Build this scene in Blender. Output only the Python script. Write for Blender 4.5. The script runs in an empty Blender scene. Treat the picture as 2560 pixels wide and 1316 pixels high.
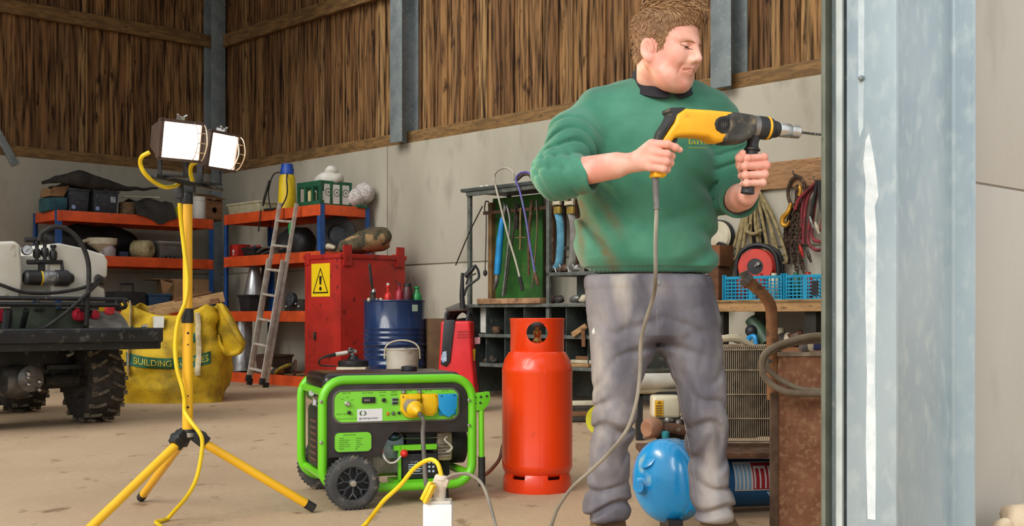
import bpy, bmesh, math, random
import numpy as np
from mathutils import Vector, Matrix, noise as mnoise

S = bpy.context.scene
C = S.collection
random.seed(7)

# ------------------------------------------------------------------ camera, sky, sun, exposure
IMG_W, IMG_H = 2560.0, 1316.0
F, CX, HY, EYE = 3000.0, 1280.0, 790.0, 0.76      # focal length in pixels, centre column, horizon row, eye height (m)
cam_d = bpy.data.cameras.new('camera')
cam = bpy.data.objects.new('camera', cam_d)
C.objects.link(cam)
cam.location = (0, 0, EYE)
cam.rotation_euler = (math.pi / 2, 0, 0)
cam_d.sensor_width = 36.0
cam_d.lens = 36.0 * F / IMG_W
cam_d.shift_y = (HY - IMG_H / 2) / IMG_W
cam_d.clip_start = 0.05
cam_d.clip_end = 200
S.camera = cam

world = bpy.data.worlds.new('overcast_sky')
S.world = world
world.use_nodes = True
wn = world.node_tree
bg = wn.nodes['Background']
bg.inputs['Color'].default_value = (0.93, 0.965, 1.0, 1)
bg.inputs['Strength'].default_value = 1.2

sun_d = bpy.data.lights.new('sun', 'SUN')
sun = bpy.data.objects.new('sun', sun_d)
C.objects.link(sun)
sun_d.energy = 3.0
sun_d.angle = math.radians(35)
sun_d.color = (1.0, 0.965, 0.91)
sun.location = (-4, -8, 8)
sun.rotation_euler = (Vector((0.55, 0.80, -0.62))).to_track_quat('-Z', 'Y').to_euler()

S.view_settings.view_transform = 'Standard'
S.view_settings.look = 'None'
S.view_settings.gamma = 1
S.view_settings.use_curve_mapping = False
S.view_settings.exposure = 0.0
S.cycles.max_bounces = 6
S.cycles.diffuse_bounces = 3
S.cycles.glossy_bounces = 3
S.cycles.transmission_bounces = 4
S.cycles.caustics_reflective = False
S.cycles.caustics_refractive = False
S.cycles.sample_clamp_indirect = 6.0

# ------------------------------------------------------------------ helpers
UX = Vector((-0.690, 0.724, 0.0))      # along the boarded side wall, away from the opening
VX = Vector((0.724, 0.690, 0.0))       # across the shed, towards that wall
UX.normalize(); VX.normalize()
ZX = Vector((0, 0, 1))
V_WALL, U_WALL, U_FRONT = 7.94, 13.86, 1.62


def P(px, py, Y):
    return Vector(((px - CX) / F * Y, Y, EYE + (HY - py) / F * Y))


def G(px, py):
    return P(px, py, EYE * F / (py - HY))


def W(u, v, z=0.0):
    return UX * u + VX * v + ZX * z


def onv(px, v):
    dx = (px - CX) / F
    return v / (VX.x * dx + VX.y)


def onu(px, u):
    dx = (px - CX) / F
    return u / (UX.x * dx + UX.y)


def frame(o, x, z=(0, 0, 1)):
    x = Vector(x).normalized(); z = Vector(z)
    y = z.cross(x).normalized(); z = x.cross(y).normalized()
    m = Matrix((x, y, z)).transposed().to_4x4()
    m.translation = Vector(o)
    return m


def rotz(o, deg):
    a = math.radians(deg)
    return frame(o, (math.cos(a), math.sin(a), 0))


def lin(c):
    if isinstance(c, str):
        c = tuple(int(c[i:i + 2], 16) / 255 for i in (0, 2, 4))
    return tuple(x / 12.92 if x <= 0.04045 else ((x + 0.055) / 1.055) ** 2.4 for x in c) + (1.0,)


MATS = {}


def mat(name, col, col2=None, scale=8.0, rough=0.5, metal=0.0, bump=0.0, bscale=60.0, stretch=(1, 1, 1), lo=0.4, hi=0.62,
        detail=5.0, spec=0.5, col3=None, s3=30.0, lo3=0.58, hi3=0.7, emit=0.0, coat=0.0, trans=0.0, alpha=1.0, rvar=0.0):
    if name in MATS:
        return MATS[name]
    m = bpy.data.materials.new(name)
    m.use_nodes = True
    nt = m.node_tree
    N, L = nt.nodes, nt.links
    b = N['Principled BSDF']
    b.inputs['Roughness'].default_value = rough
    b.inputs['Metallic'].default_value = metal
    b.inputs['Specular IOR Level'].default_value = spec
    b.inputs['Coat Weight'].default_value = coat
    b.inputs['Transmission Weight'].default_value = trans
    b.inputs['Alpha'].default_value = alpha
    b.inputs['Base Color'].default_value = lin(col)
    if col2 or bump or col3:
        tc = N.new('ShaderNodeTexCoord'); mp = N.new('ShaderNodeMapping')
        mp.inputs['Scale'].default_value = stretch
        L.new(tc.outputs['Object'], mp.inputs['Vector'])

        def nz(sc, dt):
            n = N.new('ShaderNodeTexNoise')
            n.inputs['Scale'].default_value = sc
            n.inputs['Detail'].default_value = dt
            L.new(mp.outputs[0], n.inputs['Vector'])
            return n

        def ramp(n, a, c):
            r = N.new('ShaderNodeMapRange')
            r.inputs['From Min'].default_value = a
            r.inputs['From Max'].default_value = c
            L.new(n.outputs['Fac'], r.inputs['Value'])
            return r
        src = None
        if col2:
            r = ramp(nz(scale, detail), lo, hi)
            mx = N.new('ShaderNodeMix'); mx.data_type = 'RGBA'
            mx.inputs[6].default_value = lin(col); mx.inputs[7].default_value = lin(col2)
            L.new(r.outputs[0], mx.inputs[0])
            src = mx
            if rvar:
                rr = N.new('ShaderNodeMapRange')
                rr.inputs['To Min'].default_value = rough; rr.inputs['To Max'].default_value = min(1, rough + rvar)
                L.new(r.outputs[0], rr.inputs['Value']); L.new(rr.outputs[0], b.inputs['Roughness'])
        if col3:
            r = ramp(nz(s3, 4.0), lo3, hi3)
            mx = N.new('ShaderNodeMix'); mx.data_type = 'RGBA'
            if src:
                L.new(src.outputs[2], mx.inputs[6])
            else:
                mx.inputs[6].default_value = lin(col)
            mx.inputs[7].default_value = lin(col3)
            L.new(r.outputs[0], mx.inputs[0])
            src = mx
        if src:
            L.new(src.outputs[2], b.inputs['Base Color'])
        if bump:
            n = nz(bscale, 4.0)
            bp = N.new('ShaderNodeBump')
            bp.inputs['Strength'].default_value = bump
            bp.inputs['Distance'].default_value = 0.01
            L.new(n.outputs['Fac'], bp.inputs['Height'])
            L.new(bp.outputs[0], b.inputs['Normal'])
    if emit:
        b.inputs['Emission Color'].default_value = lin(col)
        b.inputs['Emission Strength'].default_value = emit
    MATS[name] = m
    return m


LOC = {}


def spline(pts, n=6, closed=False):
    pts = [Vector(p) for p in pts]
    if len(pts) < 3:
        return pts
    out = []
    k = len(pts)
    segs = k if closed else k - 1
    for i in range(segs):
        p1, p2 = pts[i % k], pts[(i + 1) % k]
        p0 = pts[(i - 1) % k] if (closed or i > 0) else p1 * 2 - p2
        p3 = pts[(i + 2) % k] if (closed or i + 2 < k) else p2 * 2 - p1
        for j in range(n):
            t = j / n
            out.append(0.5 * ((2 * p1) + (p2 - p0) * t + (2 * p0 - 5 * p1 + 4 * p2 - p3) * t * t + (3 * p1 - p0 - 3 * p2 + p3) * t ** 3))
    if not closed:
        out.append(pts[-1])
    return out


class MB:
    def __init__(s, M=None):
        s.bm = bmesh.new()
        s.M = M.copy() if M is not None else Matrix()

    def vs(s, pts):
        return [s.bm.verts.new(s.M @ Vector(p)) for p in pts]

    def face(s, pts):
        s.bm.faces.new(s.vs(pts)); return s

    def box(s, c, d, M=None):
        c = Vector(c); h = Vector(d) / 2
        old = s.M
        if M is not None:
            s.M = s.M @ M
        v = s.vs([c + Vector((x * h.x, y * h.y, z * h.z)) for z in (-1, 1) for y in (-1, 1) for x in (-1, 1)])
        for f in ((0, 2, 3, 1), (4, 5, 7, 6), (0, 1, 5, 4), (2, 6, 7, 3), (0, 4, 6, 2), (1, 3, 7, 5)):
            s.bm.faces.new([v[i] for i in f])
        s.M = old
        return s

    def span(s, a, b):          # box from two opposite corners
        a = Vector(a); b = Vector(b)
        return s.box((a + b) / 2, (abs(b.x - a.x), abs(b.y - a.y), abs(b.z - a.z)))

    def bar(s, a, b, w, h, up=(0, 0, 1)):      # rectangular bar from a to b
        a = Vector(a); b = Vector(b); d = (b - a)
        x = d.normalized(); up = Vector(up)
        if abs(x.dot(up)) > 0.98:
            up = Vector((1, 0, 0))
        y = up.cross(x).normalized(); z = x.cross(y)
        r = []
        for q in (a, b):
            r.append(s.vs([q + y * (w / 2 * i) + z * (h / 2 * j) for i, j in ((-1, -1), (1, -1), (1, 1), (-1, 1))]))
        for i in range(4):
            s.bm.faces.new((r[0][i], r[0][(i + 1) % 4], r[1][(i + 1) % 4], r[1][i]))
        s.bm.faces.new(r[0][::-1]); s.bm.faces.new(r[1])
        return s

    def loft(s, rings, cap=True, closed=False):
        R = [s.vs(r) for r in rings]
        n = len(R[0])
        k = len(R)
        for a in range(k if closed else k - 1):
            A, B = R[a], R[(a + 1) % k]
            for i in range(n):
                s.bm.faces.new((A[i], A[(i + 1) % n], B[(i + 1) % n], B[i]))
        if cap and not closed:
            s.bm.faces.new(R[0][::-1]); s.bm.faces.new(R[-1])
        return s

    def tube(s, pts, r, seg=10, n=6, closed=False, smooth=True, sq=None):
        pts = [Vector(p) for p in pts]
        rl = list(r) if hasattr(r, '__len__') else None
        if smooth and len(pts) > 2:
            q = spline(pts, n, closed)
            if rl:
                m = len(q)
                rl = [float(np.interp(i / (m - 1) * (len(rl) - 1), range(len(rl)), rl)) for i in range(m)]
            pts = q
        k = len(pts)
        tans = []
        for i in range(k):
            a = pts[(i - 1) % k] if (closed or i > 0) else pts[i]
            b = pts[(i + 1) % k] if (closed or i < k - 1) else pts[i]
            t = (b - a)
            tans.append(t.normalized() if t.length > 1e-9 else Vector((0, 0, 1)))
        up = Vector((0, 0, 1)) if abs(tans[0].z) < 0.9 else Vector((1, 0, 0))
        nx = tans[0].cross(up).normalized()
        rings = []
        for i in range(k):
            t = tans[i]
            nx = (nx - t * nx.dot(t))
            nx = nx.normalized() if nx.length > 1e-6 else t.orthogonal().normalized()
            ny = t.cross(nx)
            rr = rl[i] if rl else r
            rings.append([pts[i] + (nx * math.cos(j * 2 * math.pi / seg) + ny * math.sin(j * 2 * math.pi / seg) * (sq or 1)) * rr for j in range(seg)])
        return s.loft(rings, closed=closed)

    def lathe(s, prof, o=(0, 0, 0), axis=(0, 0, 1), seg=32, cap=True, a0=0.0, sx=1.0):
        o = Vector(o); ax = Vector(axis).normalized()
        x = Vector((1, 0, 0)) if abs(ax.x) < 0.9 else Vector((0, 1, 0))
        x = (x - ax * x.dot(ax)).normalized(); y = ax.cross(x)
        rings = [[o + ax * h + (x * math.cos(a0 + j * 2 * math.pi / seg) * sx + y * math.sin(a0 + j * 2 * math.pi / seg)) * max(r, 1e-4) for j in range(seg)] for r, h in prof]
        return s.loft(rings, cap=cap)

    def prism(s, poly, o, x, y, t):     # polygon (a,b) in the plane of x,y, thickened by vector t
        o = Vector(o); x = Vector(x); y = Vector(y); t = Vector(t)
        A = [o + x * a + y * b for a, b in poly]
        return s.loft([A, [p + t for p in A]])

    def sphere(s, c, r, seg=16, rings=10):
        c = Vector(c)
        rr = Vector((r, r, r)) if not hasattr(r, '__len__') else Vector(r)
        R = []
        for i in range(1, rings):
            a = math.pi * i / rings
            R.append([c + Vector((rr.x * math.sin(a) * math.cos(j * 2 * math.pi / seg), rr.y * math.sin(a) * math.sin(j * 2 * math.pi / seg), -rr.z * math.cos(a))) for j in range(seg)])
        b = s.M @ (c - Vector((0, 0, rr.z))); t = s.M @ (c + Vector((0, 0, rr.z)))
        V = [s.vs(q) for q in R]
        for a in range(len(V) - 1):
            for i in range(seg):
                s.bm.faces.new((V[a][i], V[a][(i + 1) % seg], V[a + 1][(i + 1) % seg], V[a + 1][i]))
        vb = s.bm.verts.new(b); vt = s.bm.verts.new(t)
        for i in range(seg):
            s.bm.faces.new((vb, V[0][(i + 1) % seg], V[0][i]))
            s.bm.faces.new((vt, V[-1][i], V[-1][(i + 1) % seg]))
        return s

    def wob(s, amp, sc, seed=0.0):       # crumple by noise
        for v in s.bm.verts:
            q = v.co * sc + Vector((seed, seed * 1.7, -seed))
            v.co += Vector((mnoise.noise(q), mnoise.noise(q + Vector((31, 7, 3))), mnoise.noise(q + Vector((5, 17, 41))))) * amp
        return s

    def sub(s, n=1):
        bmesh.ops.subdivide_edges(s.bm, edges=s.bm.edges[:], cuts=n, use_grid_fill=True)
        return s

    def build(s, name, m, parent=None, bevel=0.0, sharp=38.0, base=None, bseg=2):
        bm = s.bm
        bmesh.ops.recalc_face_normals(bm, faces=bm.faces[:])
        th = math.radians(sharp)
        if bevel:
            es = [e for e in bm.edges if len(e.link_faces) == 2 and e.calc_face_angle(0) > th]
            bmesh.ops.bevel(bm, geom=es, offset=bevel, segments=bseg, affect='EDGES', clamp_overlap=True, profile=0.6)
        for f in bm.faces:
            f.smooth = True
        for e in bm.edges:
            if len(e.link_faces) != 2 or e.calc_face_angle(0) > th:
                e.smooth = False
        me = bpy.data.meshes.new(name)
        o = bpy.data.objects.new(name, me)
        C.objects.link(o)
        if parent is not None:
            o.parent = parent
            q = parent
            while q.parent is not None:
                q = q.parent
            base = LOC[q.name]
        else:
            if base is None:
                xs = [v.co for v in bm.verts]
                base = Vector(((min(c.x for c in xs) + max(c.x for c in xs)) / 2, (min(c.y for c in xs) + max(c.y for c in xs)) / 2, min(c.z for c in xs)))
            LOC[o.name] = Vector(base)
            o.location = base
        bmesh.ops.translate(bm, vec=-Vector(base), verts=bm.verts[:])
        bm.to_mesh(me); bm.free()
        me.materials.append(m)
        return o


def tag(o, label, cat, group=None, kind=None):
    o['label'] = label; o['category'] = cat
    if group:
        o['group'] = group
    if kind:
        o['kind'] = kind
    return o


def thing(name, label, cat, loc, group=None):
    o = bpy.data.objects.new(name, None)
    C.objects.link(o)
    o.empty_display_size = 0.05
    o.location = loc
    LOC[o.name] = Vector(loc)
    return tag(o, label, cat, group)


def struct(o, label=None, cat=None):
    o['kind'] = 'structure'
    if label:
        o['label'] = label; o['category'] = cat
    return o


def mesh_np(name, verts, faces, m, parent, smooth=True):
    q = parent
    while q.parent is not None:
        q = q.parent
    b = np.array(LOC[q.name])
    me = bpy.data.meshes.new(name)
    me.from_pydata((np.asarray(verts) - b).tolist(), [], np.asarray(faces).tolist())
    me.update()
    if smooth:
        me.polygons.foreach_set('use_smooth', [True] * len(me.polygons))
    o = bpy.data.objects.new(name, me)
    C.objects.link(o)
    o.parent = parent
    me.materials.append(m)
    return o


def text(name, body, o, x, up, height, m, parent, width=None, thick=0.001, place=None):
    cu = bpy.data.curves.new('lettering', 'FONT')
    cu.body = body
    cu.size = 1.0
    cu.resolution_u = 3
    to = bpy.data.objects.new('lettering', cu)
    C.objects.link(to)
    dg = bpy.context.evaluated_depsgraph_get()
    me = bpy.data.meshes.new_from_object(to.evaluated_get(dg))
    bpy.data.objects.remove(to); bpy.data.curves.remove(cu)
    co = np.array([v.co[:] for v in me.vertices])
    lo, hi = co.min(0), co.max(0)
    sy = height / max(hi[1] - lo[1], 1e-6)
    sx = width / (hi[0] - lo[0]) if width else sy
    x = Vector(x).normalized(); up = Vector(up).normalized(); nrm = x.cross(up)
    bm = bmesh.new(); bm.from_mesh(me)
    for v in bm.verts:
        a, b2 = (v.co.x - lo[0]) * sx, (v.co.y - lo[1]) * sy
        v.co = place(a, b2) if place else Vector(o) + x * a + up * b2 + nrm * thick
    bpy.data.meshes.remove(me)
    mb = MB(); mb.bm.free(); mb.bm = bm
    return mb.build(name, m, parent)


def copy_thing(o, loc, rz=None, label=None):
    def cp(a, par):
        c = a.copy(); C.objects.link(c); c.parent = par
        for ch in a.children:
            cp(ch, c)
        return c
    r = cp(o, None)
    r.location = loc
    LOC[r.name] = Vector(loc)
    if rz is not None:
        r.rotation_euler = (0, 0, rz)
    if label:
        r['label'] = label
    return r


def solo(name, mb, m, label, cat, group=None, bevel=0.0, sharp=38.0, kind=None):
    return tag(mb.build(name, m, None, bevel, sharp), label, cat, group, kind)
# ------------------------------------------------------------------ the shed
def concrete_mat(name, c1, c2, dark, scale=1.2):
    m = mat(name, c1, c2, scale=scale, rough=0.88, bump=0.25, bscale=45, stretch=(1, 1, 0.45), lo=0.35, hi=0.68, col3=dark, s3=4.0, lo3=0.58, hi3=0.95, detail=8, spec=0.25)
    return m


CONC = concrete_mat('wall_concrete', 'b9b3a2', 'a29b8a', '827a6a')
CONC_F = concrete_mat('front_concrete', 'bfbbb2', 'b4b0a6', '979288')
FLOOR = mat('dusty_floor', 'c4ab8c', 'b2977a', scale=1.1, rough=0.9, bump=0.35, bscale=26, lo=0.36, hi=0.66, col3='8d745a', s3=7.0, lo3=0.62, hi3=0.72, detail=9, spec=0.2, stretch=(1, 0.6, 1))


def board_mat():
    m = mat('board_timber', '6f4d30')
    nt = m.node_tree; N, L = nt.nodes, nt.links
    b = N['Principled BSDF']; b.inputs['Roughness'].default_value = 0.85
    b.inputs['Specular IOR Level'].default_value = 0.2
    g = N.new('ShaderNodeNewGeometry')
    cr = N.new('ShaderNodeValToRGB')
    e = cr.color_ramp.elements
    e[0].color = lin('6a4c30'); e[1].color = lin('b08b5c')
    for p, c in ((0.25, '8a6440'), (0.5, 'a57d50'), (0.75, '7c5a3c')):
        q = e.new(p); q.color = lin(c)
    L.new(g.outputs['Random Per Island'], cr.inputs[0])
    tc = N.new('ShaderNodeTexCoord'); mp = N.new('ShaderNodeMapping')
    mp.inputs['Scale'].default_value = (1, 1, 0.06)
    L.new(tc.outputs['Object'], mp.inputs[0])
    n = N.new('ShaderNodeTexNoise'); n.inputs['Scale'].default_value = 34; n.inputs['Detail'].default_value = 5
    L.new(mp.outputs[0], n.inputs['Vector'])
    r = N.new('ShaderNodeMapRange'); r.inputs[1].default_value = 0.42; r.inputs[2].default_value = 0.66
    L.new(n.outputs['Fac'], r.inputs[0])
    mx = N.new('ShaderNodeMix'); mx.data_type = 'RGBA'
    L.new(r.outputs[0], mx.inputs[0]); L.new(cr.outputs[0], mx.inputs[6])
    mx.inputs[7].default_value = lin('2e2015')
    n2 = N.new('ShaderNodeTexNoise'); n2.inputs['Scale'].default_value = 9; n2.inputs['Detail'].default_value = 3
    mp2 = N.new('ShaderNodeMapping'); mp2.inputs['Scale'].default_value = (1, 1, 0.35)
    L.new(tc.outputs['Object'], mp2.inputs[0]); L.new(mp2.outputs[0], n2.inputs['Vector'])
    r2 = N.new('ShaderNodeMapRange'); r2.inputs[1].default_value = 0.62; r2.inputs[2].default_value = 0.72
    L.new(n2.outputs['Fac'], r2.inputs[0])
    mx2 = N.new('ShaderNodeMix'); mx2.data_type = 'RGBA'
    L.new(r2.outputs[0], mx2.inputs[0]); L.new(mx.outputs[2], mx2.inputs[6]); mx2.inputs[7].default_value = lin('33231a')
    L.new(mx2.outputs[2], b.inputs['Base Color'])
    return m


BOARD = board_mat()
RAIL = mat('rail_timber', '8d6b3f', '6d5230', scale=5, rough=0.8, stretch=(1, 1, 6), col3='4e3a22', s3=14)
GALV = mat('galvanised_steel', '9fb0b8', '8ea0a9', scale=5, rough=0.42, metal=0.35, bump=0.05, bscale=160, col3='b3bfc2', s3=24, lo3=0.55, hi3=0.75)
GALV_D = mat('galvanised_steel_dull', '8c9697', '7a8588', scale=6, rough=0.55, metal=0.3, col3='a0a7a5', s3=28)

mb = MB()
for u0, u1 in ((-16, U_FRONT), (U_FRONT, 15.2)):
    a, b2 = W(u0, -16), W(u1, 16)
    mb.face([W(u0, -16), W(u1, -16), W(u1, 16), W(u0, 16)])
struct(mb.build('floor', FLOOR, base=(0, 0, 0)))

ZT = 2.585           # top of the concrete panels
ROOF_Z = 5.6
mbr = MB(Matrix((UX, VX, ZX)).transposed().to_4x4())   # local axes are u, v, z
MU = mbr.M


def pos_on_wall(px, v):
    Y = onv(px, v)
    q = Vector(((px - CX) / F * Y, Y, 0))
    return q.dot(UX)


def wall_concrete_u(name, v, u0, u1):
    m = MB(MU)
    for z0, z1 in ((-0.02, 1.285), (1.30, ZT)):
        edges = [u0, pos_on_wall(968, V_WALL), u1]
        for a, b3 in zip(edges[:-1], edges[1:]):
            m.span((a + 0.008, v, z0), (b3 - 0.008, v + 0.2, z1))
    m.span((u0, v + 0.02, 0), (u1, v + 0.19, ZT - 0.02))
    return struct(m.build(name, CONC, bevel=0.006, base=(0, 0, 0)))


wall_r = wall_concrete_u('wall_right', V_WALL, U_FRONT, U_WALL + 0.3)
m = MB(MU)
for z0, z1 in ((-0.02, 1.285), (1.30, ZT)):
    m.span((U_WALL, -7, z0), (U_WALL + 0.2, V_WALL, z1))
m.span((U_WALL + 0.02, -7, 0), (U_WALL + 0.19, V_WALL, ZT - 0.02))
wall_l = struct(m.build('wall_left', CONC, bevel=0.006, base=(0, 0, 0)))


def boards(parent, along_u, fixed, a0, a1):
    m = MB(MU)
    rnd = random.Random(3 if along_u else 5)
    a = a0
    k = 0
    while a < a1:
        w = rnd.uniform(0.085, 0.135)
        off = 0.022 if k % 2 else 0.0
        off += rnd.uniform(0, 0.006)
        x0, x1 = a, a + w
        t = 0.022
        if along_u:
            m.span((x0, fixed + off, ZT - 0.05), (x1, fixed + off + t, ROOF_Z))
        else:
            m.span((fixed + off, x0, ZT - 0.05), (fixed + off + t, x1, ROOF_Z))
        a += w - (0.014 if k % 2 else 0.006)
        k += 1
    return m.build('boarding', BOARD, parent)


boards(wall_r, True, V_WALL + 0.10, U_FRONT, U_WALL + 0.2)
boards(wall_l, False, U_WALL + 0.10, -7.0, V_WALL + 0.1)

# timber rails along the wall heads and purlins above
k = 0
for along_u, z0, z1, d in ((True, ZT, ZT + 0.125, 0.10), (False, ZT, ZT + 0.125, 0.10), (True, 4.22, 4.38, 0.09), (False, 4.22, 4.38, 0.09)):
    m = MB(MU)
    if along_u:
        m.span((U_FRONT, V_WALL + 0.015, z0), (U_WALL + 0.05, V_WALL + d, z1))
    else:
        m.span((U_WALL + 0.015, -7, z0), (U_WALL + d, V_WALL + 0.05, z1))
    k += 1
    struct(m.build('trim_%d' % k, RAIL, bevel=0.005))


def ibeam(name, u, v, z0, z1, along, d, bf, t, m_):
    """H section: web runs along axis 'along' ('u' or 'v') with depth d, flanges bf wide."""
    m = MB(MU)
    poly = [(-d / 2, -bf / 2), (-d / 2 + t, -bf / 2), (-d / 2 + t, -t / 2), (d / 2 - t, -t / 2), (d / 2 - t, -bf / 2), (d / 2, -bf / 2),
            (d / 2, bf / 2), (d / 2 - t, bf / 2), (d / 2 - t, t / 2), (-d / 2 + t, t / 2), (-d / 2 + t, bf / 2), (-d / 2, bf / 2)]
    x, y = ((1, 0, 0), (0, 1, 0)) if along == 'u' else ((0, 1, 0), (1, 0, 0))
    m.prism(poly, (u, v, z0), x, y, (0, 0, z1 - z0))
    return m.build(name, m_, bevel=0.002)


# posts of the frame: two on the boarded wall, one in the corner
uc1 = pos_on_wall(1010, V_WALL - 0.02)
uc2 = pos_on_wall(1822, V_WALL - 0.02)
for n, uc in enumerate((uc1, uc2)):
    o = ibeam('steel_column', uc, V_WALL - 0.015, ZT, ROOF_Z, 'v', 0.23, 0.20, 0.012, GALV_D)
    struct(o, ('galvanised steel column on the boarded wall above the red cabinet and blue drum', 'galvanised steel column on the boarded wall behind the man\'s raised head')[n], 'column')
o = ibeam('steel_column', U_WALL - 0.03, V_WALL - 0.05, 0.0, ROOF_Z, 'u', 0.2, 0.2, 0.012, GALV_D)
struct(o, 'dull steel column standing in the corner of the shed', 'column')
# diagonal brace on the end wall
m = MB()
ya = onu(40, U_WALL - 0.02); yb = onu(-75, U_WALL - 0.02)
m.bar(P(38, 412, ya), P(-75, 205, yb), 0.09, 0.02, up=UX)
struct(m.build('steel_brace', GALV_D, bevel=0.002), 'diagonal galvanised brace on the dark boarded end wall', 'brace')

# roof sheets over the bays
ROOFM = mat('roof_sheet', '4a4a48', '3c3c3a', scale=3, rough=0.8)
def roof_strip(u0, u1, v0=-7.0, v1=V_WALL + 0.4):
    m = MB(MU)
    nn = 120
    rows = []
    for i in range(nn + 1):
        v = v0 + i * (v1 - v0) / nn
        z = ROOF_Z + (0.03 if i % 2 else 0.0)
        rows.append([(u0, v, z), (u1, v, z), (u1, v, z + 0.02), (u0, v, z + 0.02)])
    m.loft(rows)
    struct(m.build('ceiling', ROOFM))


# unseen roof; gaps between the sheets added to let daylight onto the side wall
roof_strip(U_FRONT - 0.35, 2.5)
for uu in (3.7, 5.4, 7.1, 8.8):
    roof_strip(uu, uu + 0.5)
roof_strip(10.3, U_WALL + 0.4)
# front concrete panels beside the opening
m = MB(MU)
VC = 3.64
for z0, z1 in ((-0.02, 1.208), (1.215, 2.42), (2.43, ROOF_Z)):
    m.span((1.86, VC - 0.02, z0), (2.01, V_WALL + 0.2, z1))
m.span((1.87, VC - 0.01, 0), (2.0, V_WALL, ROOF_Z))
struct(m.build('wall_front', CONC_F, bevel=0.003, base=(0, 0, 0)))

# the big post at the opening
GALV_F = mat('galvanised_post', 'a9b9c0', '97a9b3', scale=3.5, rough=0.40, metal=0.25, bump=0.04, bscale=220, col3='b9c6c8', s3=30, lo3=0.5, hi3=0.8, stretch=(1, 1, 0.5))
near = P(2240, 0, 3.36)
uq, vq = near.dot(UX), near.dot(VX)
BF, DP, T = 0.155, 0.49, 0.014
post = thing('steel_column', 'large galvanised steel post beside the man at the shed opening', 'column', W(uq + BF / 2, vq + DP / 2, 0))
post['kind'] = 'structure'
m = MB(MU)
poly = []
t = T
d = DP; bf = BF
rr = 0.012
base_poly = [(-d / 2, -bf / 2), (-d / 2 + t, -bf / 2), (-d / 2 + t, -t / 2 - rr), (-d / 2 + t + rr * .3, -t / 2 - rr * .3), (-d / 2 + t + rr, -t / 2), (d / 2 - t - rr, -t / 2), (d / 2 - t - rr * .3, -t / 2 - rr * .3), (d / 2 - t, -t / 2 - rr), (d / 2 - t, -bf / 2), (d / 2, -bf / 2)]
poly = base_poly + [(x, -y) for x, y in base_poly[::-1]]
m.prism(poly, (uq + BF / 2, vq + DP / 2, 0), (0, 1, 0), (1, 0, 0), (0, 0, ROOF_Z))
m.build('post_section', GALV_F, post, bevel=0.0025)
# white patch, a paler streak above it and a bolt on the flange
PALE = mat('post_white', 'dde4e4', 'c6d1d4', scale=18, rough=0.55, bump=0.1, bscale=120)
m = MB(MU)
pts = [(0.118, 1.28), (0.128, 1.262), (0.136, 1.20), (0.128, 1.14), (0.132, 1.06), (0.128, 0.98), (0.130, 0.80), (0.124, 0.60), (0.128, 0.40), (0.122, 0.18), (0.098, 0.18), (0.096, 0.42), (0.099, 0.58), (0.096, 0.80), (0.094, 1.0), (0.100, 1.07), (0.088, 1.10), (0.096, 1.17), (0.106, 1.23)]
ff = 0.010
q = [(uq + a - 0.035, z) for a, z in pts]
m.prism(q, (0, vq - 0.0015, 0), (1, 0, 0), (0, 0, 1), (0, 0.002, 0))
m.build('pale_patch', PALE, post)
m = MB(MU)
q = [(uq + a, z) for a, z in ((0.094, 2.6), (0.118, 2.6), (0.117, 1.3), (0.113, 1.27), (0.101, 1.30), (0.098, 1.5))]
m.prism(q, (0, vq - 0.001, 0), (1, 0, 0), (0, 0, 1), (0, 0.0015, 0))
m.build('pale_streak', mat('post_pale_streak', 'c3d0d3', 'b1bfc4', scale=14, rough=0.5), post)
m = MB(MU)
m.lathe([(0.0, -0.016), (0.006, -0.014), (0.009, -0.004), (0.009, 0)], (uq + 0.105, vq, 1.44), (0, 1, 0), 8)
m.build('bolt', GALV_D, post)

# shutter guide channel fixed to the far edge of the post
guide = thing('shutter_guide', 'narrow galvanised guide channel touched by the drill bit, beside the big post', 'guide rail', W(uq + BF + 0.06, vq + 0.02, 0))
guide['kind'] = 'structure'
m = MB(MU)
u0 = uq + BF + 0.002
poly = [(0, 0.03), (0.022, 0.03), (0.022, 0.0), (0.040, 0.0), (0.040, 0.036), (0.088, 0.036), (0.088, 0.085), (0.083, 0.085), (0.083, 0.042), (0.035, 0.042), (0.035, 0.006), (0.027, 0.006), (0.027, 0.036), (0, 0.036)]
m.prism(poly, (u0, vq + 0.008, 0), (1, 0, 0), (0, 1, 0), (0, 0, ROOF_Z))
m.build('channel', GALV_D, guide, bevel=0.0015)
m = MB(MU)
m.span((u0 + 0.012, vq - 0.002, 0), (u0 + 0.032, vq + 0.012, ROOF_Z))
m.build('front_strip', mat('lit_zinc_strip', 'c3ccc9', 'b2bcb9', scale=9, rough=0.5, col3='b79a72', s3=3, lo3=0.66, hi3=0.76), guide, bevel=0.003)  # zinc made paler to look lit, with a tan rust stain
m = MB(MU)
m.span((u0 + 0.072, vq + 0.006, 0), (u0 + 0.088, vq + 0.045, ROOF_Z))
m.build('lip', mat('guide_lip', '7d8274', '6a6f62', scale=8, rough=0.6, metal=0.2), guide, bevel=0.005)
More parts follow.
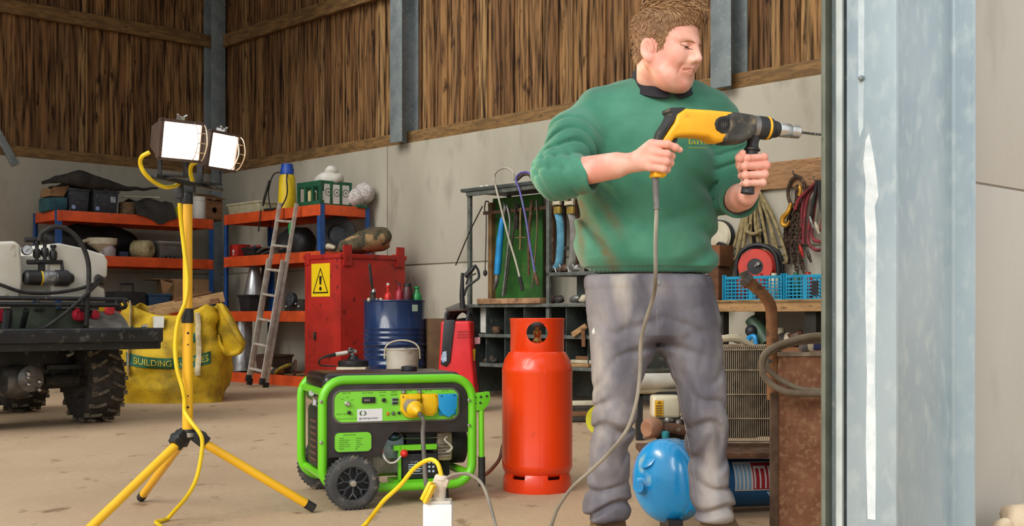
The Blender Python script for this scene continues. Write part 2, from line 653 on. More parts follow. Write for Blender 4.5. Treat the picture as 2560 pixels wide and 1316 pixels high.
# ------------------------------------------------------------------ shared paints
BLUE_ST = mat('blue_upright_steel', '1f4f8f', '1a4379', scale=10, rough=0.45, col3='3b6496', s3=40, lo3=0.62)
ORANGE_ST = mat('orange_beam_steel', 'd9531f', 'c4481b', scale=6, rough=0.5, col3='a94a28', s3=18, lo3=0.6)
CHIP = mat('shelf_board', 'a98a64', '927450', scale=14, rough=0.85)
BLACK_PL = mat('black_plastic', '1b1c1e', '26272a', scale=12, rough=0.5)
BLACK_RB = mat('black_rubber', '1c1b1a', '2a2826', scale=20, rough=0.75)
GREY_PL = mat('grey_plastic', '34383f', '2a2e34', scale=9, rough=0.5, col3='50555c', s3=22)
DARK_JUNK = mat('dark_oily_metal', '2b2723', '3d352d', scale=22, rough=0.7, bump=0.3, col3='5a4c3c', s3=40)
WHITE_PL = mat('white_plastic', 'd8d5cb', 'c7c3b6', scale=7, rough=0.5)
CREAM = mat('cream_plastic', 'cfc6ac', 'b9ae93', scale=9, rough=0.6)
CARD = mat('cardboard', '9a7650', '866544', scale=6, rough=0.85, col3='6e5236', s3=16)
WOOD = mat('pale_timber', 'b08a5c', '96734a', scale=6, rough=0.8, stretch=(1, 1, 5), col3='6f5334', s3=15)
WOOD_D = mat('brown_timber', '7d5434', '694527', scale=6, rough=0.8, stretch=(1, 1, 4), col3='4d3320', s3=15)
RED_P = mat('red_paint', 'b3261c', 'a02118', scale=5, rough=0.5, col3='6f1a14', s3=12, lo3=0.62)
SILVER = mat('silver_foil', 'b9b9b8', '9b9b9b', scale=7, rough=0.28, metal=0.75, bump=0.25, bscale=14)
ALU = mat('ladder_aluminium', 'cfc8bc', 'b3aa9c', scale=14, rough=0.4, metal=0.3)
STEEL = mat('worn_steel', '8d8b87', '6f6c68', scale=14, rough=0.42, metal=0.6)
CHROME = mat('bright_steel', 'c9c8c4', 'aeaca8', scale=20, rough=0.22, metal=0.85)
YELLOW_PL = mat('yellow_plastic', 'e8c81c', 'd4b213', scale=6, rough=0.45)
BLUE_PL = mat('blue_plastic', '1f4fae', '1a4494', scale=6, rough=0.45)
GREEN_PL = mat('green_crate_plastic', '1f5c3f', '194c34', scale=7, rough=0.5)
TEAL = mat('teal_cloth', '2f5a63', '24474f', scale=9, rough=0.85)


def solve(M, px, y=0.0):
    o = M.translation; X = M.col[0].xyz; Y = M.col[1].xyz
    dx = (px - CX) / F
    return (dx * (o.y + y * Y.y) - (o.x + y * Y.x)) / (X.x - dx * X.y)


def zz(M, px, py, y=0.0):
    q = M @ Vector((solve(M, px, y), y, 0))
    return EYE + (HY - py) / F * q.y


def rack(name, M, L, D, zs, top, label):
    t = thing(name, label, 'shelving', M @ Vector((L / 2, D / 2, 0)), 'blue and orange steel racking')
    pw = 0.058
    for x in (0, L):
        for y in (0, D):
            m = MB(M)
            sx = 1 if x == 0 else -1
            sy = 1 if y == 0 else -1
            m.prism([(0, 0), (pw * sx, 0), (pw * sx, 0.006 * sy), (0.006 * sx, 0.006 * sy), (0.006 * sx, pw * sy), (0, pw * sy)], (x, y, 0), (1, 0, 0), (0, 1, 0), (0, 0, top))
            for k in range(int(top / 0.1)):
                m.lathe([(0.006, 0), (0.005, 0.002)], (x + sx * 0.03, y - sy * 0.0005, 0.06 + k * 0.1), (0, -sy, 0), 8)
            m.build('upright', BLUE_ST, t)
    for z in zs:
        for y in (0.004, D - 0.004):
            m = MB(M)
            s = 1 if y < D / 2 else -1
            m.span((0.05, y, z - 0.105), (L - 0.05, y + s * 0.04, z + 0.012))
            for x in (0.03, L - 0.03):
                m.span((x - 0.03, y - s * 0.006, z - 0.11), (x + 0.03, y + s * 0.01, z + 0.01))
            m.build('beam', ORANGE_ST, t, bevel=0.006)
        for x in (0.004, L - 0.004):
            m = MB(M)
            s = 1 if x < L / 2 else -1
            m.span((x, 0.05, z - 0.10), (x + s * 0.04, D - 0.05, z + 0.010))
            m.build('side_beam', ORANGE_ST, t, bevel=0.006)
        m = MB(M)
        m.span((0.045, 0.045, z - 0.02), (L - 0.045, D - 0.045, z))
        m.build('shelf', CHIP, t)
    return t


# ---- racking against the boarded side wall
MR = frame(W(12.41, 7.2), -UX)
LR, DR = 1.95, 0.645
ZR = [0.10, 0.80, 1.43, 1.92]
rack('shelving_rack', MR, LR, DR, ZR, 1.93, 'blue and orange steel rack with ladder leaning on it, behind the red cabinet')

# ---- racking against the end wall
ML = frame(W(13.05, 5.50), VX)
LL, DL = 1.93, 0.66
rack('shelving_rack', ML, LL, DL, ZR, 1.93, 'blue and orange steel rack on the end wall behind the yellow bulk bag')


def bx(M, px0, px1, y, d, z, h, inset=0.0):
    """corner coordinates for a box on a shelf: pixel columns at its front, depth and height in metres"""
    return solve(M, px0, y), solve(M, px1, y)


def crate(name, M, x0, x1, y, d, z, h, m_, label, cat='crate', group=None, wall=0.008, slots=0, lidless=True):
    w = x1 - x0
    t = thing(name, label, cat, M @ Vector(((x0 + x1) / 2, y + d / 2, z)), group)
    a = MB(M)
    tp = 0.02
    def ring(q, zz_, i):
        return [(x0 + q + i, y + q + i, zz_), (x1 - q - i, y + q + i, zz_), (x1 - q - i, y + d - q - i, zz_), (x0 + q + i, y + d - q - i, zz_)]
    a.loft([ring(tp, z, 0), ring(0, z + h, 0), ring(0, z + h, wall), ring(tp, z + 0.012, wall)])
    a.build('shell', m_, t, bevel=0.004)
    a = MB(M)
    a.loft([ring(-0.008, z + h - 0.025, 0), ring(-0.008, z + h, 0), ring(0, z + h, 0.0), ring(0, z + h - 0.025, 0.0)], closed=True)
    a.build('rim', m_, t, bevel=0.003)
    return t


def blob(name, M, c, r, m_, label, cat, amp=0.03, sc=6, group=None, seed=1.0, seg=24, rings=16, flat=None, parent=None):
    a = MB(M)
    a.sphere(c, r, seg, rings)
    a.wob(amp, sc, seed)
    if flat is not None:
        zmin = (M @ Vector((0, 0, flat))).z
        for v in a.bm.verts:
            if v.co.z < zmin:
                v.co.z = zmin
    if parent is not None:
        return a.build(name, m_, parent, sharp=60)
    return solo(name, a, m_, label, cat, group, sharp=60)


# ================= things on the side rack
z = ZR[3]
x0, x1 = solve(MR, 572, 0.12), solve(MR, 652, 0.12)
t = crate('storage_tub', MR, x0, x1, 0.1, 0.28, z, 0.15, mat('clear_tub_plastic', 'b9b59a', 'a8a382', scale=10, rough=0.35), 'clear shallow tub of yellow and grey bits at the end of the top shelf', 'tub')
for k in range(4):
    blob('contents', MR, (x0 + 0.08 + k * 0.09, 0.22, z + 0.10), (0.055, 0.07, 0.06), (YELLOW_PL, GREY_PL)[k % 2], '', '', 0.02, 14, seed=k, seg=12, rings=8, parent=t)

# pump sprayer
xs = solve(MR, 718, 0.14)
ps = thing('pump_sprayer', 'yellow pressure sprayer with blue cap standing on the top shelf', 'garden sprayer', MR @ Vector((xs, 0.14, z)))
c = (xs, 0.14, z)
MB(MR).lathe([(0.085, 0.0), (0.098, 0.012), (0.1, 0.08), (0.094, 0.26), (0.088, 0.36), (0.07, 0.40), (0.05, 0.41)], c, seg=28).build('bottle', YELLOW_PL, ps)
MB(MR).lathe([(0.06, 0.385), (0.072, 0.39), (0.075, 0.46), (0.065, 0.475), (0.066, 0.49), (0.062, 0.515), (0.02, 0.52)], c, seg=24).build('cap', BLUE_PL, ps)
a = MB(MR)
a.box((xs - 0.08, 0.14, z + 0.395), (0.05, 0.02, 0.035))
a.build('strap_lug', BLUE_PL, ps, bevel=0.004)
a = MB(MR)
a.tube([(xs - 0.06, 0.1, z + 0.43), (xs - 0.14, 0.05, z + 0.40), (xs - 0.2, 0.03, z + 0.24), (xs - 0.19, 0.03, z + 0.1), (xs - 0.13, 0.02, z + 0.015)], 0.008)
a.tube([(xs + 0.06, 0.1, z + 0.40), (xs + 0.13, 0.05, z + 0.33), (xs + 0.15, 0.04, z + 0.16), (xs + 0.10, 0.0, z + 0.02)], 0.008)
a.build('hose', BLACK_RB, ps)
a = MB(MR)
a.tube([(xs - 0.17, 0.02, z + 0.34), (xs - 0.24, 0.0, z + 0.14), (xs - 0.27, -0.0, z + 0.06)], [0.012, 0.016, 0.008])
a.tube([(xs - 0.24, 0.0, z + 0.015), (xs - 0.1, -0.01, z + 0.015), (xs - 0.02, 0.0, z + 0.015)], 0.013)
a.build('lance', BLACK_PL, ps)
a = MB(MR)
a.tube([(xs - 0.30, -0.012, z + 0.02), (xs - 0.31, -0.02, z - 0.1), (xs - 0.33, -0.02, z - 0.22)], [0.006, 0.007, 0.009])
solo('hanging_cable', a, BLACK_RB, 'thin black cable hanging over the top beam beside the ladder', 'cable')

# green bottle crate with white pictures on it
x0, x1 = solve(MR, 752, 0.1), LR - 0.12
gc = thing('bottle_crate', 'green plastic crate with white pictures holding a white sack on the top shelf', 'crate', MR @ Vector(((x0 + x1) / 2, 0.3, z)))
gx0, gx1, gy0, gy1, gh = x0 + 0.02, LR - 0.08, 0.06, 0.44, 0.27
a = MB(MR)
for (xa, ya, xb, yb) in ((gx0, gy0, gx1, gy0), (gx1, gy0, gx1, gy1), (gx1, gy1, gx0, gy1), (gx0, gy1, gx0, gy0)):
    for zc, hh in ((0.03, 0.06), (gh - 0.03, 0.06)):
        a.bar((xa, ya, z + zc), (xb, yb, z + zc), 0.018, hh)
    for f in (0.0, 0.33, 0.66):
        a.box((xa + (xb - xa) * f, ya + (yb - ya) * f, z + gh / 2), (0.03, 0.03, gh))
a.span((gx0, gy0, z), (gx1, gy1, z + 0.01))
a.build('crate_frame', GREEN_PL, gc, bevel=0.003)
PAPER = mat('white_paper', 'd9d8cf', 'c5c4ba', scale=8, rough=0.7)
INK = mat('grey_print', '6a6c66', rough=0.7)
for k, (ya, yb) in enumerate(((0.10, 0.20), (0.21, 0.31), (0.33, 0.42))):
    a = MB(MR)
    a.span((gx1 + 0.002, ya, z + 0.03), (gx1 + 0.011, yb, z + gh - 0.035))
    p = a.build('picture', PAPER, gc)
    a = MB(MR)
    a.lathe([(0.034, 0.0), (0.042, 0.0), (0.042, 0.002), (0.034, 0.002)], (gx1 + 0.011, (ya + yb) / 2, z + 0.15), (1, 0, 0), 20, cap=False)
    a.lathe([(0.012, 0.0), (0.012, 0.002)], (gx1 + 0.011, (ya + yb) / 2, z + 0.15), (1, 0, 0), 12)
    a.build('printed_ring', INK, p)
blob('white_sack', MR, ((gx0 + gx1) / 2 + 0.09, 0.26, z + 0.30), (0.15, 0.14, 0.09), WHITE_PL, 'crumpled white sack heaped in the green plastic crate', 'sack', 0.03, 7, seed=3)
blob('white_sack', MR, ((gx0 + gx1) / 2 + 0.10, 0.27, z + 0.395), (0.075, 0.07, 0.055), WHITE_PL, 'small white knotted bag on top of the heaped white sack', 'sack', 0.015, 12, seed=5)
a = MB(MR)
a.lathe([(0.06, 0), (0.065, 0.02), (0.065, 0.15), (0.05, 0.17)], (gx0 + 0.11, 0.13, z + 0.012), seg=20)
solo('paint_tin', a, mat('tin_label', 'c9b45a', 'b8a698', scale=16, rough=0.5), 'round tin with yellow and pink label inside the green crate', 'tin')
# white balls of netting behind the crate
for k, (yy, zz_, r) in enumerate(((0.50, 0.10, 0.10), (0.60, 0.155, 0.115))):
    blob('twine_ball', MR, (LR - 0.06 + 0.02 * k, yy, z + zz_ + 0.01), (r, r, r), mat('white_twine', 'cfc6c1', 'a89f9b', scale=30, rough=0.85, bump=0.5, bscale=60, stretch=(1, 3, 1)), ('small pale ball of twine beside the green crate', 'large pale ball of twine at the wall end of the top shelf')[k], 'ball of twine', 0.012, 10, group='pale balls of twine', seed=k)
a = MB(MR)
a.span((LR - 0.05, 0.47, z), (LR + 0.02, 0.60, z + 0.03))
solo('small_basket', a, GREEN_PL, 'small green tray under the pale twine balls', 'tray', bevel=0.004)

# second shelf
z = ZR[2]
x0 = solve(MR, 578, 0.1)
a = MB(MR); a.span((x0, 0.08, z), (x0 + 0.17, 0.25, z + 0.16))
t = solo('red_box', a, RED_P, 'small red box at the end of the second shelf', 'box', bevel=0.006)
a = MB(MR); a.lathe([(0.02, 0), (0.02, 0.004)], (x0 + 0.09, 0.078, z + 0.08), (0, -1, 0), 12)
a.box((x0 + 0.09, 0.077, z + 0.06), (0.012, 0.006, 0.06))
a.build('emblem', WHITE_PL, t)
x1 = solve(MR, 612, 0.1)
t = crate('parts_tray', MR, x1, x1 + 0.26, 0.06, 0.2, z, 0.11, BLACK_PL, 'low black tray of odd parts beside the red box', 'tray')
for k in range(6):
    blob('part', MR, (x1 + 0.05 + 0.035 * k, 0.12 + 0.02 * (k % 2), z + 0.11), (0.03, 0.03, 0.025), (DARK_JUNK, STEEL, RED_P)[k % 3], '', '', 0.012, 30, seed=k, seg=10, rings=7, parent=t)
a = MB(MR)
a.tube([(x1 + 0.27, 0.1, z + 0.05), (x1 + 0.5, 0.05, z + 0.09), (x1 + 0.75, 0.06, z + 0.09)], 0.012)
a.tube([(x1 + 0.28, 0.14, z + 0.03), (x1 + 0.55, 0.1, z + 0.06), (x1 + 0.8, 0.1, z + 0.07)], 0.010)
solo('pipe_offcuts', a, STEEL, 'two thin grey pipes lying on the second shelf behind the ladder', 'pipes')
blob('black_bag', MR, (solve(MR, 735, 0.25), 0.28, z + 0.13), (0.28, 0.18, 0.18), BLACK_PL, 'big crumpled black bag on the second shelf behind the ladder', 'bag', 0.06, 5, seed=9, flat=z)
# black wheel and a green glove
a = MB(MR)
xw = solve(MR, 838, 0.3)
ww = thing('spare_wheel', 'black tyre standing on the second shelf behind the blue upright', 'tyre', MR @ Vector((LR - 0.16, 0.33, z)))
a = MB(MR)
ring = [(0.10, -0.04), (0.16, -0.055), (0.20, -0.045), (0.205, 0), (0.20, 0.045), (0.16, 0.055), (0.10, 0.04)]
a.lathe(ring + [ring[0]], (LR - 0.16, 0.33, z + 0.205), (0.75, -0.66, 0), 32, cap=False)
a.build('tyre', BLACK_RB, ww)
a = MB(MR)
a.lathe([(0.0, 0.01), (0.03, 0.012), (0.10, 0.0), (0.10, -0.02), (0.0, -0.02)], (LR - 0.16, 0.33, z + 0.205), (0.75, -0.66, 0), 24)
a.build('hub', GREY_PL, ww)
xg = solve(MR, 726, 0.02)
a = MB(MR)
a.tube([(xg - 0.02, 0.03, z + 0.22), (xg, 0.02, z + 0.30), (xg + 0.02, 0.02, z + 0.36)], [0.018, 0.026, 0.012], 10)
solo('green_bottle', a, mat('bright_green', '2fae5e', '249048', scale=8, rough=0.4), 'small bright green bottle propped between the ladder rails', 'bottle')  # plain bright green bottle colour
blob('pale_branch', MR, (LR + 0.02, 0.1, z + 0.05), (0.1, 0.035, 0.03), CREAM, 'pale gnarled stick on the shelf end by the red cabinet', 'stick', 0.02, 12, seed=2)

# third shelf
z = ZR[1]
x0 = solve(MR, 603, 0.08)
t = crate('plastic_bin', MR, x0, x0 + 0.24, 0.04, 0.28, z, 0.2, BLACK_PL, 'black bin on the third shelf with silver ducting standing in it', 'bin')
a = MB(MR)
a.lathe([(0.085, 0.02), (0.10, 0.1), (0.12, 0.22), (0.10, 0.34), (0.07, 0.46), (0.055, 0.53)], (x0 + 0.12, 0.18, z), seg=20)
a.wob(0.012, 9, 3)
solo('silver_duct', a, SILVER, 'crumpled silver duct standing in the black bin on the third shelf', 'duct', sharp=60)
a = MB(MR); a.bar((x0 - 0.0, 0.34, z), (x0 - 0.02, 0.40, z + 0.56), 0.06, 0.03, up=(0, 1, 0))
solo('black_strut', a, BLACK_PL, 'flat black strip standing behind the silver duct', 'strip')
xe = solve(MR, 735, 0.1)
e = thing('small_engine', 'oily dark engine on the third shelf between ladder and red cabinet', 'engine', MR @ Vector((xe, 0.2, z)))
a = MB(MR); a.span((xe - 0.16, 0.08, z), (xe + 0.2, 0.36, z + 0.14)); a.build('block', DARK_JUNK, e, bevel=0.02)
a = MB(MR); a.lathe([(0.075, 0), (0.08, 0.02), (0.08, 0.05), (0.05, 0.06)], (xe + 0.02, 0.08, z + 0.13), (0, -1, 0.15), 20); a.build('flywheel_cover', GREY_PL, e)
a = MB(MR)
for k in range(5):
    a.sphere((xe - 0.1 + 0.06 * k, 0.07, z + 0.06 + 0.03 * (k % 2)), 0.018, 10, 6)
a.build('bolts', CHROME, e)
# bottom shelf
z = ZR[0]
x0 = solve(MR, 570, 0.1)
a = MB(MR)
R = []
for k in range(9):
    f = k / 8
    zz_ = z + 0.02 + 0.60 * f
    w = 0.20 - 0.07 * f
    R.append([(x0 + 0.15 + 0.02 * f + w * math.cos(j * math.pi / 12) * 0.75, 0.18 + 0.04 * f - 0.11 * math.sin(j * math.pi / 12), zz_) for j in range(-2, 15)])
a.loft(R); a.wob(0.012, 6, 2)
solo('silver_insulation', a, SILVER, 'tall curved sheet of silver insulation standing on the bottom shelf', 'sheet', sharp=60)
xd = solve(MR, 655, 0.15)
t = crate('wooden_box', MR, xd - 0.1, xd + 0.22, 0.12, 0.3, z, 0.22, mat('dark_box', '4a3226', '3a281e', scale=8, rough=0.8), 'dark brown box on the bottom shelf behind the ladder', 'box')
xy = solve(MR, 706, 0.06)
a = MB(MR)
a.tube([(xy - 0.12, 0.06, z + 0.02), (xy, 0.04, z + 0.08), (xy + 0.14, 0.07, z + 0.13)], 0.035, sq=0.5)
solo('yellow_strap', a, mat('dull_yellow_web', 'a8973a', '8d7d30', scale=14, rough=0.8), 'dull yellow webbing strap on the bottom shelf', 'strap')
xb = solve(MR, 735, 0.1)
bd = thing('brake_disc', 'rusty brown brake disc standing on the bottom shelf', 'disc', MR @ Vector((xb, 0.1, z)))
a = MB(MR); a.lathe([(0.03, 0), (0.09, 0), (0.09, 0.02), (0.03, 0.02)], (xb, 0.12, z + 0.092), (-0.4, -0.9, 0.1), 24, cap=False)
a.bm.verts.ensure_lookup_table()
a.build('rotor', mat('rust_brown', '6e4a35', '583826', scale=18, rough=0.85, bump=0.3), bd)
a = MB(MR); a.lathe([(0.035, 0), (0.06, 0.01), (0.055, 0.035), (0.02, 0.04)], (xb, 0.115, z + 0.092), (-0.4, -0.9, 0.1), 18); a.build('hub', DARK_JUNK, bd)
for k in range(3):
    blob('scrap_lump', MR, (xd + 0.28 + 0.07 * k, 0.08 + 0.02 * k, z + 0.04), (0.05, 0.05, 0.05), (CREAM, DARK_JUNK, WOOD_D)[k], ('pale scrap lump', 'dark scrap lump', 'brown scrap lump')[k] + ' on the bottom shelf by the brake disc', 'scrap', 0.02, 20, seed=k, seg=12, rings=8, group='scrap on the bottom shelf', flat=z)

# ---- aluminium extension ladder leaning on the rack
b0 = G(643, 968); t0 = P(721, 508, 12.86)
ld = thing('extension_ladder', 'two-section aluminium extension ladder leaning against the rack', 'ladder', b0)
ax = (t0 - b0).normalized()
side = -UX
side = (side - ax * side.dot(ax)).normalized()
nrm = ax.cross(side).normalized()
if nrm.y > 0:
    nrm = -nrm
Lh = (t0 - b0).length
for sec, (off, f0, f1, w) in enumerate(((0.0, 0.0, 1.0, 0.165), (0.06, -0.0, 0.69, 0.14))):
    sc = MB()
    oo = b0 + nrm * off + side * (0.035 * sec)
    for s in (-1, 1):
        r = MB()
        a_ = oo + side * (s * w) + ax * (Lh * f0 + (0.02 if sec == 0 else 0.06))
        b_ = oo + side * (s * w) + ax * (Lh * f1)
        r.bar(a_, b_, 0.020, 0.045, up=nrm)
        o = r.build('rail', ALU, ld, bevel=0.004)
        ft = MB(); ft.bar(a_ - ax * 0.02, a_ + ax * 0.05, 0.03, 0.06, up=nrm); ft.build('foot', BLACK_RB, o, bevel=0.004)
    n = 7 if sec == 0 else 5
    for k in range(n):
        zf = (0.09 + k * 0.135) * Lh
        if zf > Lh * f1 - 0.05:
            break
        r = MB()
        r.tube([oo - side * w + ax * zf, oo + side * w + ax * zf], 0.014, 8, smooth=False)
        r.build('rung', ALU, ld)

# ================= things on the end-wall rack
z = ZR[3]
for k, (p0, p1, lab) in enumerate(((172, 216, 'dark grey storage box at the outer end of the top shelf, under the black cover'), (232, 295, 'dark grey storage box with white label, second along the top shelf'))):
    x0, x1 = solve(ML, p0, 0.08), solve(ML, p1, 0.08)
    t = crate('storage_box', ML, x0, x1 if k else x1 + 0.03, 0.06, 0.34, z, 0.27, GREY_PL, lab, 'storage box', 'dark storage boxes on the top shelf')
    a = MB(ML); a.lathe([(0.024, 0), (0.024, 0.004)], (x0 + 0.05, 0.07, z + 0.06), (0, -1, 0), 14); a.build('badge', mat('pale_blue_badge', '8b9cc4', rough=0.5), t)
    a = MB(ML); a.box(((x1 - 0.07), 0.058, z + 0.17), (0.06, 0.006, 0.07)); a.build('label', GREY_PL if k == 0 else mat('grey_label', '9aa3ab', '7b848c', scale=30), t)
xs_ = [solve(ML, p, 0.02) for p in (105, 150, 200, 250, 300, 350, 395)]
zs_ = [zz(ML, p, q, 0.02) for p, q in ((105, 460), (150, 452), (200, 452), (250, 462), (300, 472), (350, 476), (395, 474))]
a = MB(ML)
a.tube([(x, 0.04, z_ + 0.02) for x, z_ in zip(xs_, zs_)], [0.012, 0.03, 0.075, 0.06, 0.03, 0.016, 0.008], 12, sq=1.3)
a.tube([(xs_[0] + 0.1, 0.1, zs_[0] - 0.04), (xs_[2], 0.2, z + 0.31), (xs_[4], 0.25, z + 0.28)], [0.01, 0.05, 0.02], 10)
a.wob(0.02, 9, 4)
solo('black_cover', a, mat('black_cloth', '221f1c', '322c26', scale=12, rough=0.9), 'bundled black cover lying across the dark storage boxes', 'cover', sharp=70)
x0 = solve(ML, 122, 0.1)
a = MB(ML); a.span((x0, 0.1, z), (x0 + 0.22, 0.4, z + 0.16)); a.wob(0.02, 6, 2)
solo('folded_cloth', a, TEAL, 'folded teal cloth at the outer end of the top shelf', 'cloth', bevel=0.03, sharp=50)
a = MB(ML)
a.loft([[(x0 + 0.02, 0.12, z + 0.17), (x0 + 0.18, 0.12, z + 0.17), (x0 + 0.18, 0.4, z + 0.17), (x0 + 0.02, 0.4, z + 0.17)], [(x0 + 0.04, 0.1, z + 0.27), (x0 + 0.24, 0.1, z + 0.30), (x0 + 0.24, 0.4, z + 0.30), (x0 + 0.04, 0.4, z + 0.27)]])
solo('cardboard_box', a, CARD, 'torn cardboard box resting on the folded teal cloth', 'box', bevel=0.008)
x0 = solve(ML, 300, 0.1)
a = MB(ML)
a.lathe([(0.09, 0.0), (0.105, 0.02), (0.1, 0.14), (0.09, 0.16), (0.08, 0.15), (0.085, 0.03), (0.0, 0.02)], (x0 + 0.12, 0.16, z), seg=20)
solo('wicker_basket', a, mat('brown_wicker', '6b5236', '4c3a26', scale=40, rough=0.85, bump=0.4, bscale=80), 'small brown basket beside the draped grey tarpaulin', 'basket')
# grey tarpaulin hanging over the beam
x0, x1 = solve(ML, 345, 0.0), solve(ML, 440, 0.0)
a = MB(ML)
rows = []
for i in range(13):
    f = i / 12
    x = x0 + (x1 - x0) * f
    drop = 0.10 * max(0, 1 - abs(f - 0.55) / 0.42)
    zt = z + 0.22 - 0.02 * math.sin(f * 9)
    prof = [(0.45, zt - 0.05), (0.25, zt), (0.10, zt - 0.03), (0.03, z + 0.10), (-0.012, z + 0.03), (-0.018, z - drop)]
    rows.append([(x, y, q) for y, q in prof] + [(x, y + 0.02, q - 0.012) for y, q in prof[::-1][1:-1]])
a.loft(rows); a.wob(0.02, 8, 6)
solo('grey_tarpaulin', a, mat('grey_tarp', '3a3631', '2c2926', scale=7, rough=0.85), 'dark grey tarpaulin heaped on the top shelf and hanging over its beam', 'tarpaulin', sharp=70)
a = MB(ML); a.bar((x0 - 0.06, 0.28, z + 0.235), (x1 - 0.1, 0.22, z + 0.25), 0.06, 0.015)
solo('wooden_batten', a, CREAM, 'thin pale strip of wood lying on the tarpaulin', 'batten')
x0 = solve(ML, 441, 0.15)
a = MB(ML); a.lathe([(0.04, 0), (0.045, 0.01), (0.045, 0.10), (0.02, 0.13), (0.018, 0.15)], (x0, 0.12, z), seg=16)
solo('yellow_bottle', a, mat('lime_bottle', 'c9c022', rough=0.4), 'small lime yellow bottle on the top shelf beside the work light pole', 'bottle')
x0 = solve(ML, 499, 0.15)
pl = thing('white_bucket', 'white plastic bucket on the top shelf beside the wooden nest box', 'bucket', ML @ Vector((x0, 0.15, z)))
MB(ML).lathe([(0.08, 0), (0.09, 0.24), (0.096, 0.24), (0.096, 0.27), (0.085, 0.28), (0, 0.28)], (x0, 0.16, z), seg=26).build('tub', WHITE_PL, pl)
MB(ML).lathe([(0.1, 0.262), (0.1, 0.285), (0.06, 0.288), (0, 0.288)], (x0, 0.16, z), seg=26).build('lid', WHITE_PL, pl)
# nest box
x0, x1 = solve(ML, 518, 0.05), solve(ML, 556, 0.05)
nb = thing('nest_box', 'brown wooden nest box with round hole at the corner end of the top shelf', 'nest box', ML @ Vector(((x0 + x1) / 2, 0.2, z)))
a = MB(ML)
hb = 0.23
n = 20
cx_, cz_ = (x0 + x1) / 2, z + 0.13
outer = []
for j in range(n):
    an = j * 2 * math.pi / n + math.pi / n
    k_ = 1 / max(abs(math.cos(an)), abs(math.sin(an)))
    outer.append((cx_ + math.cos(an) * k_ * (x1 - x0) / 2, cz_ + math.sin(an) * k_ * hb / 2))
inner = [(cx_ + 0.035 * math.cos(j * 2 * math.pi / n + math.pi / n), cz_ + 0.035 * math.sin(j * 2 * math.pi / n + math.pi / n)) for j in range(n)]
a.loft([[(x, 0.05, q) for x, q in outer], [(x, 0.05, q) for x, q in inner], [(x, 0.065, q) for x, q in inner], [(x, 0.065, q) for x, q in outer]], closed=True)
a.build('front', WOOD_D, nb)
a = MB(ML)
a.span((x0, 0.065, z), (x0 + 0.012, 0.3, z + 0.27)); a.span((x1 - 0.012, 0.065, z), (x1, 0.3, z + 0.27)); a.span((x0, 0.29, z), (x1, 0.3, z + 0.3)); a.span((x0, 0.065, z), (x1, 0.3, z + 0.012))
a.build('sides', WOOD_D, nb)
a = MB(ML)
a.prism([(0.02, 0.255), (0.32, 0.33), (0.32, 0.345), (0.02, 0.27)], (x0 - 0.02, 0, z), (0, 1, 0), (0, 0, 1), (x1 - x0 + 0.04, 0, 0))
a.build('roof', WOOD_D, nb, bevel=0.003)

# second shelf of the end rack
z = ZR[2]
blob('black_bag', ML, (solve(ML, 235, 0.45), 0.47, z + 0.19), (0.60, 0.14, 0.2), BLACK_PL, 'long heap of black plastic behind the cream funnel on the second shelf', 'bag', 0.08, 4, seed=12, flat=z)
x0 = solve(ML, 262, 0.1)
fn = thing('funnel', 'big cream funnel standing on the second shelf of the end rack', 'funnel', ML @ Vector((x0, 0.14, z)))
MB(ML).lathe([(0.035, 0.0), (0.04, 0.06), (0.16, 0.15), (0.17, 0.22), (0.16, 0.22), (0.03, 0.06)], (x0, 0.17, z), seg=28).build('cone', CREAM, fn)
MB(ML).tube([(x0 - 0.16, 0.17, z + 0.19), (x0 - 0.24, 0.14, z + 0.17), (x0 - 0.27, 0.14, z + 0.12)], 0.02, 8).build('handle', CREAM, fn)
x0 = solve(ML, 277, 0.04)
a = MB(ML); a.lathe([(0.07, 0), (0.075, 0.02), (0.075, 0.10), (0.055, 0.12), (0.055, 0.14)], (x0, 0.085, z), seg=18)
solo('plastic_jar', a, mat('mauve_jar', 'a59a9a', '8d8383', scale=8, rough=0.5), 'pale mauve jar in front of the cream funnel', 'jar')
x0 = solve(ML, 222, 0.05)
a = MB(ML); a.span((x0 - 0.2, 0.05, z), (x0 - 0.02, 0.18, z + 0.09))
solo('small_carton', a, mat('grey_carton', '8c8a86', '77756f', scale=12, rough=0.7), 'low grey carton beside the cream funnel', 'carton', bevel=0.005)
x0 = solve(ML, 300, 0.06)
a = MB(ML); a.span((x0, 0.05, z), (x0 + 0.10, 0.15, z + 0.07))
solo('small_carton', a, mat('navy_carton', '2b3550', '222a40', scale=12, rough=0.7), 'low navy carton next to the mauve jar', 'carton', bevel=0.005)
# twine spool
x0 = solve(ML, 368, 0.1)
tw = thing('twine_spool', 'fat spool of cream baler twine lying on the second shelf', 'spool', ML @ Vector((x0, 0.16, z)))
TWINE = mat('baler_twine', 'b7a77f', '8f8059', scale=60, rough=0.9, bump=0.6, bscale=90)
axv = Vector((0.55, -0.83, 0)).normalized()
a = MB(ML)
a.lathe([(0.03, 0.12), (0.045, 0.125), (0.085, 0.12), (0.105, 0.10), (0.112, 0.0), (0.108, -0.1), (0.09, -0.12), (0.03, -0.12)] + [(0.03, 0.12)], (x0 - 0.02, 0.18, z + 0.112), axv, 30, cap=False)
a.build('twine', TWINE, tw)
a = MB(ML); a.lathe([(0.029, -0.11), (0.029, 0.09)], (x0 - 0.02, 0.18, z + 0.112), axv, 16); a.build('core', BLACK_PL, tw)
x0, x1 = solve(ML, 402, 0.08), solve(ML, 450, 0.08)
t = crate('clear_tub', ML, x0, x1 + 0.12, 0.1, 0.3, z + 0.0, 0.2, mat('clear_grey_tub', '6f6a62', '5d5951', scale=6, rough=0.3), 'clear plastic tub with lid on the second shelf behind the pole', 'tub')
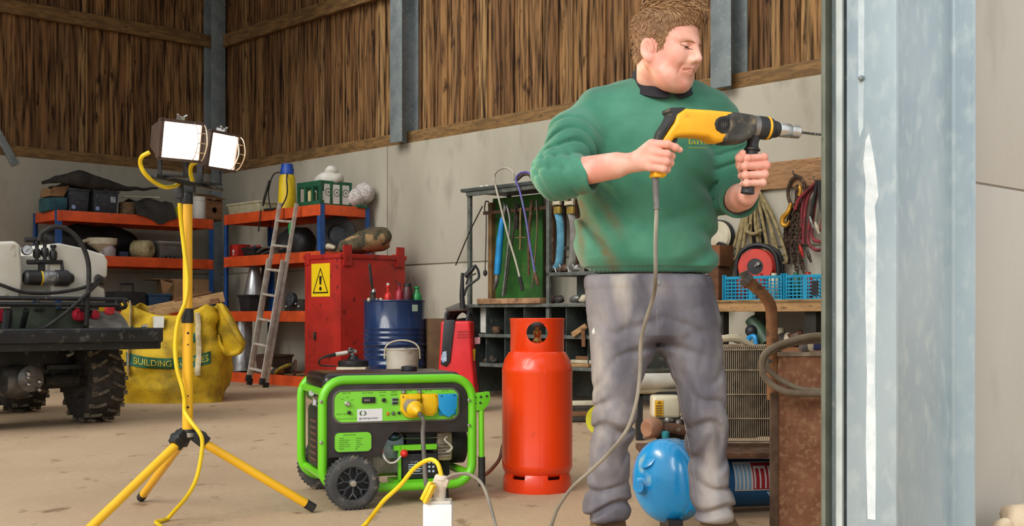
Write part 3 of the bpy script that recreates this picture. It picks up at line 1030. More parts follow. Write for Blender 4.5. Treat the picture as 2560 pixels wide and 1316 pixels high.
a = MB(ML); a.span((x0 - 0.01, 0.09, z + 0.2), (x1 + 0.13, 0.41, z + 0.215)); a.build('lid', mat('clear_lid', '9a958c', rough=0.3), t, bevel=0.004)
for k in range(4):
    blob('loose_fitting', ML, (x0 + 0.03 + 0.055 * k, 0.055, z + 0.022), (0.028, 0.025, 0.022), BLACK_PL, 'small black fitting on the shelf edge in front of the clear tub', 'fitting', 0.008, 40, seed=k, seg=10, rings=7, group='black fittings by the clear tub')

# third shelf of the end rack
z = ZR[1]
x0, x1 = solve(ML, 432, 0.06), solve(ML, 534, 0.06)
cb = thing('cardboard_box', 'large open cardboard box on the lower shelf above the yellow bulk bag', 'box', ML @ Vector(((x0 + x1) / 2, 0.25, z)))
a = MB(ML)
for q in (((x0, 0.05, z), (x1, 0.058, z + 0.4)), ((x0, 0.45, z), (x1, 0.458, z + 0.4)), ((x0, 0.05, z), (x0 + 0.008, 0.458, z + 0.4)), ((x1 - 0.008, 0.05, z), (x1, 0.458, z + 0.4)), ((x0, 0.05, z), (x1, 0.458, z + 0.008))):
    a.span(*q)
a.build('carton', CARD, cb)
a = MB(ML); a.prism([(0, 0), (0.01, 0), (-0.20, 0.02), (-0.21, 0.01)], (x0, 0.05, z + 0.38), (1, 0, 0), (0, 0, 1), (0, 0.40, 0)); a.build('flap', CARD, cb)
a = MB(ML); a.prism([(0, 0), (0.16, -0.05), (0.04, -0.20)], (x0 - 0.17, 0.04, z + 0.39), (1, 0, 0), (0, 0, 1), (0, 0.006, 0)); a.build('torn_flap', CARD, cb)
x0, x1 = solve(ML, 372, 0.05), solve(ML, 426, 0.05)
crate('blue_crate', ML, x0, x1, 0.04, 0.3, z, 0.22, mat('dull_blue_plastic', '2c4a66', '233c54', scale=7, rough=0.6), 'dull blue crate on the lower shelf beside the cardboard box', 'crate')
x0, x1 = solve(ML, 288, 0.04), solve(ML, 366, 0.04)
tb = thing('tool_box', 'black tool box with handle on the lower shelf behind the quad bike', 'tool box', ML @ Vector(((x0 + x1) / 2, 0.2, z)))
a = MB(ML); a.span((x0, 0.04, z), (x1, 0.3, z + 0.24)); a.build('body', BLACK_PL, tb, bevel=0.015)
a = MB(ML); a.tube([(x0 + 0.12, 0.17, z + 0.24), (x0 + 0.12, 0.17, z + 0.33), (x0 + 0.28, 0.17, z + 0.33), (x0 + 0.28, 0.17, z + 0.24)], 0.014, smooth=False); a.build('handle', BLACK_PL, tb)
# ------------------------------------------------------------------ quad bike with its sprayer
MA = frame((-3.0, 8.6, 0), VX)


def rear(pts, y):            # picture outline laid on the upright plane at local depth y of the quad
    return [(solve(MA, px, y), zz(MA, px, py, y)) for px, py in pts]


TYRE = mat('muddy_tyre', '2b2825', '3a342d', scale=16, rough=0.85, bump=0.3, col3='5d5244', s3=24, lo3=0.6)
LUG = mat('muddy_lug', '6d6353', '4c453b', scale=22, rough=0.85, col3='9a8c72', s3=34)
OLIVE = mat('olive_bodywork', '5b6656', '4a5348', scale=8, rough=0.5, col3='55594c', s3=26)
FENDER = mat('dusty_fender', '85817a', '6b6862', scale=14, rough=0.8, col3='77705f', s3=34)
BLACK_ST = mat('black_painted_steel', '1b1d1f', '232527', scale=9, rough=0.45, col3='4a4741', s3=30, lo3=0.62)
TANKW = mat('white_tank', 'dcdad0', 'cfccbe', scale=3, rough=0.45, col3='b7ab90', s3=8, lo3=0.66)
LENS_R = mat('red_lens', 'c1283a', 'd8384a', scale=12, rough=0.25)

q = thing('quad_bike', 'muddy quad bike seen from behind carrying a white sprayer', 'quad bike', MA.translation)


def wheel(cx, cy, r=0.295, w=0.25):
    a = MB(MA)
    pr = [(0.135, -w * .42), (0.20, -w * .5), (0.26, -w * .47), (r - 0.018, -w * .36), (r - 0.016, 0), (r - 0.018, w * .36), (0.26, w * .47), (0.20, w * .5), (0.135, w * .42)]
    a.lathe(pr + [(0.125, 0.0), pr[0]], (cx, cy, r), (1, 0, 0), 40, cap=False)
    t = a.build('wheel_tyre', TYRE, q, sharp=60)
    n = 17
    a = MB(MA)
    for k in range(n):
        for s in (-1, 1):
            pts = []
            for f, x in ((0.0, 0.015), (0.5, 0.06), (1.0, 0.118)):
                an = (k + (0.5 if s > 0 else 0)) * 2 * math.pi / n + f * 0.17
                rr = r - 0.004 - 0.03 * f * f
                pts.append(Vector((cx + s * x, cy + math.cos(an) * rr, r + math.sin(an) * rr)))
            a.tube(pts, 0.0125, 6, n=2)
            an = (k + 0.25) * 2 * math.pi / n
            a.box((cx + s * 0.11, cy + math.cos(an) * (r - .02), r + math.sin(an) * (r - .02)), (0.03, 0.03, 0.03))
    a.build('tread', LUG, t)
    a = MB(MA)
    a.lathe([(0.0, -0.02), (0.06, -0.025), (0.11, -0.03), (0.13, -w * .40), (0.142, -w * .43), (0.142, w * .43), (0.13, w * .40), (0.10, 0.05), (0, 0.05)], (cx, cy, r), (1, 0, 0), 28)
    a.build('rim', mat('muddy_rim', '6a645a', '4a453e', scale=18, rough=0.7, metal=0.2), t)


for cx_, cy_ in ((0.0, 0.0), (0.0, 1.30), (-0.98, 0.0), (-0.98, 1.30)):
    wheel(cx_, cy_)
a = MB(MA)
a.tube([(-0.98, 0, 0.295), (-0.0, 0, 0.295)], 0.035, 12, smooth=False)
a.tube([(-0.12, 0, 0.30), (-0.36, 0, 0.30)], 0.05, 12, smooth=False)
a.tube([(-0.98, 1.3, 0.295), (-0.0, 1.3, 0.295)], 0.03, 10, smooth=False)
a.build('axle', DARK_JUNK, q)
a = MB(MA)
a.lathe([(0.05, -0.12), (0.10, -0.08), (0.115, 0.0), (0.10, 0.08), (0.05, 0.12)], (-0.56, -0.0, 0.31), (1, 0, 0), 20)
a.lathe([(0.085, 0), (0.09, 0.03), (0.04, 0.05)], (-0.50, -0.10, 0.33), (0, -1, 0), 16)
a.build('differential', STEEL, q)
for k in range(6):
    a = MB(MA)
    a.sphere((-0.50 + 0.05 * math.cos(k * 2.1), -0.15, 0.31 + 0.06 * math.sin(k * 1.7)), 0.018, 8, 6)
    a.build('drive_bolt', CHROME, q)
a = MB(MA)
a.bar((-0.35, -0.02, 0.40), (-0.06, -0.05, 0.40), 0.04, 0.03); a.bar((-0.30, 0.0, 0.30), (-0.28, 0.06, 0.62), 0.04, 0.04)
a.tube([(-0.2, 0.05, 0.33), (-0.18, 0.1, 0.62)], 0.03, 10)
a.build('suspension', BLACK_ST, q)
a = MB(MA)
a.tube([(-0.33, -0.33, 0.56), (-0.31, -0.36, 0.51), (-0.35, -0.36, 0.49)], 0.012, 8)
a.build('tow_hook', STEEL, q)
# bodywork
a = MB(MA)
pl_ = [(-0.86, 0.55), (-0.12, 0.55), (-0.10, 0.80), (-0.88, 0.80)]
a.prism(pl_, (0, -0.18, 0), (1, 0, 0), (0, 0, 1), (0, 1.5, 0))
a.build('body', OLIVE, q, bevel=0.03)
a = MB(MA)
a.span((-0.66, -0.22, 0.66), (-0.36, -0.17, 0.83))
a.build('rear_panel', OLIVE, q, bevel=0.02)
a = MB(MA)
a.span((-0.85, 0.0, 0.34), (-0.15, 1.3, 0.60))
a.build('chassis', BLACK_ST, q, bevel=0.03)
for s in (0, 1):
    a = MB(MA)
    rows = []
    for k in range(11):
        an = math.radians(38 + k * 14.5)
        cx_, cz_ = 0.0, 0.40
        yy, zq = -math.cos(an) * 0.40, 0.42 + math.sin(an) * 0.40
        x0, x1 = (-0.16, 0.135) if s else (-1.11, -0.82)
        rows.append([(x0, yy, zq), (x1, yy, zq - 0.015), (x1, yy * 0.97, zq - 0.03), (x0, yy * 0.97, zq - 0.015)])
    a.loft(rows)
    a.build('fender', FENDER, q, bevel=0.004)
# black spray boom tray across the back
a = MB(MA)
a.prism([(-0.58, 0.585), (-0.58, 0.668), (-0.565, 0.676), (-0.22, 0.676), (-0.22, 0.64), (-0.55, 0.64), (-0.55, 0.57)], (-1.5, 0, 0), (0, 1, 0), (0, 0, 1), (1.74, 0, 0))
a.build('rear_tray', mat('scratched_black_tray', '2a2d2f', '1d1f21', scale=6, rough=0.4, col3='6c6a62', s3=22, lo3=0.58, hi3=0.8, stretch=(0.4, 1, 1)), q, bevel=0.003)
a = MB(MA); a.span((-1.5, -0.56, 0.53), (0.235, -0.50, 0.60)); a.build('boom_tube', BLACK_ST, q, bevel=0.008)
a = MB(MA); a.tube([(0.22, -0.30, 0.68), (0.26, -0.31, 0.69)], 0.012, 8); a.build('boom_clip', CHROME, q)
# rack
a = MB(MA)
a.tube([(-1.2, -0.36, 0.875), (-0.03, -0.36, 0.875), (0.05, -0.36, 0.865), (0.075, -0.34, 0.82), (0.08, -0.1, 0.81), (0.08, 0.4, 0.81)], 0.014, 8, n=4)
a.tube([(-1.2, -0.36, 0.835), (0.02, -0.36, 0.835)], 0.016, 8, smooth=False)
for x in (-1.05, -0.86, -0.55, -0.24, 0.0):
    a.tube([(x, -0.36, 0.835), (x, -0.36, 0.875)], 0.013, 8, smooth=False)
for x in (-0.8, -0.5, -0.2):
    a.tube([(x, -0.36, 0.80), (x, 0.4, 0.80)], 0.013, 8, smooth=False)
a.tube([(-0.74, -0.36, 0.80), (-0.74, -0.33, 0.68)], 0.03, 8, smooth=False)
a.tube([(-0.62, -0.36, 0.80), (-0.60, -0.22, 0.62), (-0.55, -0.2, 0.5)], 0.02, 8)
a.tube([(-0.17, -0.34, 0.80), (-0.20, -0.22, 0.62)], 0.014, 8)
a.build('rear_rack', BLACK_ST, q)
for px, py, r in ((200, 788, 0.046), (238, 788, 0.034), (4, 790, 0.046)):
    x = solve(MA, px, -0.24); z_ = zz(MA, px, py, -0.24)
    a = MB(MA); a.lathe([(r, 0.03), (r, 0.0), (r * .8, -0.012), (0, -0.016)], (x, -0.24, z_), (0, 1, 0), 20); a.build('tail_light', LENS_R, q)
x = solve(MA, 276, -0.28); z_ = zz(MA, 276, 776, -0.28)
a = MB(MA); a.lathe([(0.036, 0.03), (0.036, 0.0), (0.028, -0.012), (0, -0.016)], (x, -0.28, z_), (0, 1, 0), 20); a.build('reflector', mat('bright_red_lens', 'f04452', rough=0.2), q)
a = MB(MA); a.span((x - 0.06, -0.265, z_ - 0.01), (x - 0.01, -0.22, z_ + 0.05)); a.build('indicator', YELLOW_PL, q, bevel=0.006)

# sprayer on the rack
sp = thing('tank_sprayer', 'white sprayer tank with black pump and hoses on the quad bike rack', 'sprayer', MA @ Vector((-0.45, 0.05, 0.82)))
zb = 0.828
right_lobe = rear([(122, 640), (132, 612), (150, 608), (215, 622), (262, 637), (270, 652), (269, 690), (262, 698), (245, 700), (243, 714), (262, 722), (264, 748), (130, 748)], -0.26)
right_lobe = [(x, max(z_, zb)) for x, z_ in right_lobe]
a = MB(MA); a.prism(right_lobe, (0, -0.26, 0), (1, 0, 0), (0, 0, 1), (0, 0.62, 0)); a.build('tank', TANKW, sp, bevel=0.028, bseg=3)
left_lobe = rear([(-110, 612), (-60, 606), (38, 603), (52, 614), (56, 700), (50, 748), (-110, 748)], -0.27)
left_lobe = [(x, max(z_, zb)) for x, z_ in left_lobe]
a = MB(MA); a.prism(left_lobe, (0, -0.28, 0), (1, 0, 0), (0, 0, 1), (0, 0.64, 0)); a.build('tank_lobe', TANKW, sp, bevel=0.028, bseg=3)
mid = rear([(44, 640), (150, 636), (155, 748), (44, 748)], -0.2)
mid = [(x, max(z_, zb)) for x, z_ in mid]
a = MB(MA); a.prism(mid, (0, -0.17, 0), (1, 0, 0), (0, 0, 1), (0, 0.5, 0)); a.build('tank_waist', TANKW, sp, bevel=0.02)
xp, zp = rear([(62, 694), (165, 694)], -0.28)
yb = -0.27
a = MB(MA)
a.lathe([(0.035, 0.0), (0.05, 0.012), (0.052, 0.10), (0.045, 0.105)], (xp[0], yb, xp[1]), (1, 0, 0), 20)
a.lathe([(0.045, 0.20), (0.056, 0.21), (0.056, 0.29), (0.04, 0.31), (0.03, 0.33)], (xp[0], yb, xp[1]), (1, 0, 0), 20)
a.build('pump_ends', BLACK_PL, sp)
a = MB(MA); a.lathe([(0.047, 0.1), (0.05, 0.105), (0.05, 0.2), (0.047, 0.205)], (xp[0], yb, xp[1]), (1, 0, 0), 24); a.build('pump_motor', mat('pump_label', '9a9c9c', '6a6c6c', scale=40, rough=0.3, metal=0.4), sp)
a = MB(MA); a.lathe([(0.0515, 0.102), (0.0515, 0.112)], (xp[0], yb, xp[1]), (1, 0, 0), 24); a.build('pump_ring', YELLOW_PL, sp)
mf = rear([(68, 656), (105, 656), (158, 656), (160, 690)], yb)
a = MB(MA)
a.tube([(mf[0][0], yb, mf[0][1]), (mf[2][0] - 0.01, yb, mf[2][1]), (mf[3][0] - 0.01, yb, mf[3][1] + 0.01), (mf[3][0] - .01, yb, mf[3][1] - .05)], 0.016, 8, smooth=False)
for px, py in ((92, 612), (112, 606), (133, 620)):
    (x, z_), = rear([(px, py)], yb)
    a.tube([(x, yb, z_), (x, yb, mf[1][1])], 0.013, 8, smooth=False)
    a.lathe([(0.02, -0.03), (0.026, -0.015), (0.026, 0.015), (0.02, 0.03)], (x, yb, (z_ + mf[1][1]) / 2), seg=12)
    a.lathe([(0.018, 0), (0.022, 0.01), (0.018, 0.02)], (x, yb, z_), seg=10)
(xa_, za_), (xb_, zb_) = rear([(62, 600), (118, 600)], yb)
a.tube([(xa_, yb, za_), (xb_, yb, zb_)], 0.018, 8, smooth=False)
(x, z_), = rear([(104, 672)], yb)
a.bar((x, yb, z_ + 0.03), (x, yb, xp[1] + 0.03), 0.05, 0.03)
a.build('manifold', BLACK_PL, sp)
(x, z_), = rear([(68, 625)], yb - 0.03)
a = MB(MA); a.lathe([(0.03, 0.02), (0.036, 0.015), (0.036, 0), (0.032, -0.004), (0.03, 0.0)], (x, yb - 0.03, z_), (0, 1, 0), 24); a.build('gauge_case', BLACK_PL, sp)
a = MB(MA); a.lathe([(0.031, 0.0), (0.031, -0.002)], (x, yb - 0.03, z_), (0, 1, 0), 24); gf = a.build('gauge_face', mat('gauge_white', 'c9d2d8', rough=0.25), sp)
a = MB(MA); a.bar((x - 0.012, yb - 0.034, z_ - 0.012), (x + 0.014, yb - 0.034, z_ + 0.010), 0.003, 0.002); a.build('gauge_needle', BLACK_PL, gf)


def hosepts(pts, y):
    return [(solve(MA, px, y + dy), y + dy, zz(MA, px, py, y + dy)) for px, py, dy in pts]


a = MB(MA)
a.tube(hosepts([(98, 604, 0), (104, 585, 0), (125, 571, -.02), (150, 568, -.03), (180, 582, -.04), (205, 612, -.05), (220, 655, -.06), (222, 700, -.07), (218, 760, -.08), (216, 815, -.08)], -0.29), 0.0165, 10)
a.build('hose', BLACK_RB, sp)
a = MB(MA)
a.tube(hosepts([(-60, 690, 0), (0, 712, 0), (60, 731, 0), (130, 733, 0), (200, 722, 0), (245, 706, 0)], -0.31), 0.0115, 8)
a.tube(hosepts([(248, 705, 0), (210, 742, -.06), (165, 782, -.07), (120, 815, -.05), (100, 822, -.0)], -0.33), 0.0125, 8)
a.build('thin_hose', BLACK_RB, sp)
a = MB(MA)
(x, z_), = rear([(254, 702)], -0.3)
a.lathe([(0.02, -0.05), (0.03, -0.04), (0.03, 0.02), (0.015, 0.03)], (x, -0.3, z_), (1, 0, -0.5), 12)
a.build('outlet', DARK_JUNK, sp)

# ------------------------------------------------------------------ yellow bulk bag
BAGY = mat('yellow_woven_bag', 'd3ae14', 'ad8a12', scale=5, rough=0.75, bump=0.4, bscale=60, col3='86701d', s3=6, lo3=0.50, hi3=0.72, detail=8)
MBG = rotz((-2.99, 10.42, 0), 6)
bag = thing('bulk_bag', 'yellow woven builders bag with green printed bands, filled with offcuts', 'bulk bag', MBG @ Vector((0, 0.36, 0)))
BW, BD, BH = 0.80, 0.72, 0.88


def bagpt(a, zf, out=0.0, M=MBG):
    """a runs around the bag: 0..1 front, 1..2 right side, 2..3 back, 3..4 left side"""
    a = a % 4
    k, f = int(a), a - int(a)
    w, d = BW / 2 * (1 + 0.04 * math.sin(zf * 3) - 0.03 * zf), BD / 2
    cor = [(-w, -d), (w, -d), (w, d), (-w, d)]
    (x0, y0), (x1, y1) = cor[k], cor[(k + 1) % 4]
    x, y = x0 + (x1 - x0) * f, y0 + (y1 - y0) * f
    bulge = 0.06 * math.sin(math.pi * f) * math.sin(math.pi * min(1, zf * 0.9 + 0.08))
    nx, ny = ((0, -1), (1, 0), (0, 1), (-1, 0))[k]
    top = BH * (1 - 0.14 * math.sin(math.pi * f) * (1 if k in (0, 2) else 0.3)) - (0.0 if k != 1 else 0.03)
    z_ = top * zf
    n_ = mnoise.noise(Vector((x * 4, y * 4 + 3, z_ * 5))) * 0.045 + mnoise.noise(Vector((x * 9 + z_ * 4, y * 9, z_ * 9 + 5))) * 0.026 + abs(mnoise.noise(Vector((x * 6 - z_ * 5, y * 6, z_ * 12)))) * 0.03 + 0.012 * math.sin(z_ * 22 + x * 6) * (1 - zf)
    q_ = bulge + n_ + out
    # rounded corners
    cr = 0.06 * (abs(f - 0.5) * 2) ** 6
    x -= math.copysign(cr, x) * 0.5; y -= math.copysign(cr, y) * 0.5
    return M @ Vector((x + nx * q_, y + 0.36 + ny * q_, z_))


a = MB()
NA, NZ = 80, 26
rings = [[bagpt(4 * j / NA, i / NZ) for j in range(NA)] for i in range(NZ + 1)]
inn = [[p + (MBG @ Vector((0, 0.36, 0)) - Vector((p.x, p.y, 0))) * 0.05 - Vector((0, 0, 0.0 if i == 0 else 0.14)) for p in rings[-1]] for i in range(2)]
a.loft(rings + [[p - Vector((0, 0, 0)) for p in inn[0]], inn[1]])
a.build('bag_body', BAGY, bag, sharp=70)
GREENP = mat('green_print', '2f6b4a', '25583c', scale=14, rough=0.7)
YELP = mat('yellow_print', 'd8c54a', rough=0.7)


def bagpatch(name, a0, a1, z0, z1, m_, out=0.006, par=None):
    mbp = MB()
    n, k = 18, 5
    F0 = [[bagpt(a0 + (a1 - a0) * i / n, z0 + (z1 - z0) * j / k, out) for j in range(k + 1)] for i in range(n + 1)]
    B0 = [[bagpt(a0 + (a1 - a0) * i / n, z0 + (z1 - z0) * j / k, out - 0.004) for j in range(k + 1)] for i in range(n + 1)]
    mbp.loft([F0[i] + B0[i][::-1] for i in range(n + 1)])
    return mbp.build(name, m_, par or bag, sharp=70)


bp = bagpatch('green_band', 0.06, 0.97, 0.395, 0.52, GREENP)
bagpatch('green_badge', 0.09, 0.30, 0.70, 0.80, GREENP)
bagpatch('green_badge', 0.66, 0.80, 0.66, 0.76, GREENP)
bagpatch('blue_badge', 0.065, 0.13, 0.40, 0.515, mat('blue_print', '2b6076', rough=0.7), 0.009, bp)
text('band_lettering', 'BUILDING SUPPLIES', (0, 0, 0), (1, 0, 0), (0, 0, 1), 0.055, YELP, bp, width=0.62, place=lambda s, t_: bagpt(0.165 + s / 0.80, 0.425 + t_ / 0.80, 0.011))
LOOP = mat('lifting_loop', 'c9b99a', 'b3a27f', scale=20, rough=0.85)
for a_, s in ((0.10, -1), (0.80, 1)):
    lp = MB()
    pts = [bagpt(a_ + (0.03 if s > 0 else 0), 0.30 + 0.06 * k, 0.018) for k in range(12)]
    top = pts[-1]
    pts += [top + Vector((0.01 * s, 0.01, 0.06)), top + Vector((0.03 * s, 0.08, 0.05)), top + Vector((0.03 * s, 0.12, -0.08))] if s < 0 else []
    lp.tube(pts, 0.008, 8, sq=3.0, n=3)
    lp.build('lifting_loop', LOOP, bag)
# slack yellow flap hanging over the side
fl = MB()
o_ = MBG @ Vector((0.40, 0.1, 0.0))
prof = [(0.0, 0.86, 0.0), (0.06, 0.83, -.03), (0.13, 0.72, -.05), (0.20, 0.58, -.05), (0.24, 0.50, -.02), (0.20, 0.44, .02), (0.12, 0.42, .03), (0.06, 0.47, .0), (0.02, 0.6, -.01)]
A = [o_ + Vector((x, y, z_)) for x, z_, y in prof]
Bk = [p + Vector((-0.02, 0.22, 0.02)) for p in A]
fl.tube(A, [0.01, 0.03, 0.03, 0.025, 0.02, 0.025, 0.03, 0.03, 0.01], 8)
fl.loft([A, Bk])
fl.wob(0.02, 8, 2)
fl.build('side_flap', BAGY, bag, sharp=70)
a = MB(); c0 = bagpt(0.42, 0.93, 0.03)
a.box(c0, (0.09, 0.02, 0.10)); a.wob(0.01, 20, 3)
a.build('white_tag', PAPER, bag)
# offcuts lying in the bag mouth
for k, (p0, p1, ya, yb2, w) in enumerate((((385, 780), (560, 742), 10.5, 10.65, 0.09), ((400, 776), (548, 752), 10.62, 10.62, 0.05), ((372, 775), (468, 755), 10.75, 10.8, 0.07), ((440, 752), (525, 733), 10.6, 10.85, 0.03))):
    a = MB(); a.bar(P(*p0, ya), P(*p1, yb2), 0.06, w)
    solo('timber_offcut', a, WOOD if k % 2 == 0 else WOOD_D, ('long sawn timber offcut sticking out of the bulk bag, lowest one', 'brown offcut lying just above the long sawn one in the bag', 'short pale offcut at the back of the bag mouth', 'thin pale lath topmost in the bulk bag')[k], 'offcut', 'timber offcuts in the bulk bag', bevel=0.003)
a = MB(); c0 = P(430, 800, 10.72)
a.sphere((c0.x, c0.y + 0.05, c0.z - 0.08), (0.34, 0.26, 0.10), 24, 12); a.wob(0.05, 9, 2)
solo('rubble_heap', a, mat('bag_rubble', '4e3d2b', '332920', scale=12, rough=0.9), 'dark woody waste filling the yellow bulk bag', 'waste', kind='stuff', sharp=70)

# ------------------------------------------------------------------ red cabinet
MC = frame(W(9.54, 6.80), VX)
cab = thing('steel_cabinet', 'red steel cabinet with yellow warning sign beside the blue drum', 'cabinet', MC @ Vector((0.41, 0.31, 0)))
CW, CD, CH = 0.80, 0.61, 1.365
a = MB(MC); a.span((0, 0, 0.0), (CW, CD, CH - 0.02)); a.build('body', RED_P, cab, bevel=0.008)
a = MB(MC); a.span((-0.004, 0.03, 0.30), (0.002, CD - 0.03, CH - 0.075)); a.build('door', RED_P, cab, bevel=0.003)
a = MB(MC); a.span((-0.004, 0.03, 0.02), (0.002, CD - 0.03, 0.285)); a.build('lower_door', RED_P, cab, bevel=0.003)
a = MB(MC); a.span((-0.012, -0.012, CH - 0.045), (CW + 0.012, CD + 0.01, CH)); a.build('top_rim', RED_P, cab, bevel=0.006)
for x, y in ((0.03, -0.012), (CW - 0.12, -0.012), (0.0, CD - 0.1)):
    a = MB(MC)
    if y < 0:
        a.span((x, y - 0.004, CH - 0.12), (x + 0.10, y + 0.012, CH + 0.085)); a.span((x, y, CH), (x + 0.10, y + 0.08, CH + 0.012))
    else:
        a.span((-0.016, y, CH - 0.1), (0.0, y + 0.08, CH + 0.02))
    a.build('lifting_lug', RED_P, cab, bevel=0.004)
a = MB(MC); a.span((-0.03, 0.40, 0.52), (-0.004, 0.42, 0.60)); a.build('door_latch', DARK_JUNK, cab, bevel=0.003)
# warning sign on the door
MCS = frame(MC @ Vector((0, CD, 0)), -UX)      # looking at the door: x runs towards the corner
sx0, sx1 = [CD - (solve(frame(MC @ Vector((0, 0, 0)), UX), p, 0.0)) for p in (780, 826)]
if sx0 > sx1:
    sx0, sx1 = sx1, sx0
syY = onv(803, 6.79)
sz0, sz1 = EYE + (HY - 742) / F * syY, EYE + (HY - 659) / F * syY
SIGNY = mat('sign_yellow', 'f2cc12', rough=0.4)
INKB = mat('black_ink', '141414', rough=0.5)
a = MB(MCS); a.span((sx0, -0.007, sz0), (sx1, -0.004, sz1)); sg = a.build('warning_sign', SIGNY, cab)
w_ = sx1 - sx0
xm = (sx0 + sx1) / 2
h_ = sz1 - sz0
tri = [(xm - w_ * .42, sz0 + h_ * .10), (xm + w_ * .42, sz0 + h_ * .10), (xm, sz0 + h_ * .88)]
cen = (xm, sz0 + h_ * .38)
a = MB(MCS)
for i in range(3):
    p, r = tri[i], tri[(i + 1) % 3]
    a.bar((p[0], -0.009, p[1]), (r[0], -0.009, r[1]), 0.002, 0.016, up=(0, 0, 1)) if False else a.prism([(0, 0), (1, 0)] and [p, r, (cen[0] + (r[0] - cen[0]) * .86, cen[1] + (r[1] - cen[1]) * .86), (cen[0] + (p[0] - cen[0]) * .86, cen[1] + (p[1] - cen[1]) * .86)], (0, -0.009, 0), (1, 0, 0), (0, 0, 1), (0, 0.002, 0))
a.prism([(xm - .022, sz0 + h_ * .62), (xm + .022, sz0 + h_ * .62), (xm + .013, sz0 + h_ * .36), (xm - .013, sz0 + h_ * .36)], (0, -0.009, 0), (1, 0, 0), (0, 0, 1), (0, 0.002, 0))
a.lathe([(0.02, 0), (0.02, 0.002)], (xm, -0.009, sz0 + h_ * .24), (0, 1, 0), 14)
a.build('exclamation_mark', INKB, sg)
# camouflage bag on top
CAMO = mat('camouflage_cloth', '5a4c35', '3b3a28', scale=9, rough=0.85, lo=0.45, hi=0.55, col3='9a7b54', s3=7, lo3=0.52, hi3=0.58, stretch=(1.4, 1.4, 0.8))
a = MB(MC)
R = []
for k, (x, zc, r) in enumerate(((0.16, 0.05, 0.02), (0.22, 0.07, 0.06), (0.34, 0.10, 0.09), (0.46, 0.135, 0.115), (0.58, 0.16, 0.13), (0.68, 0.175, 0.13), (0.735, 0.17, 0.10), (0.755, 0.165, 0.05))):
    R.append([(x + 0.02 * math.sin(j), 0.26 + r * 1.3 * math.cos(j * math.pi / 10), CH + 0.004 + zc + r * math.sin(j * math.pi / 10)) for j in range(20)])
a.loft(R); a.wob(0.022, 8, 4)
for v in a.bm.verts:
    v.co.z = max(v.co.z, CH + 0.004)
solo('camouflage_bag', a, CAMO, 'camouflage cloth bag lying on top of the red cabinet', 'bag', sharp=70)

# ------------------------------------------------------------------ blue drum and what stands on it
DRUM = mat('blue_drum_paint', '1d3560', '182c52', scale=4, rough=0.22, coat=0.3, col3='2d4774', s3=22, lo3=0.66)
dc = Vector((-1.075, 11.0, 0))
dr = thing('oil_drum', 'dark blue ribbed oil drum beside the red cabinet', 'drum', dc)
pr = [(0.0, 0.005), (0.275, 0.005), (0.285, 0.0), (0.29, 0.01), (0.283, 0.02), (0.283, 0.28), (0.283, 0.285), (0.29, 0.30), (0.293, 0.315), (0.29, 0.33), (0.283, 0.345)]
for zc in (0.40, 0.445, 0.50, 0.555, 0.60, 0.645):
    r_ = 0.296 if zc == 0.50 else 0.289
    pr += [(0.283, zc - 0.016), (r_, zc - 0.006), (r_, zc + 0.006), (0.283, zc + 0.016)]
pr += [(0.283, 0.86), (0.283, 0.885), (0.289, 0.888), (0.291, 0.897), (0.287, 0.903), (0.278, 0.90), (0.277, 0.885), (0.0, 0.882)]
MB(rotz(dc, 0)).lathe(pr, seg=56).build('drum_body', DRUM, dr, sharp=60)
a = MB(); a.prism([(-0.03, 0.80), (0.03, 0.80), (0.03, 0.86), (-0.03, 0.86)], dc + Vector((0.2, -0.197, 0)), (0.72, 0.69, 0), (0, 0, 1), (0.72 * .0 + .003, -.003, 0)); a.build('sticker', mat('pale_sticker', 'b9cdb9', rough=0.5), dr)
ZD = 0.883
gn = thing('grease_gun', 'dark grease gun with long lever standing on the blue drum', 'grease gun', P(932, 750, 10.9) * 1.0)
LOC[gn.name] = gn.location.copy()
g0 = Vector((P(932, 750, 10.86).x, 10.86, ZD))
MB().lathe([(0.03, 0), (0.035, 0.02), (0.024, 0.06), (0.028, 0.09), (0.015, 0.11)], g0, seg=14).build('body', DARK_JUNK, gn)
a = MB(); a.tube([g0 + Vector((0.0, 0, 0.1)), g0 + Vector((-0.015, 0, 0.2)), g0 + Vector((-0.03, 0, 0.35))], [0.008, 0.014, 0.012], 8); a.build('lever', BLACK_ST, gn)
MB().lathe([(0.012, 0), (0.02, 0.01), (0.018, 0.03), (0.01, 0.04)], g0 + Vector((0.01, -0.02, 0.08)), seg=10).build('nozzle', CHROME, gn)
botl = [(970, 'bright red', mat('red_bottle', 'd22a22', rough=0.35), [(0.03, 0), (0.034, 0.01), (0.034, 0.06), (0.02, 0.085), (0.012, 0.09), (0.013, 0.13), (0.018, 0.135), (0.018, 0.15), (0.006, 0.16)], 'bright red squeeze bottle first from the grease gun on the drum'),
        (998, 'red', mat('dull_red_bottle', '9c2330', rough=0.4), [(0.034, 0), (0.036, 0.01), (0.034, 0.09), (0.02, 0.11), (0.012, 0.12), (0.012, 0.145), (0.02, 0.15), (0.006, 0.165)], 'dull red bottle in the middle of the row on the drum'),
        (1019, 'brown', mat('maroon_bottle', '57262a', '3c1d20', scale=20, rough=0.45), [(0.042, 0), (0.045, 0.01), (0.045, 0.12), (0.035, 0.14), (0.034, 0.165), (0.02, 0.175)], 'stout maroon bottle with black top on the drum'),
        (1042, 'green', mat('green_oil_can', '2f8f4c', '247a3e', scale=10, rough=0.4), [(0.044, 0), (0.046, 0.008), (0.046, 0.06), (0.022, 0.10), (0.02, 0.125), (0.03, 0.13), (0.03, 0.14), (0.006, 0.145)], 'green oil can with thin spout at the outer edge of the drum')]
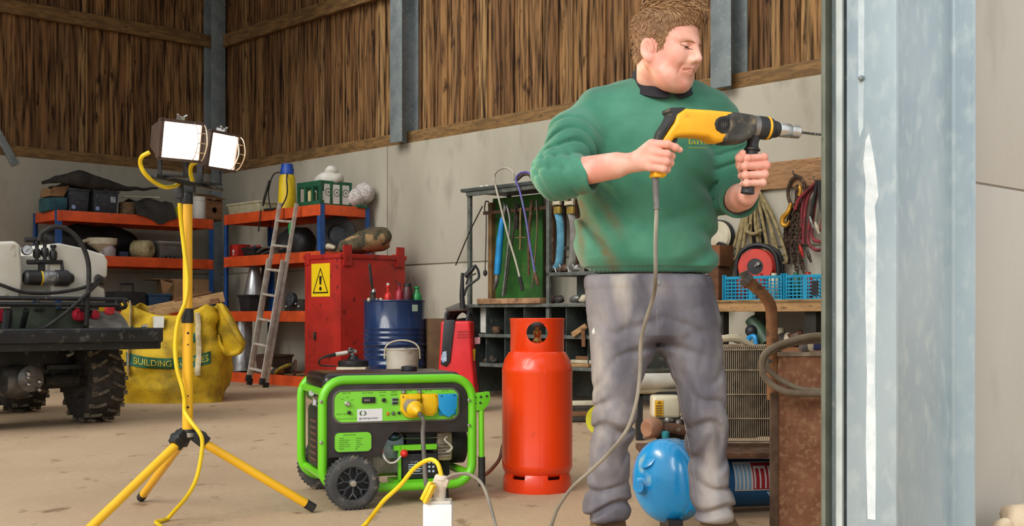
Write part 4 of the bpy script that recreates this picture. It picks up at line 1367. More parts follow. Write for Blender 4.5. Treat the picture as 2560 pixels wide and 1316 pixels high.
for k, (px, nm, m_, pr, lab) in enumerate(botl):
    yq = 10.90 if k < 3 else 10.95
    c0 = Vector(((px - CX) / F * yq, yq, ZD))
    t = thing('oil_can' if k == 3 else 'oil_bottle', lab, 'oil can' if k == 3 else 'bottle', c0, 'oil bottles on the drum')
    MB().lathe(pr, c0, seg=18).build('vessel', m_, t)
    if k == 3:
        a = MB(); a.tube([c0 + Vector((0, 0, 0.14)), c0 + Vector((-0.02, 0, 0.19)), c0 + Vector((-0.035, 0, 0.24))], [0.006, 0.004, 0.003], 6); a.build('spout', DARK_JUNK, t)
    else:
        MB().lathe([(0.014, 0), (0.014, 0.015), (0.008, 0.02)] if k < 2 else [(0.036, -0.02), (0.036, 0.012), (0.02, 0.016)], c0 + Vector((0, 0, 0.155)), seg=12).build('cap', WHITE_PL if k == 0 else BLACK_PL, t)
for k, px in enumerate((922, 942, 952)):
    yq = 10.80
    a = MB(); a.sphere(((px - CX) / F * yq, yq, ZD + 0.012 + .008), (0.016, 0.016, 0.02), 10, 6)
    solo('small_fitting', a, CREAM if k != 1 else STEEL, 'small pale fitting on the drum lid beside the grease gun', 'fitting', 'small fittings on the drum')

# ------------------------------------------------------------------ pail in front of the drum, grease pump beside it
pc = Vector(((1006 - CX) / F * 10.05, 10.05, 0))
pa = thing('metal_pail', 'tall pale metal pail with wire handle in front of the blue drum', 'pail', pc)
PAILM = mat('dull_zinc', 'c4c0b2', 'aeaa9b', scale=7, rough=0.6, metal=0.1, col3='9b8f76', s3=12, lo3=0.62)
MB().lathe([(0.0, 0.004), (0.125, 0.0), (0.128, 0.02), (0.136, 0.47), (0.141, 0.475), (0.141, 0.487), (0.134, 0.488), (0.13, 0.47), (0.125, 0.30), (0, 0.29)], pc, seg=36).build('shell', PAILM, pa)
a = MB()
pts = []
for k in range(13):
    f = k / 12 * math.pi
    pts.append(pc + Vector((-0.148 * math.cos(f), -0.02 - 0.02 * math.sin(f), 0.40 + 0.155 * math.sin(f) ** 0.5)))
a.tube(pts, 0.0075, 8, n=3)
a.build('handle', CREAM, pa)
MB().sphere(pc + Vector((0, 0, 0.44)), (0.125, 0.125, 0.05), 20, 10).wob(0.02, 16, 1).build('contents', DARK_JUNK, pa)
st = thing('wooden_block', 'pale wooden block behind the generator under the grease pump', 'block', P(880, 990, 10.3) * Vector((1, 1, 0)).length if False else Vector(((883 - CX) / F * 10.4, 10.4, 0)))
c0 = LOC[st.name]
a = MB(); a.box(c0 + Vector((0, 0, 0.16)), (0.25, 0.3, 0.32)); a.build('block', CREAM, st, bevel=0.006)
gp_ = thing('grease_pump', 'white and black grease pump with curled hose on the pale block', 'grease pump', c0 + Vector((0, 0, 0.32)))
MB().lathe([(0.13, 0.0), (0.135, 0.01), (0.13, 0.05), (0.05, 0.065), (0.03, 0.10)], c0 + Vector((0, 0, 0.32)), seg=24).build('base', BLACK_ST, gp_)
a = MB(); a.tube([P(838, 887, 10.3), P(868, 882, 10.35)], 0.018, 12, smooth=False); a.build('barrel', WHITE_PL, gp_)
a = MB(); a.tube([P(868, 882, 10.35), P(885, 877, 10.4)], 0.014, 10, smooth=False); a.bar(P(880, 872, 10.4), P(880, 905, 10.4), 0.03, 0.03); a.bar(P(872, 872, 10.4), P(892, 880, 10.4), 0.03, 0.025); a.build('head', STEEL, gp_)
a = MB(); a.tube([P(838, 887, 10.3), P(812, 893, 10.25), P(798, 902, 10.25), P(802, 914, 10.3), P(840, 916, 10.3)], [0.018, 0.010, 0.007, 0.007, 0.007], 8); a.build('hose', BLACK_RB, gp_)

# ------------------------------------------------------------------ brown carton and red pressure washer
a = MB(rotz(((1096 - CX) / F * 10.9, 10.9, 0), 20)); a.span((-0.09, 0, 0), (0.22, 0.3, 0.735))
solo('tall_carton', a, mat('dark_carton', '6f5338', '5d452e', scale=6, rough=0.85), 'tall brown carton standing between the blue drum and pressure washer', 'carton', bevel=0.006)
MW = rotz(((1138 - CX) / F * 9.5, 9.5, 0), -6)
pw = thing('pressure_washer', 'red pressure washer with black handle and spray gun near the orange cylinder', 'pressure washer', MW.translation)
REDW = mat('washer_red', 'e0242a', 'd01d24', scale=6, rough=0.35)


def wp(px, py, y=0.0):
    return Vector((solve(MW, px, y), y, zz(MW, px, py, y)))


def wpoly(pts, y):
    return [(wp(px, py, y).x, wp(px, py, y).z) for px, py in pts]


a = MB(MW); a.prism(wpoly([(1102, 803), (1175, 803), (1181, 900), (1190, 1012), (1090, 1012), (1097, 900)], -.1), (0, -0.1, 0), (1, 0, 0), (0, 0, 1), (0, 0.24, 0)); a.build('housing', REDW, pw, bevel=0.02, bseg=3)
a = MB(MW); a.prism(wpoly([(1110, 800), (1138, 800), (1126, 905), (1116, 918), (1102, 912)], -.1), (0, -0.115, 0), (1, 0, 0), (0, 0, 1), (0, 0.03, 0)); bpn = a.build('front_panel', BLACK_PL, pw, bevel=0.008)
a = MB(MW); a.prism(wpoly([(1108, 880), (1117, 878), (1118, 902), (1108, 908), (1103, 898)], -.1), (0, -0.12, 0), (1, 0, 0), (0, 0, 1), (0, 0.006, 0)); a.build('label', mat('washer_label', 'b9c6d8', '7d92b4', scale=60, rough=0.4), bpn)
for k in range(3):
    a = MB(MW); a.prism(wpoly([(1143, 828 + k * 7), (1174, 827 + k * 7), (1174, 830 + k * 7), (1143, 831 + k * 7)], -.1), (0, -0.106, 0), (1, 0, 0), (0, 0, 1), (0, 0.01, 0)); a.build('grille_rib', mat('washer_dark_red', 'b01a20', rough=0.4), pw)
a = MB(MW)
a.tube([wp(1108, 835, .03), wp(1114, 800, .04), wp(1118, 782, .05), wp(1140, 772, .05), wp(1168, 776, .04), wp(1170, 790, .03), wp(1160, 830, .02), wp(1153, 850, 0)], 0.013, 10)
a.build('handle', GREY_PL, pw)
a = MB(MW)
for k in range(6):
    r = 0.13 - 0.010 * (k % 3)
    c0 = wp(1146 + 3 * k, 812, 0.10 + 0.015 * k)
    a.tube([(c0.x + r * 0.75 * math.cos(j * math.pi / 9), c0.y, c0.z + r * math.sin(j * math.pi / 9)) for j in range(18)], 0.011, 8, n=2, closed=True)
a.build('hose', BLACK_RB, pw)
a = MB(MW); c0 = wp(1160, 820, 0.16); a.sphere((c0.x, c0.y, c0.z - .04), (0.12, 0.08, 0.12), 18, 12); a.span((c0.x - 0.05, 0.08, 0.05), (c0.x + 0.12, 0.2, 0.60)); a.build('motor', BLACK_PL, pw)
a = MB(MW)
a.tube([wp(1157, 772, -.02), wp(1155, 735, -.02), wp(1156, 683, -.02)], [0.022, 0.02, 0.012], 10)
a.tube([wp(1162, 692, -.02), wp(1178, 676, -.02), wp(1188, 664, -.02)], [0.02, 0.02, 0.012], 10)
a.tube([wp(1187, 663, -.02), wp(1195, 676, -.02), wp(1197, 694, -.02), wp(1186, 704, -.02), wp(1168, 718, -.02), wp(1160, 740, -.02)], 0.010, 8)
a.tube([wp(1165, 712, -.02), wp(1172, 693, -.02), wp(1190, 684, -.02)], 0.007, 8)
a.build('spray_gun', BLACK_PL, pw)
a = MB(MW); a.prism(wpoly([(1111, 772), (1148, 757), (1162, 764), (1172, 772), (1168, 777), (1120, 780)], .02), (0, 0.02, 0), (1, 0, 0), (0, 0, 1), (0, 0.12, 0)); a.build('top_holder', mat('washer_grey', '55524a', rough=0.6), pw, bevel=0.01)
a = MB(MW); a.prism(wpoly([(1173, 873), (1188, 873), (1187, 903), (1176, 901)], -.03), (0, -0.03, 0), (1, 0, 0), (0, 0, 1), (0, 0.02, 0)); a.build('yellow_tag', YELLOW_PL, pw)
a = MB(MW); a.prism(wpoly([(1186, 845), (1200, 843), (1200, 860), (1187, 861)], .02), (0, 0.02, 0), (1, 0, 0), (0, 0, 1), (0, 0.02, 0)); a.build('pink_tag', mat('pink_tag', 'd8a3a8', rough=0.6), pw)
# ------------------------------------------------------------------ grey pigeonhole bench with tools
MP = frame(W(8.29, 7.33), -UX)
PIG = mat('grey_green_steel', '4d5450', '3d4340', scale=7, rough=0.6, col3='6e736b', s3=26, lo3=0.62)
PIG_E = mat('worn_steel_edge', '70756e', '585d57', scale=16, rough=0.55, metal=0.2, col3='5d5648', s3=30)
sxp = lambda px, y=0.0: solve(MP, px, y)
LP = 2.02
pb = thing('pigeonhole_bench', 'grey steel pigeonhole bench with tool frame behind the orange gas cylinder', 'workbench', MP @ Vector((LP / 2, 0.25, 0)))
xm1 = sxp(1365)
for x in (0.0, xm1, LP - 0.04):
    for y in (0.0, 0.5):
        if y and x == xm1:
            continue
        a = MB(MP); a.span((x, y, 0), (x + 0.035, y + 0.035, 1.90)); a.build('post', PIG_E if y == 0 else PIG, pb, bevel=0.003)
a = MB(MP); a.span((-0.06, -0.03, 1.90), (LP, 0.54, 1.93)); a.build('top_shelf', PIG, pb, bevel=0.004)
a = MB(MP); a.span((-0.0, -0.015, 1.86), (LP, 0.02, 1.90)); a.build('top_rail', PIG_E, pb, bevel=0.003)
cols = [sxp(p) for p in (1215, 1262, 1310, 1365, 1415, 1470)] + [sxp(1525), sxp(1580)]
for z in (0.33, 0.595, 0.865):
    a = MB(MP); a.span((0.0, -0.03, z - 0.03), (LP, 0.47, z)); a.build('shelf', PIG_E, pb, bevel=0.003)
for x in cols:
    a = MB(MP); a.span((x - 0.004, 0.0, 0.33), (x + 0.004, 0.46, 0.84)); a.build('divider', PIG, pb)
a = MB(MP); a.span((0, 0.455, 0.05), (LP, 0.47, 0.865)); a.build('back_panel', PIG, pb)
a = MB(MP); a.span((-0.02, 0.02, 0.05), (0.0, 0.47, 0.865)); a.build('end_panel', PIG, pb)
a = MB(MP); a.span((sxp(1228, .3), 0.32, 0.90), (sxp(1352, .3), 0.335, 1.86)); a.build('green_board', mat('dark_green_board', '2f6a24', '27521f', scale=5, rough=0.6, col3='4a6a2c', s3=8), pb)
a = MB(MP); a.span((sxp(1222, .28), 0.27, 0.88), (sxp(1231, .28), 0.34, 1.82)); a.build('timber_upright', mat('plank_brown', '8a6a42', '6a5032', scale=6, rough=0.8), pb)
for zb_, nm in ((1.36, 'bar'), (1.13, 'shelf')):
    a = MB(MP); a.span((xm1, 0.0 if nm == 'shelf' else 0.16, zb_ - 0.03), (LP, 0.4 if nm == 'shelf' else 0.2, zb_)); a.build('cross_' + nm, PIG_E, pb, bevel=0.003)
a = MB(MP); a.span((sxp(1412, .1), 0.25, 0.87), (sxp(1455, .1), 0.28, 1.1)); a.build('back_plate', PIG, pb)
a = MB(MP); a.span((xm1 + 0.04, 0.44, 0.87), (sxp(1490, .44), 0.452, 1.88)); a.build('dark_board', mat('dark_board', '2a2622', '1e1b18', scale=9, rough=0.85), pb)
a = MB(MP); a.span((0.02, 0.18, 1.70), (xm1, 0.20, 1.73)); a.build('hanging_rail', mat('rail_rusty', '5b3c28', '45301f', scale=14, rough=0.8), pb)
a = MB(MP); a.span((sxp(1198, -.02), -0.05, 0.866), (sxp(1355, -.02), 0.10, 0.915)); a.wob(0.003, 9, 1)
solo('timber_plank', a, mat('pink_plank', 'b58b66', '8e6a4a', scale=8, rough=0.8, col3='6b4d35', s3=20), 'thick scarred plank lying on the pigeonhole bench below the green board', 'plank', bevel=0.006)


def pp(px, py, y=0.1):
    return MP @ Vector((solve(MP, px, y), y, zz(MP, px, py, y)))


def hang(name, pts, r, m_, label, cat='tool', y=0.16, seg=8, sq=None, group='tools hanging on the bench frame', extra=None):
    a = MB(); a.tube([pp(px, py, y) for px, py in pts], r, seg, sq=sq)
    if extra:
        extra(a)
    return solo(name, a, m_, label, cat, group)


BLUE_T = mat('sky_blue_tube', '2196d8', '1a7fbd', scale=8, rough=0.4)
t = thing('drain_pump', 'bright blue tube with steel ends hanging in front of the green board', 'hand pump', pp(1247, 700, .14), 'tools hanging on the bench frame')
a = MB(); a.tube([pp(1256, 545, .14), pp(1250, 600, .14), pp(1246, 650, .14), pp(1243, 686, .14)], [0.022, 0.032, 0.032, 0.03], 12); a.build('tube', BLUE_T, t)
a = MB(); a.tube([pp(1258, 505, .16), pp(1262, 520, .14), pp(1256, 548, .14)], [0.01, 0.016, 0.02], 8); a.build('pump_end', STEEL, t)
a = MB(); a.tube([pp(1243, 684, .14), pp(1241, 706, .14), pp(1236, 722, .14)], [0.02, 0.022, 0.016], 8); a.build('pump_end', STEEL, t)
RUSTY = mat('rusty_tool_steel', '6b4a33', '4f3626', scale=18, rough=0.8, bump=0.2, col3='82796c', s3=22)
hang('pry_bar', [(1262, 512), (1268, 518), (1275, 560), (1268, 640), (1257, 742)], 0.011, STEEL, 'long grey pry bar hanging next to the blue tube')
hang('iron_rod', [(1290, 505), (1284, 580), (1272, 660), (1263, 738)], 0.008, DARK_JUNK, 'thin dark rod hanging behind the pale looped rod')
def tee(a):
    a.tube([pp(1287, 595, .15), pp(1315, 594, .15)], 0.006, 6, smooth=False)
hang('tee_wrench', [(1302, 520), (1301, 545), (1301, 600), (1300, 625)], 0.011, mat('brassy_steel', '8a7a4a', '6d5f3a', scale=14, rough=0.5, metal=0.4), 'short brassy wrench with cross bar in the middle of the green board', extra=tee)
hang('flat_bar', [(1341, 500), (1343, 560), (1338, 640), (1330, 722)], 0.016, mat('mixed_steel', '77706a', '8a7440', scale=9, rough=0.6, metal=0.3), 'flat steel bar hanging beside the middle post of the bench', sq=0.5)
hang('pipe_wrench', [(1330, 500), (1326, 540), (1322, 590), (1322, 690)], 0.013, RUSTY, 'rusty wrench hanging beside the purple looped rod')
hang('tow_hook', [(1222, 505), (1214, 505), (1212, 528), (1222, 528), (1222, 515)], 0.006, DARK_JUNK, 'small iron ring hook hanging at the outer end of the bench frame', y=0.12)
hang('diagonal_rod', [(1206, 516), (1172, 585), (1139, 664)], 0.006, DARK_JUNK, 'thin dark rod leaning diagonally out past the outer bench post', y=-0.04)
hang('weighted_cable', [(1216, 530), (1215, 600), (1213, 668), (1213, 680)], 0.005, DARK_JUNK, 'thin cable with rusty weight hanging by the brown upright', y=0.02, extra=lambda a: a.sphere(pp(1213, 683, .02), (0.02, 0.02, 0.03), 10, 8))
for k, (px, m_, lab) in enumerate(((1378, RUSTY, 'rusty bar hanging right beside the middle post behind the blue strap'), (1408, DARK_JUNK, 'dark flat bar hanging between the two ratchet straps'), (1441, RUSTY, 'rusty bar hanging beside the man behind the grey strap'))):
    hang('hanging_bar', [(px, 500), (px + 3, 570), (px + 1, 664)], 0.02, m_, lab, y=0.34)
hang('hanging_chain', [(1296, 512), (1293, 540), (1291, 575)], 0.018, DARK_JUNK, 'dark shackle hanging at the top of the green board behind the pale rod', y=0.24)
# looped flexible rods
for k, (pts, m_, lab) in enumerate((([(1283, 452), (1283, 432), (1268, 421), (1250, 423), (1237, 436), (1237, 455), (1250, 510), (1270, 590), (1288, 650), (1299, 693)], mat('pale_rod', 'b9b39f', '9d9785', scale=9, rough=0.5), 'pale flexible rod with looped top and black grip in front of the green board'),
                                    ([(1330, 438), (1318, 431), (1300, 434), (1290, 450), (1300, 480), (1315, 550), (1326, 620), (1337, 680)], mat('purple_rod', '5d55a6', '746d94', scale=9, rough=0.5), 'purple flexible rod with looped top beside the pale looped rod'))):
    t = thing('flexible_rod', lab, 'rod', pp(*pts[-1], -.05), 'looped rods hooked over the bench frame')
    a = MB(); a.tube([pp(px, py, -0.05) for px, py in pts], 0.0095, 8); a.build('rod', m_, t)
    e = pts[-1]
    a = MB(); a.tube([pp(e[0], e[1], -.05), pp(e[0] + 4, e[1] + 17, -.05), pp(e[0] + 8, e[1] + 34, -.05)], [0.017, 0.018, 0.015] if k == 0 else [0.014, 0.018, 0.012], 10); a.build('grip', BLACK_RB if k == 0 else RUSTY, t)
# things on top of the frame
hang('hose_end', [(1290, 452), (1306, 438), (1322, 436), (1336, 452)], 0.016, mat('brown_hose', '5e4c40', '463830', scale=14, rough=0.8), 'brown hose end lying on the bench frame top', 'hose', y=0.1)
for k, px in enumerate((1205, 1218)):
    a = MB(); q_ = pp(px, 452, 0.1); a.sphere((q_.x, q_.y, (MP @ Vector((0, 0, 1.945))).z), (0.024, 0.024, 0.018), 10, 6)
    solo('insulator', a, WHITE_PL, 'small white insulator on the bench frame top', 'insulator', 'white insulators')
# ratchet straps
BUCK = mat('brass_buckle', 'b59a4a', '8c7438', scale=20, rough=0.45, metal=0.5)
for k, (px, m_, lab) in enumerate(((1391, mat('blue_webbing', '5d9bb5', '4a8299', scale=14, rough=0.8), 'ratchet strap with blue webbing hanging next to the middle post'), (1424, mat('grey_webbing', '8a8781', '75726c', scale=14, rough=0.8), 'ratchet strap with grey webbing hanging beside the blue one'))):
    t = thing('ratchet_strap', lab, 'strap', pp(px, 680, .05), 'ratchet straps')
    a = MB(); a.tube([pp(px + 2, 530, .06), pp(px + 9, 560, .06), pp(px + 10, 610, .06), pp(px + 6, 655, .06), pp(px - 2, 672, .06)], 0.009, 8, sq=3.4); a.build('webbing', m_, t)
    a = MB(); a.box((0, 0, 0), (0.085, 0.03, 0.10), Matrix.Translation(MP.inverted() @ pp(px, 504, .06))) if False else None
    a = MB(MP); c0 = MP.inverted() @ pp(px, 502, .06)
    a.span((c0.x - 0.05, c0.y - 0.015, c0.z - 0.04), (c0.x - 0.035, c0.y + 0.015, c0.z + 0.06)); a.span((c0.x + 0.035, c0.y - 0.015, c0.z - 0.04), (c0.x + 0.05, c0.y + 0.015, c0.z + 0.06))
    a.span((c0.x - 0.04, c0.y - 0.012, c0.z + 0.03), (c0.x + 0.04, c0.y + 0.012, c0.z + 0.06)); a.span((c0.x - 0.04, c0.y - 0.012, c0.z - 0.035), (c0.x + 0.04, c0.y + 0.012, c0.z - 0.005))
    a.build('buckle', CREAM, t, bevel=0.003)
    a = MB(MP); c0 = MP.inverted() @ pp(px + 3, 526, .05); a.box(c0, (0.075, 0.03, 0.06)); a.build('ratchet', BUCK, t, bevel=0.005)
    a = MB(); a.tube([pp(px - 5, 668, .05), pp(px + 2, 685, .05), pp(px + 10, 672, .05), pp(px + 8, 662, .05)], 0.007, 6); a.build('hook', STEEL, t)
# junk in the pigeonholes and on the shelves
rnd = random.Random(11)
jm = (DARK_JUNK, RUSTY, STEEL, CREAM, WOOD_D)
spots = [(1395, 738, 0.87), (1378, 742, 0.87), (1440, 742, 0.87), (1460, 738, 0.87), (1405, 680, 1.135), (1440, 682, 1.135), (1378, 683, 1.135), (1283, 820, .60), (1300, 815, .60), (1240, 822, .60), (1385, 825, .60), (1395, 680, 1.135), (1235, 895, .335), (1222, 900, .335), (1400, 895, .335), (1335, 895, .335)]
for k, (px, py, z) in enumerate(spots):
    y = 0.06 + 0.08 * rnd.random()
    x = sxp(px, y)
    r = rnd.uniform(0.028, 0.05)
    blob('scrap_metal', MP, (x, y, z + r * 0.7), (r * 1.3, r, r), jm[k % 4 if z < 1.1 else k % 3], ('small oily scrap lump kept in the pigeonholes', 'scrap lump on the upper bench shelf', 'scrap lump on the bench top beside the plank')[0 if z < 0.8 else (1 if z > 1 else 2)], 'scrap', 0.02, 22, seed=k, seg=12, rings=8, flat=z + .001, group=('scrap in the pigeonholes', 'scrap on the upper bench shelf', 'scrap on the bench top')[0 if z < 0.8 else (1 if z > 1 else 2)])
a = MB(); a.bar(pp(1432, 838, -.06), pp(1466, 815, -.03), 0.03, 0.045)
solo('timber_batten', a, WOOD, 'pale batten sticking out of a pigeonhole beside the man\'s leg', 'batten', bevel=0.003)
a = MB(); a.bar(pp(1459, 868, -.08), pp(1457, 822, -.06), 0.03, 0.02)
solo('timber_batten', a, WOOD_D, 'short upright batten crossing the pale batten by the man\'s leg', 'batten', bevel=0.003)
for k in range(3):
    a = MB(MP); x0 = sxp(1428, .05) + 0.03 * k; a.span((x0, -0.02 + 0.03 * k, 0.332 + 0.03 * k), (x0 + 0.26, 0.04 + 0.03 * k, 0.36 + 0.03 * k))
    solo('sawn_offcut', a, (WOOD, CREAM, WOOD_D)[k], ('pale sawn offcut lowest of the small stack in the pigeonhole', 'cream offcut in the middle of the small pigeonhole stack', 'brown offcut on top of the small pigeonhole stack')[k], 'offcut', bevel=0.003)
a = MB(MP); a.span((sxp(1200, .1), 0.1, 0.60), (sxp(1214, .1), 0.3, 0.84)); a.wob(.01, 12, 1)
solo('white_rag', a, WHITE_PL, 'pale rag hung over the end of the pigeonholes behind the pressure washer', 'rag', bevel=0.01)
# floor junk at the foot of the bench
for k in range(4):
    a = MB(); c0 = Vector(((1452 - CX) / F * 8.6 + 0.02 * k, 8.6 + 0.05 * k, 0.02 + 0.035 * k)); a.bar(c0 - Vector((0.14, 0.03, 0)), c0 + Vector((0.20, 0.02, 0)), 0.10, 0.03)
    solo('floor_offcut', a, (DARK_JUNK, WOOD_D, DARK_JUNK, CREAM)[k], ('dark flat offcut at the bottom of the floor stack behind the man', 'brown offcut second in the floor stack behind the man', 'dark offcut third in the floor stack behind the man', 'pale offcut on top of the floor stack behind the man')[k], 'offcut', bevel=0.004)
yb_ = thing('yellow_disc', 'round yellow plastic disc standing on the floor beside the man\'s leg', 'disc', Vector(((1500 - CX) / F * 7.6, 7.6, 0)))
a = MB(); a.lathe([(0.02, -.03), (0.085, -.04), (0.10, 0.0), (0.085, .04), (0.02, .03)], LOC[yb_.name] + Vector((0, 0, 0.10)), (-.7, -.7, 0), 24); a.build('rim', mat('lime_plastic', 'c4bc22', 'a9a11c', scale=8, rough=0.5), yb_)
a = MB(); a.lathe([(0.0, -.05), (0.025, -.05), (0.025, .05), (0, .05)], LOC[yb_.name] + Vector((0, 0, 0.10)), (-.7, -.7, 0), 14); a.build('hub', BLACK_PL, yb_)
# pale cylinder and dark machine seen between the legs
a = MB(); y0 = 7.2
a.tube([P(1560, 955, y0), P(1760, 952, y0 + 0.3)], 0.05, 24, smooth=False)
wpipe = thing('white_pipe', 'fat white pipe on a dark trestle seen between the man\'s legs', 'pipe', P(1650, 954, y0))
a.build('tube', WHITE_PL, wpipe)
a = MB(); a.span(P(1580, 990, 7.3), P(1770, 976, 7.5)); a.span((P(1590, 0, 7.35).x, 7.3, 0), (P(1605, 0, 7.35).x, 7.4, 0.32)); a.span((P(1740, 0, 7.35).x, 7.3, 0), (P(1755, 0, 7.35).x, 7.4, 0.32)); a.build('trestle', BLACK_ST, wpipe)
a = MB(); a.tube([P(1560, 978, y0), P(1760, 975, y0 + 0.3)], 0.02, 12, smooth=False); a.build('lower_rail', CREAM, wpipe)

# ------------------------------------------------------------------ timber bench on the side wall
MT = frame(W(6.3, 7.25), -UX)
sxt = lambda px, y=0.0: solve(MT, px, y)
xb0 = sxt(1768)
wbn = thing('timber_bench', 'rough timber workbench along the wall behind the man', 'workbench', MT @ Vector((xb0 + 1.1, 0.3, 0)))
ZB = 0.875
a = MB(MT); a.span((xb0, 0.0, ZB - 0.085), (xb0 + 2.4, 0.045, ZB - 0.004)); a.build('front_beam', WOOD, wbn, bevel=0.004)
a = MB(MT); a.span((xb0, 0.0, ZB - 0.03), (xb0 + 2.4, 0.66, ZB)); a.build('top', WOOD, wbn, bevel=0.003)
for x in (xb0 + 0.02, sxt(2012, .05), xb0 + 2.3):
    for y in (0.05, 0.58):
        a = MB(MT); a.span((x, y, 0), (x + 0.09, y + 0.07, ZB - 0.03)); a.build('leg', mat('dark_post', '2b2824', '1f1d1a', scale=8, rough=0.8), wbn)
a = MB(MT); a.span((xb0, 0.05, 0.51), (xb0 + 2.4, 0.62, 0.535)); a.build('lower_shelf', WOOD_D, wbn)
a = MB(MT)
for k in range(2):
    q_ = MB(MT); q_.span((xb0 - 0.02, 0.02, 0.88), (xb0 + 0.2, 0.22, 0.90)) if False else None
xw_ = sxt(1766, .44)
a.span((xw_, 0.45, ZB), (xw_ + 0.11, 0.6, 1.15)); 
solo('wooden_stand', a, mat('dark_brown_board', '6a4429', '553620', scale=6, rough=0.8, stretch=(1, 1, 3)), 'brown upright wooden stand on the bench beside the man\'s hip', 'stand', bevel=0.005)
a = MB(MT); a.span((xw_ - 0.04, 0.44, 1.152), (xw_ + 0.13, 0.62, 1.32))
solo('wooden_crate', a, mat('brown_board', '7c4f2e', '643e24', scale=6, rough=0.8), 'brown wooden box on top of the wooden stand', 'box', bevel=0.006)
BLUEC = mat('turquoise_crate', '1a93b8', '157c9f', scale=6, rough=0.45)
for k, (p0, p1, lab) in enumerate(((1811, 1957, 'turquoise plastic crate on the timber bench, below the cable reel'), (1963, 2075, 'turquoise plastic crate on the timber bench, below the hanging chain'))):
    x0, x1 = sxt(p0, .06), sxt(p1, .06)
    t = thing('lattice_crate', lab, 'crate', MT @ Vector(((x0 + x1) / 2, 0.2, ZB)), 'turquoise crates on the bench')
    for (xa, ya, xc, yc) in ((x0, 0.06, x1, 0.06), (x0, 0.36, x1, 0.36), (x0, 0.06, x0, 0.36), (x1, 0.06, x1, 0.36)):
        a = MB(MT)
        for z in (0.006, 0.03, 0.055, 0.08, 0.105, 0.13, 0.165):
            a.bar((xa, ya, ZB + z), (xc, yc, ZB + z), 0.006, 0.009 if z < 0.16 else 0.02)
        n = max(4, int(math.hypot(xc - xa, yc - ya) / 0.032))
        for j in range(n + 1):
            f = j / n
            w = 0.035 if j in (0, n, n // 2) else 0.007
            a.box((xa + (xc - xa) * f, ya + (yc - ya) * f, ZB + 0.085), (w if ya == yc else 0.008, w if xa == xc else 0.008, 0.175 + (0.03 if j in (0, n) else 0)))
        a.build('lattice_side', BLUEC, t)
    a = MB(MT); a.span((x0, 0.06, ZB + 0.001), (x1, 0.36, ZB + 0.006)); a.build('base', BLUEC, t)
a = MB(MT); q_ = sxt(2034, .04); a.span((q_ - 0.02, 0.048, ZB + 0.03), (q_ + 0.03, 0.053, ZB + 0.13)); solo('crate_tag', a, BLACK_PL, 'small black tag on the turquoise crate by the steel post', 'tag')
for k, (px, m_) in enumerate(((1855, RED_P), (1990, GREEN_PL), (2020, RED_P), (1935, CREAM), (1900, RED_P))):
    x = sxt(px, .2)
    a = MB(MT); a.lathe([(0.035, 0.0), (0.04, 0.01), (0.04, 0.14), (0.02, 0.17), (0.02, 0.19)], (x, 0.2, ZB + 0.008), seg=16)
    solo('spray_can', a, m_, ('red can standing in the turquoise crate nearest the man', 'green can in the turquoise crate under the chain', 'red can in the turquoise crate under the red straps', 'cream can in the turquoise crate beside the reel', 'red can in the turquoise crate under the reel')[k], 'can', 'cans in the turquoise crates')
# cable reel
ORANGE_R = mat('reel_red', 'd23a2a', 'b93224', scale=8, rough=0.4)
xr = sxt(1895, .45); zr = EYE + (HY - 668) / F * (MT @ Vector((xr, .45, 0))).y
cr = thing('cable_reel', 'red and black cable reel standing on the bench behind the turquoise crate', 'cable reel', MT @ Vector((xr, 0.45, ZB)))
rax = Vector((0.34, -0.94, 0)).normalized(); rsd = Vector((rax.y, -rax.x, 0)) * -1
rc0 = Vector((xr, 0.45, zr))
for k, off in enumerate((0.075, -0.075)):
    a = MB(MT); a.lathe([(0.062, 0), (0.130, 0), (0.136, 0.008), (0.130, 0.016), (0.062, 0.016), (0.062, 0)], rc0 + rax * (off - .008), rax, 32, cap=False); a.build('flange', ORANGE_R, cr)
    a = MB(MT); a.lathe([(0.0, 0.0), (0.063, 0.0), (0.063, 0.008), (0.0, 0.01)], rc0 + rax * (off - .004), rax, 24); a.build('flange_centre', BLACK_PL, cr)
a = MB(MT); a.lathe([(0.0, 0.07), (0.10, 0.07), (0.10, -0.07), (0, -0.07)], rc0, rax, 28); a.build('wound_cable', BLACK_RB, cr)
for off in (0.03, -0.11):
    a = MB(MT); q_ = rc0 + rax * off
    a.tube([Vector((q_.x, q_.y, ZB + .012)) + rsd * .15, q_ + rsd * .16, q_ + rsd * .12 + ZX * .12, q_ + ZX * .168, q_ - rsd * .12 + ZX * .12, q_ - rsd * .16, Vector((q_.x, q_.y, ZB + .012)) - rsd * .15], 0.017, 10); a.build('frame', BLACK_PL, cr)
a = MB(MT); a.tube([rc0 + rax * .03 + ZX * .17, rc0 - rax * .11 + ZX * .17], 0.02, 10, smooth=False); a.build('handle', BLACK_PL, cr)
a = MB(MT); q_ = rc0 + rax * .085 + rsd * .03 + ZX * .02; a.tube([rc0 + rax * .08, q_, q_ + rax * .03], 0.014, 8, smooth=False); a.build('winder', STEEL, cr)
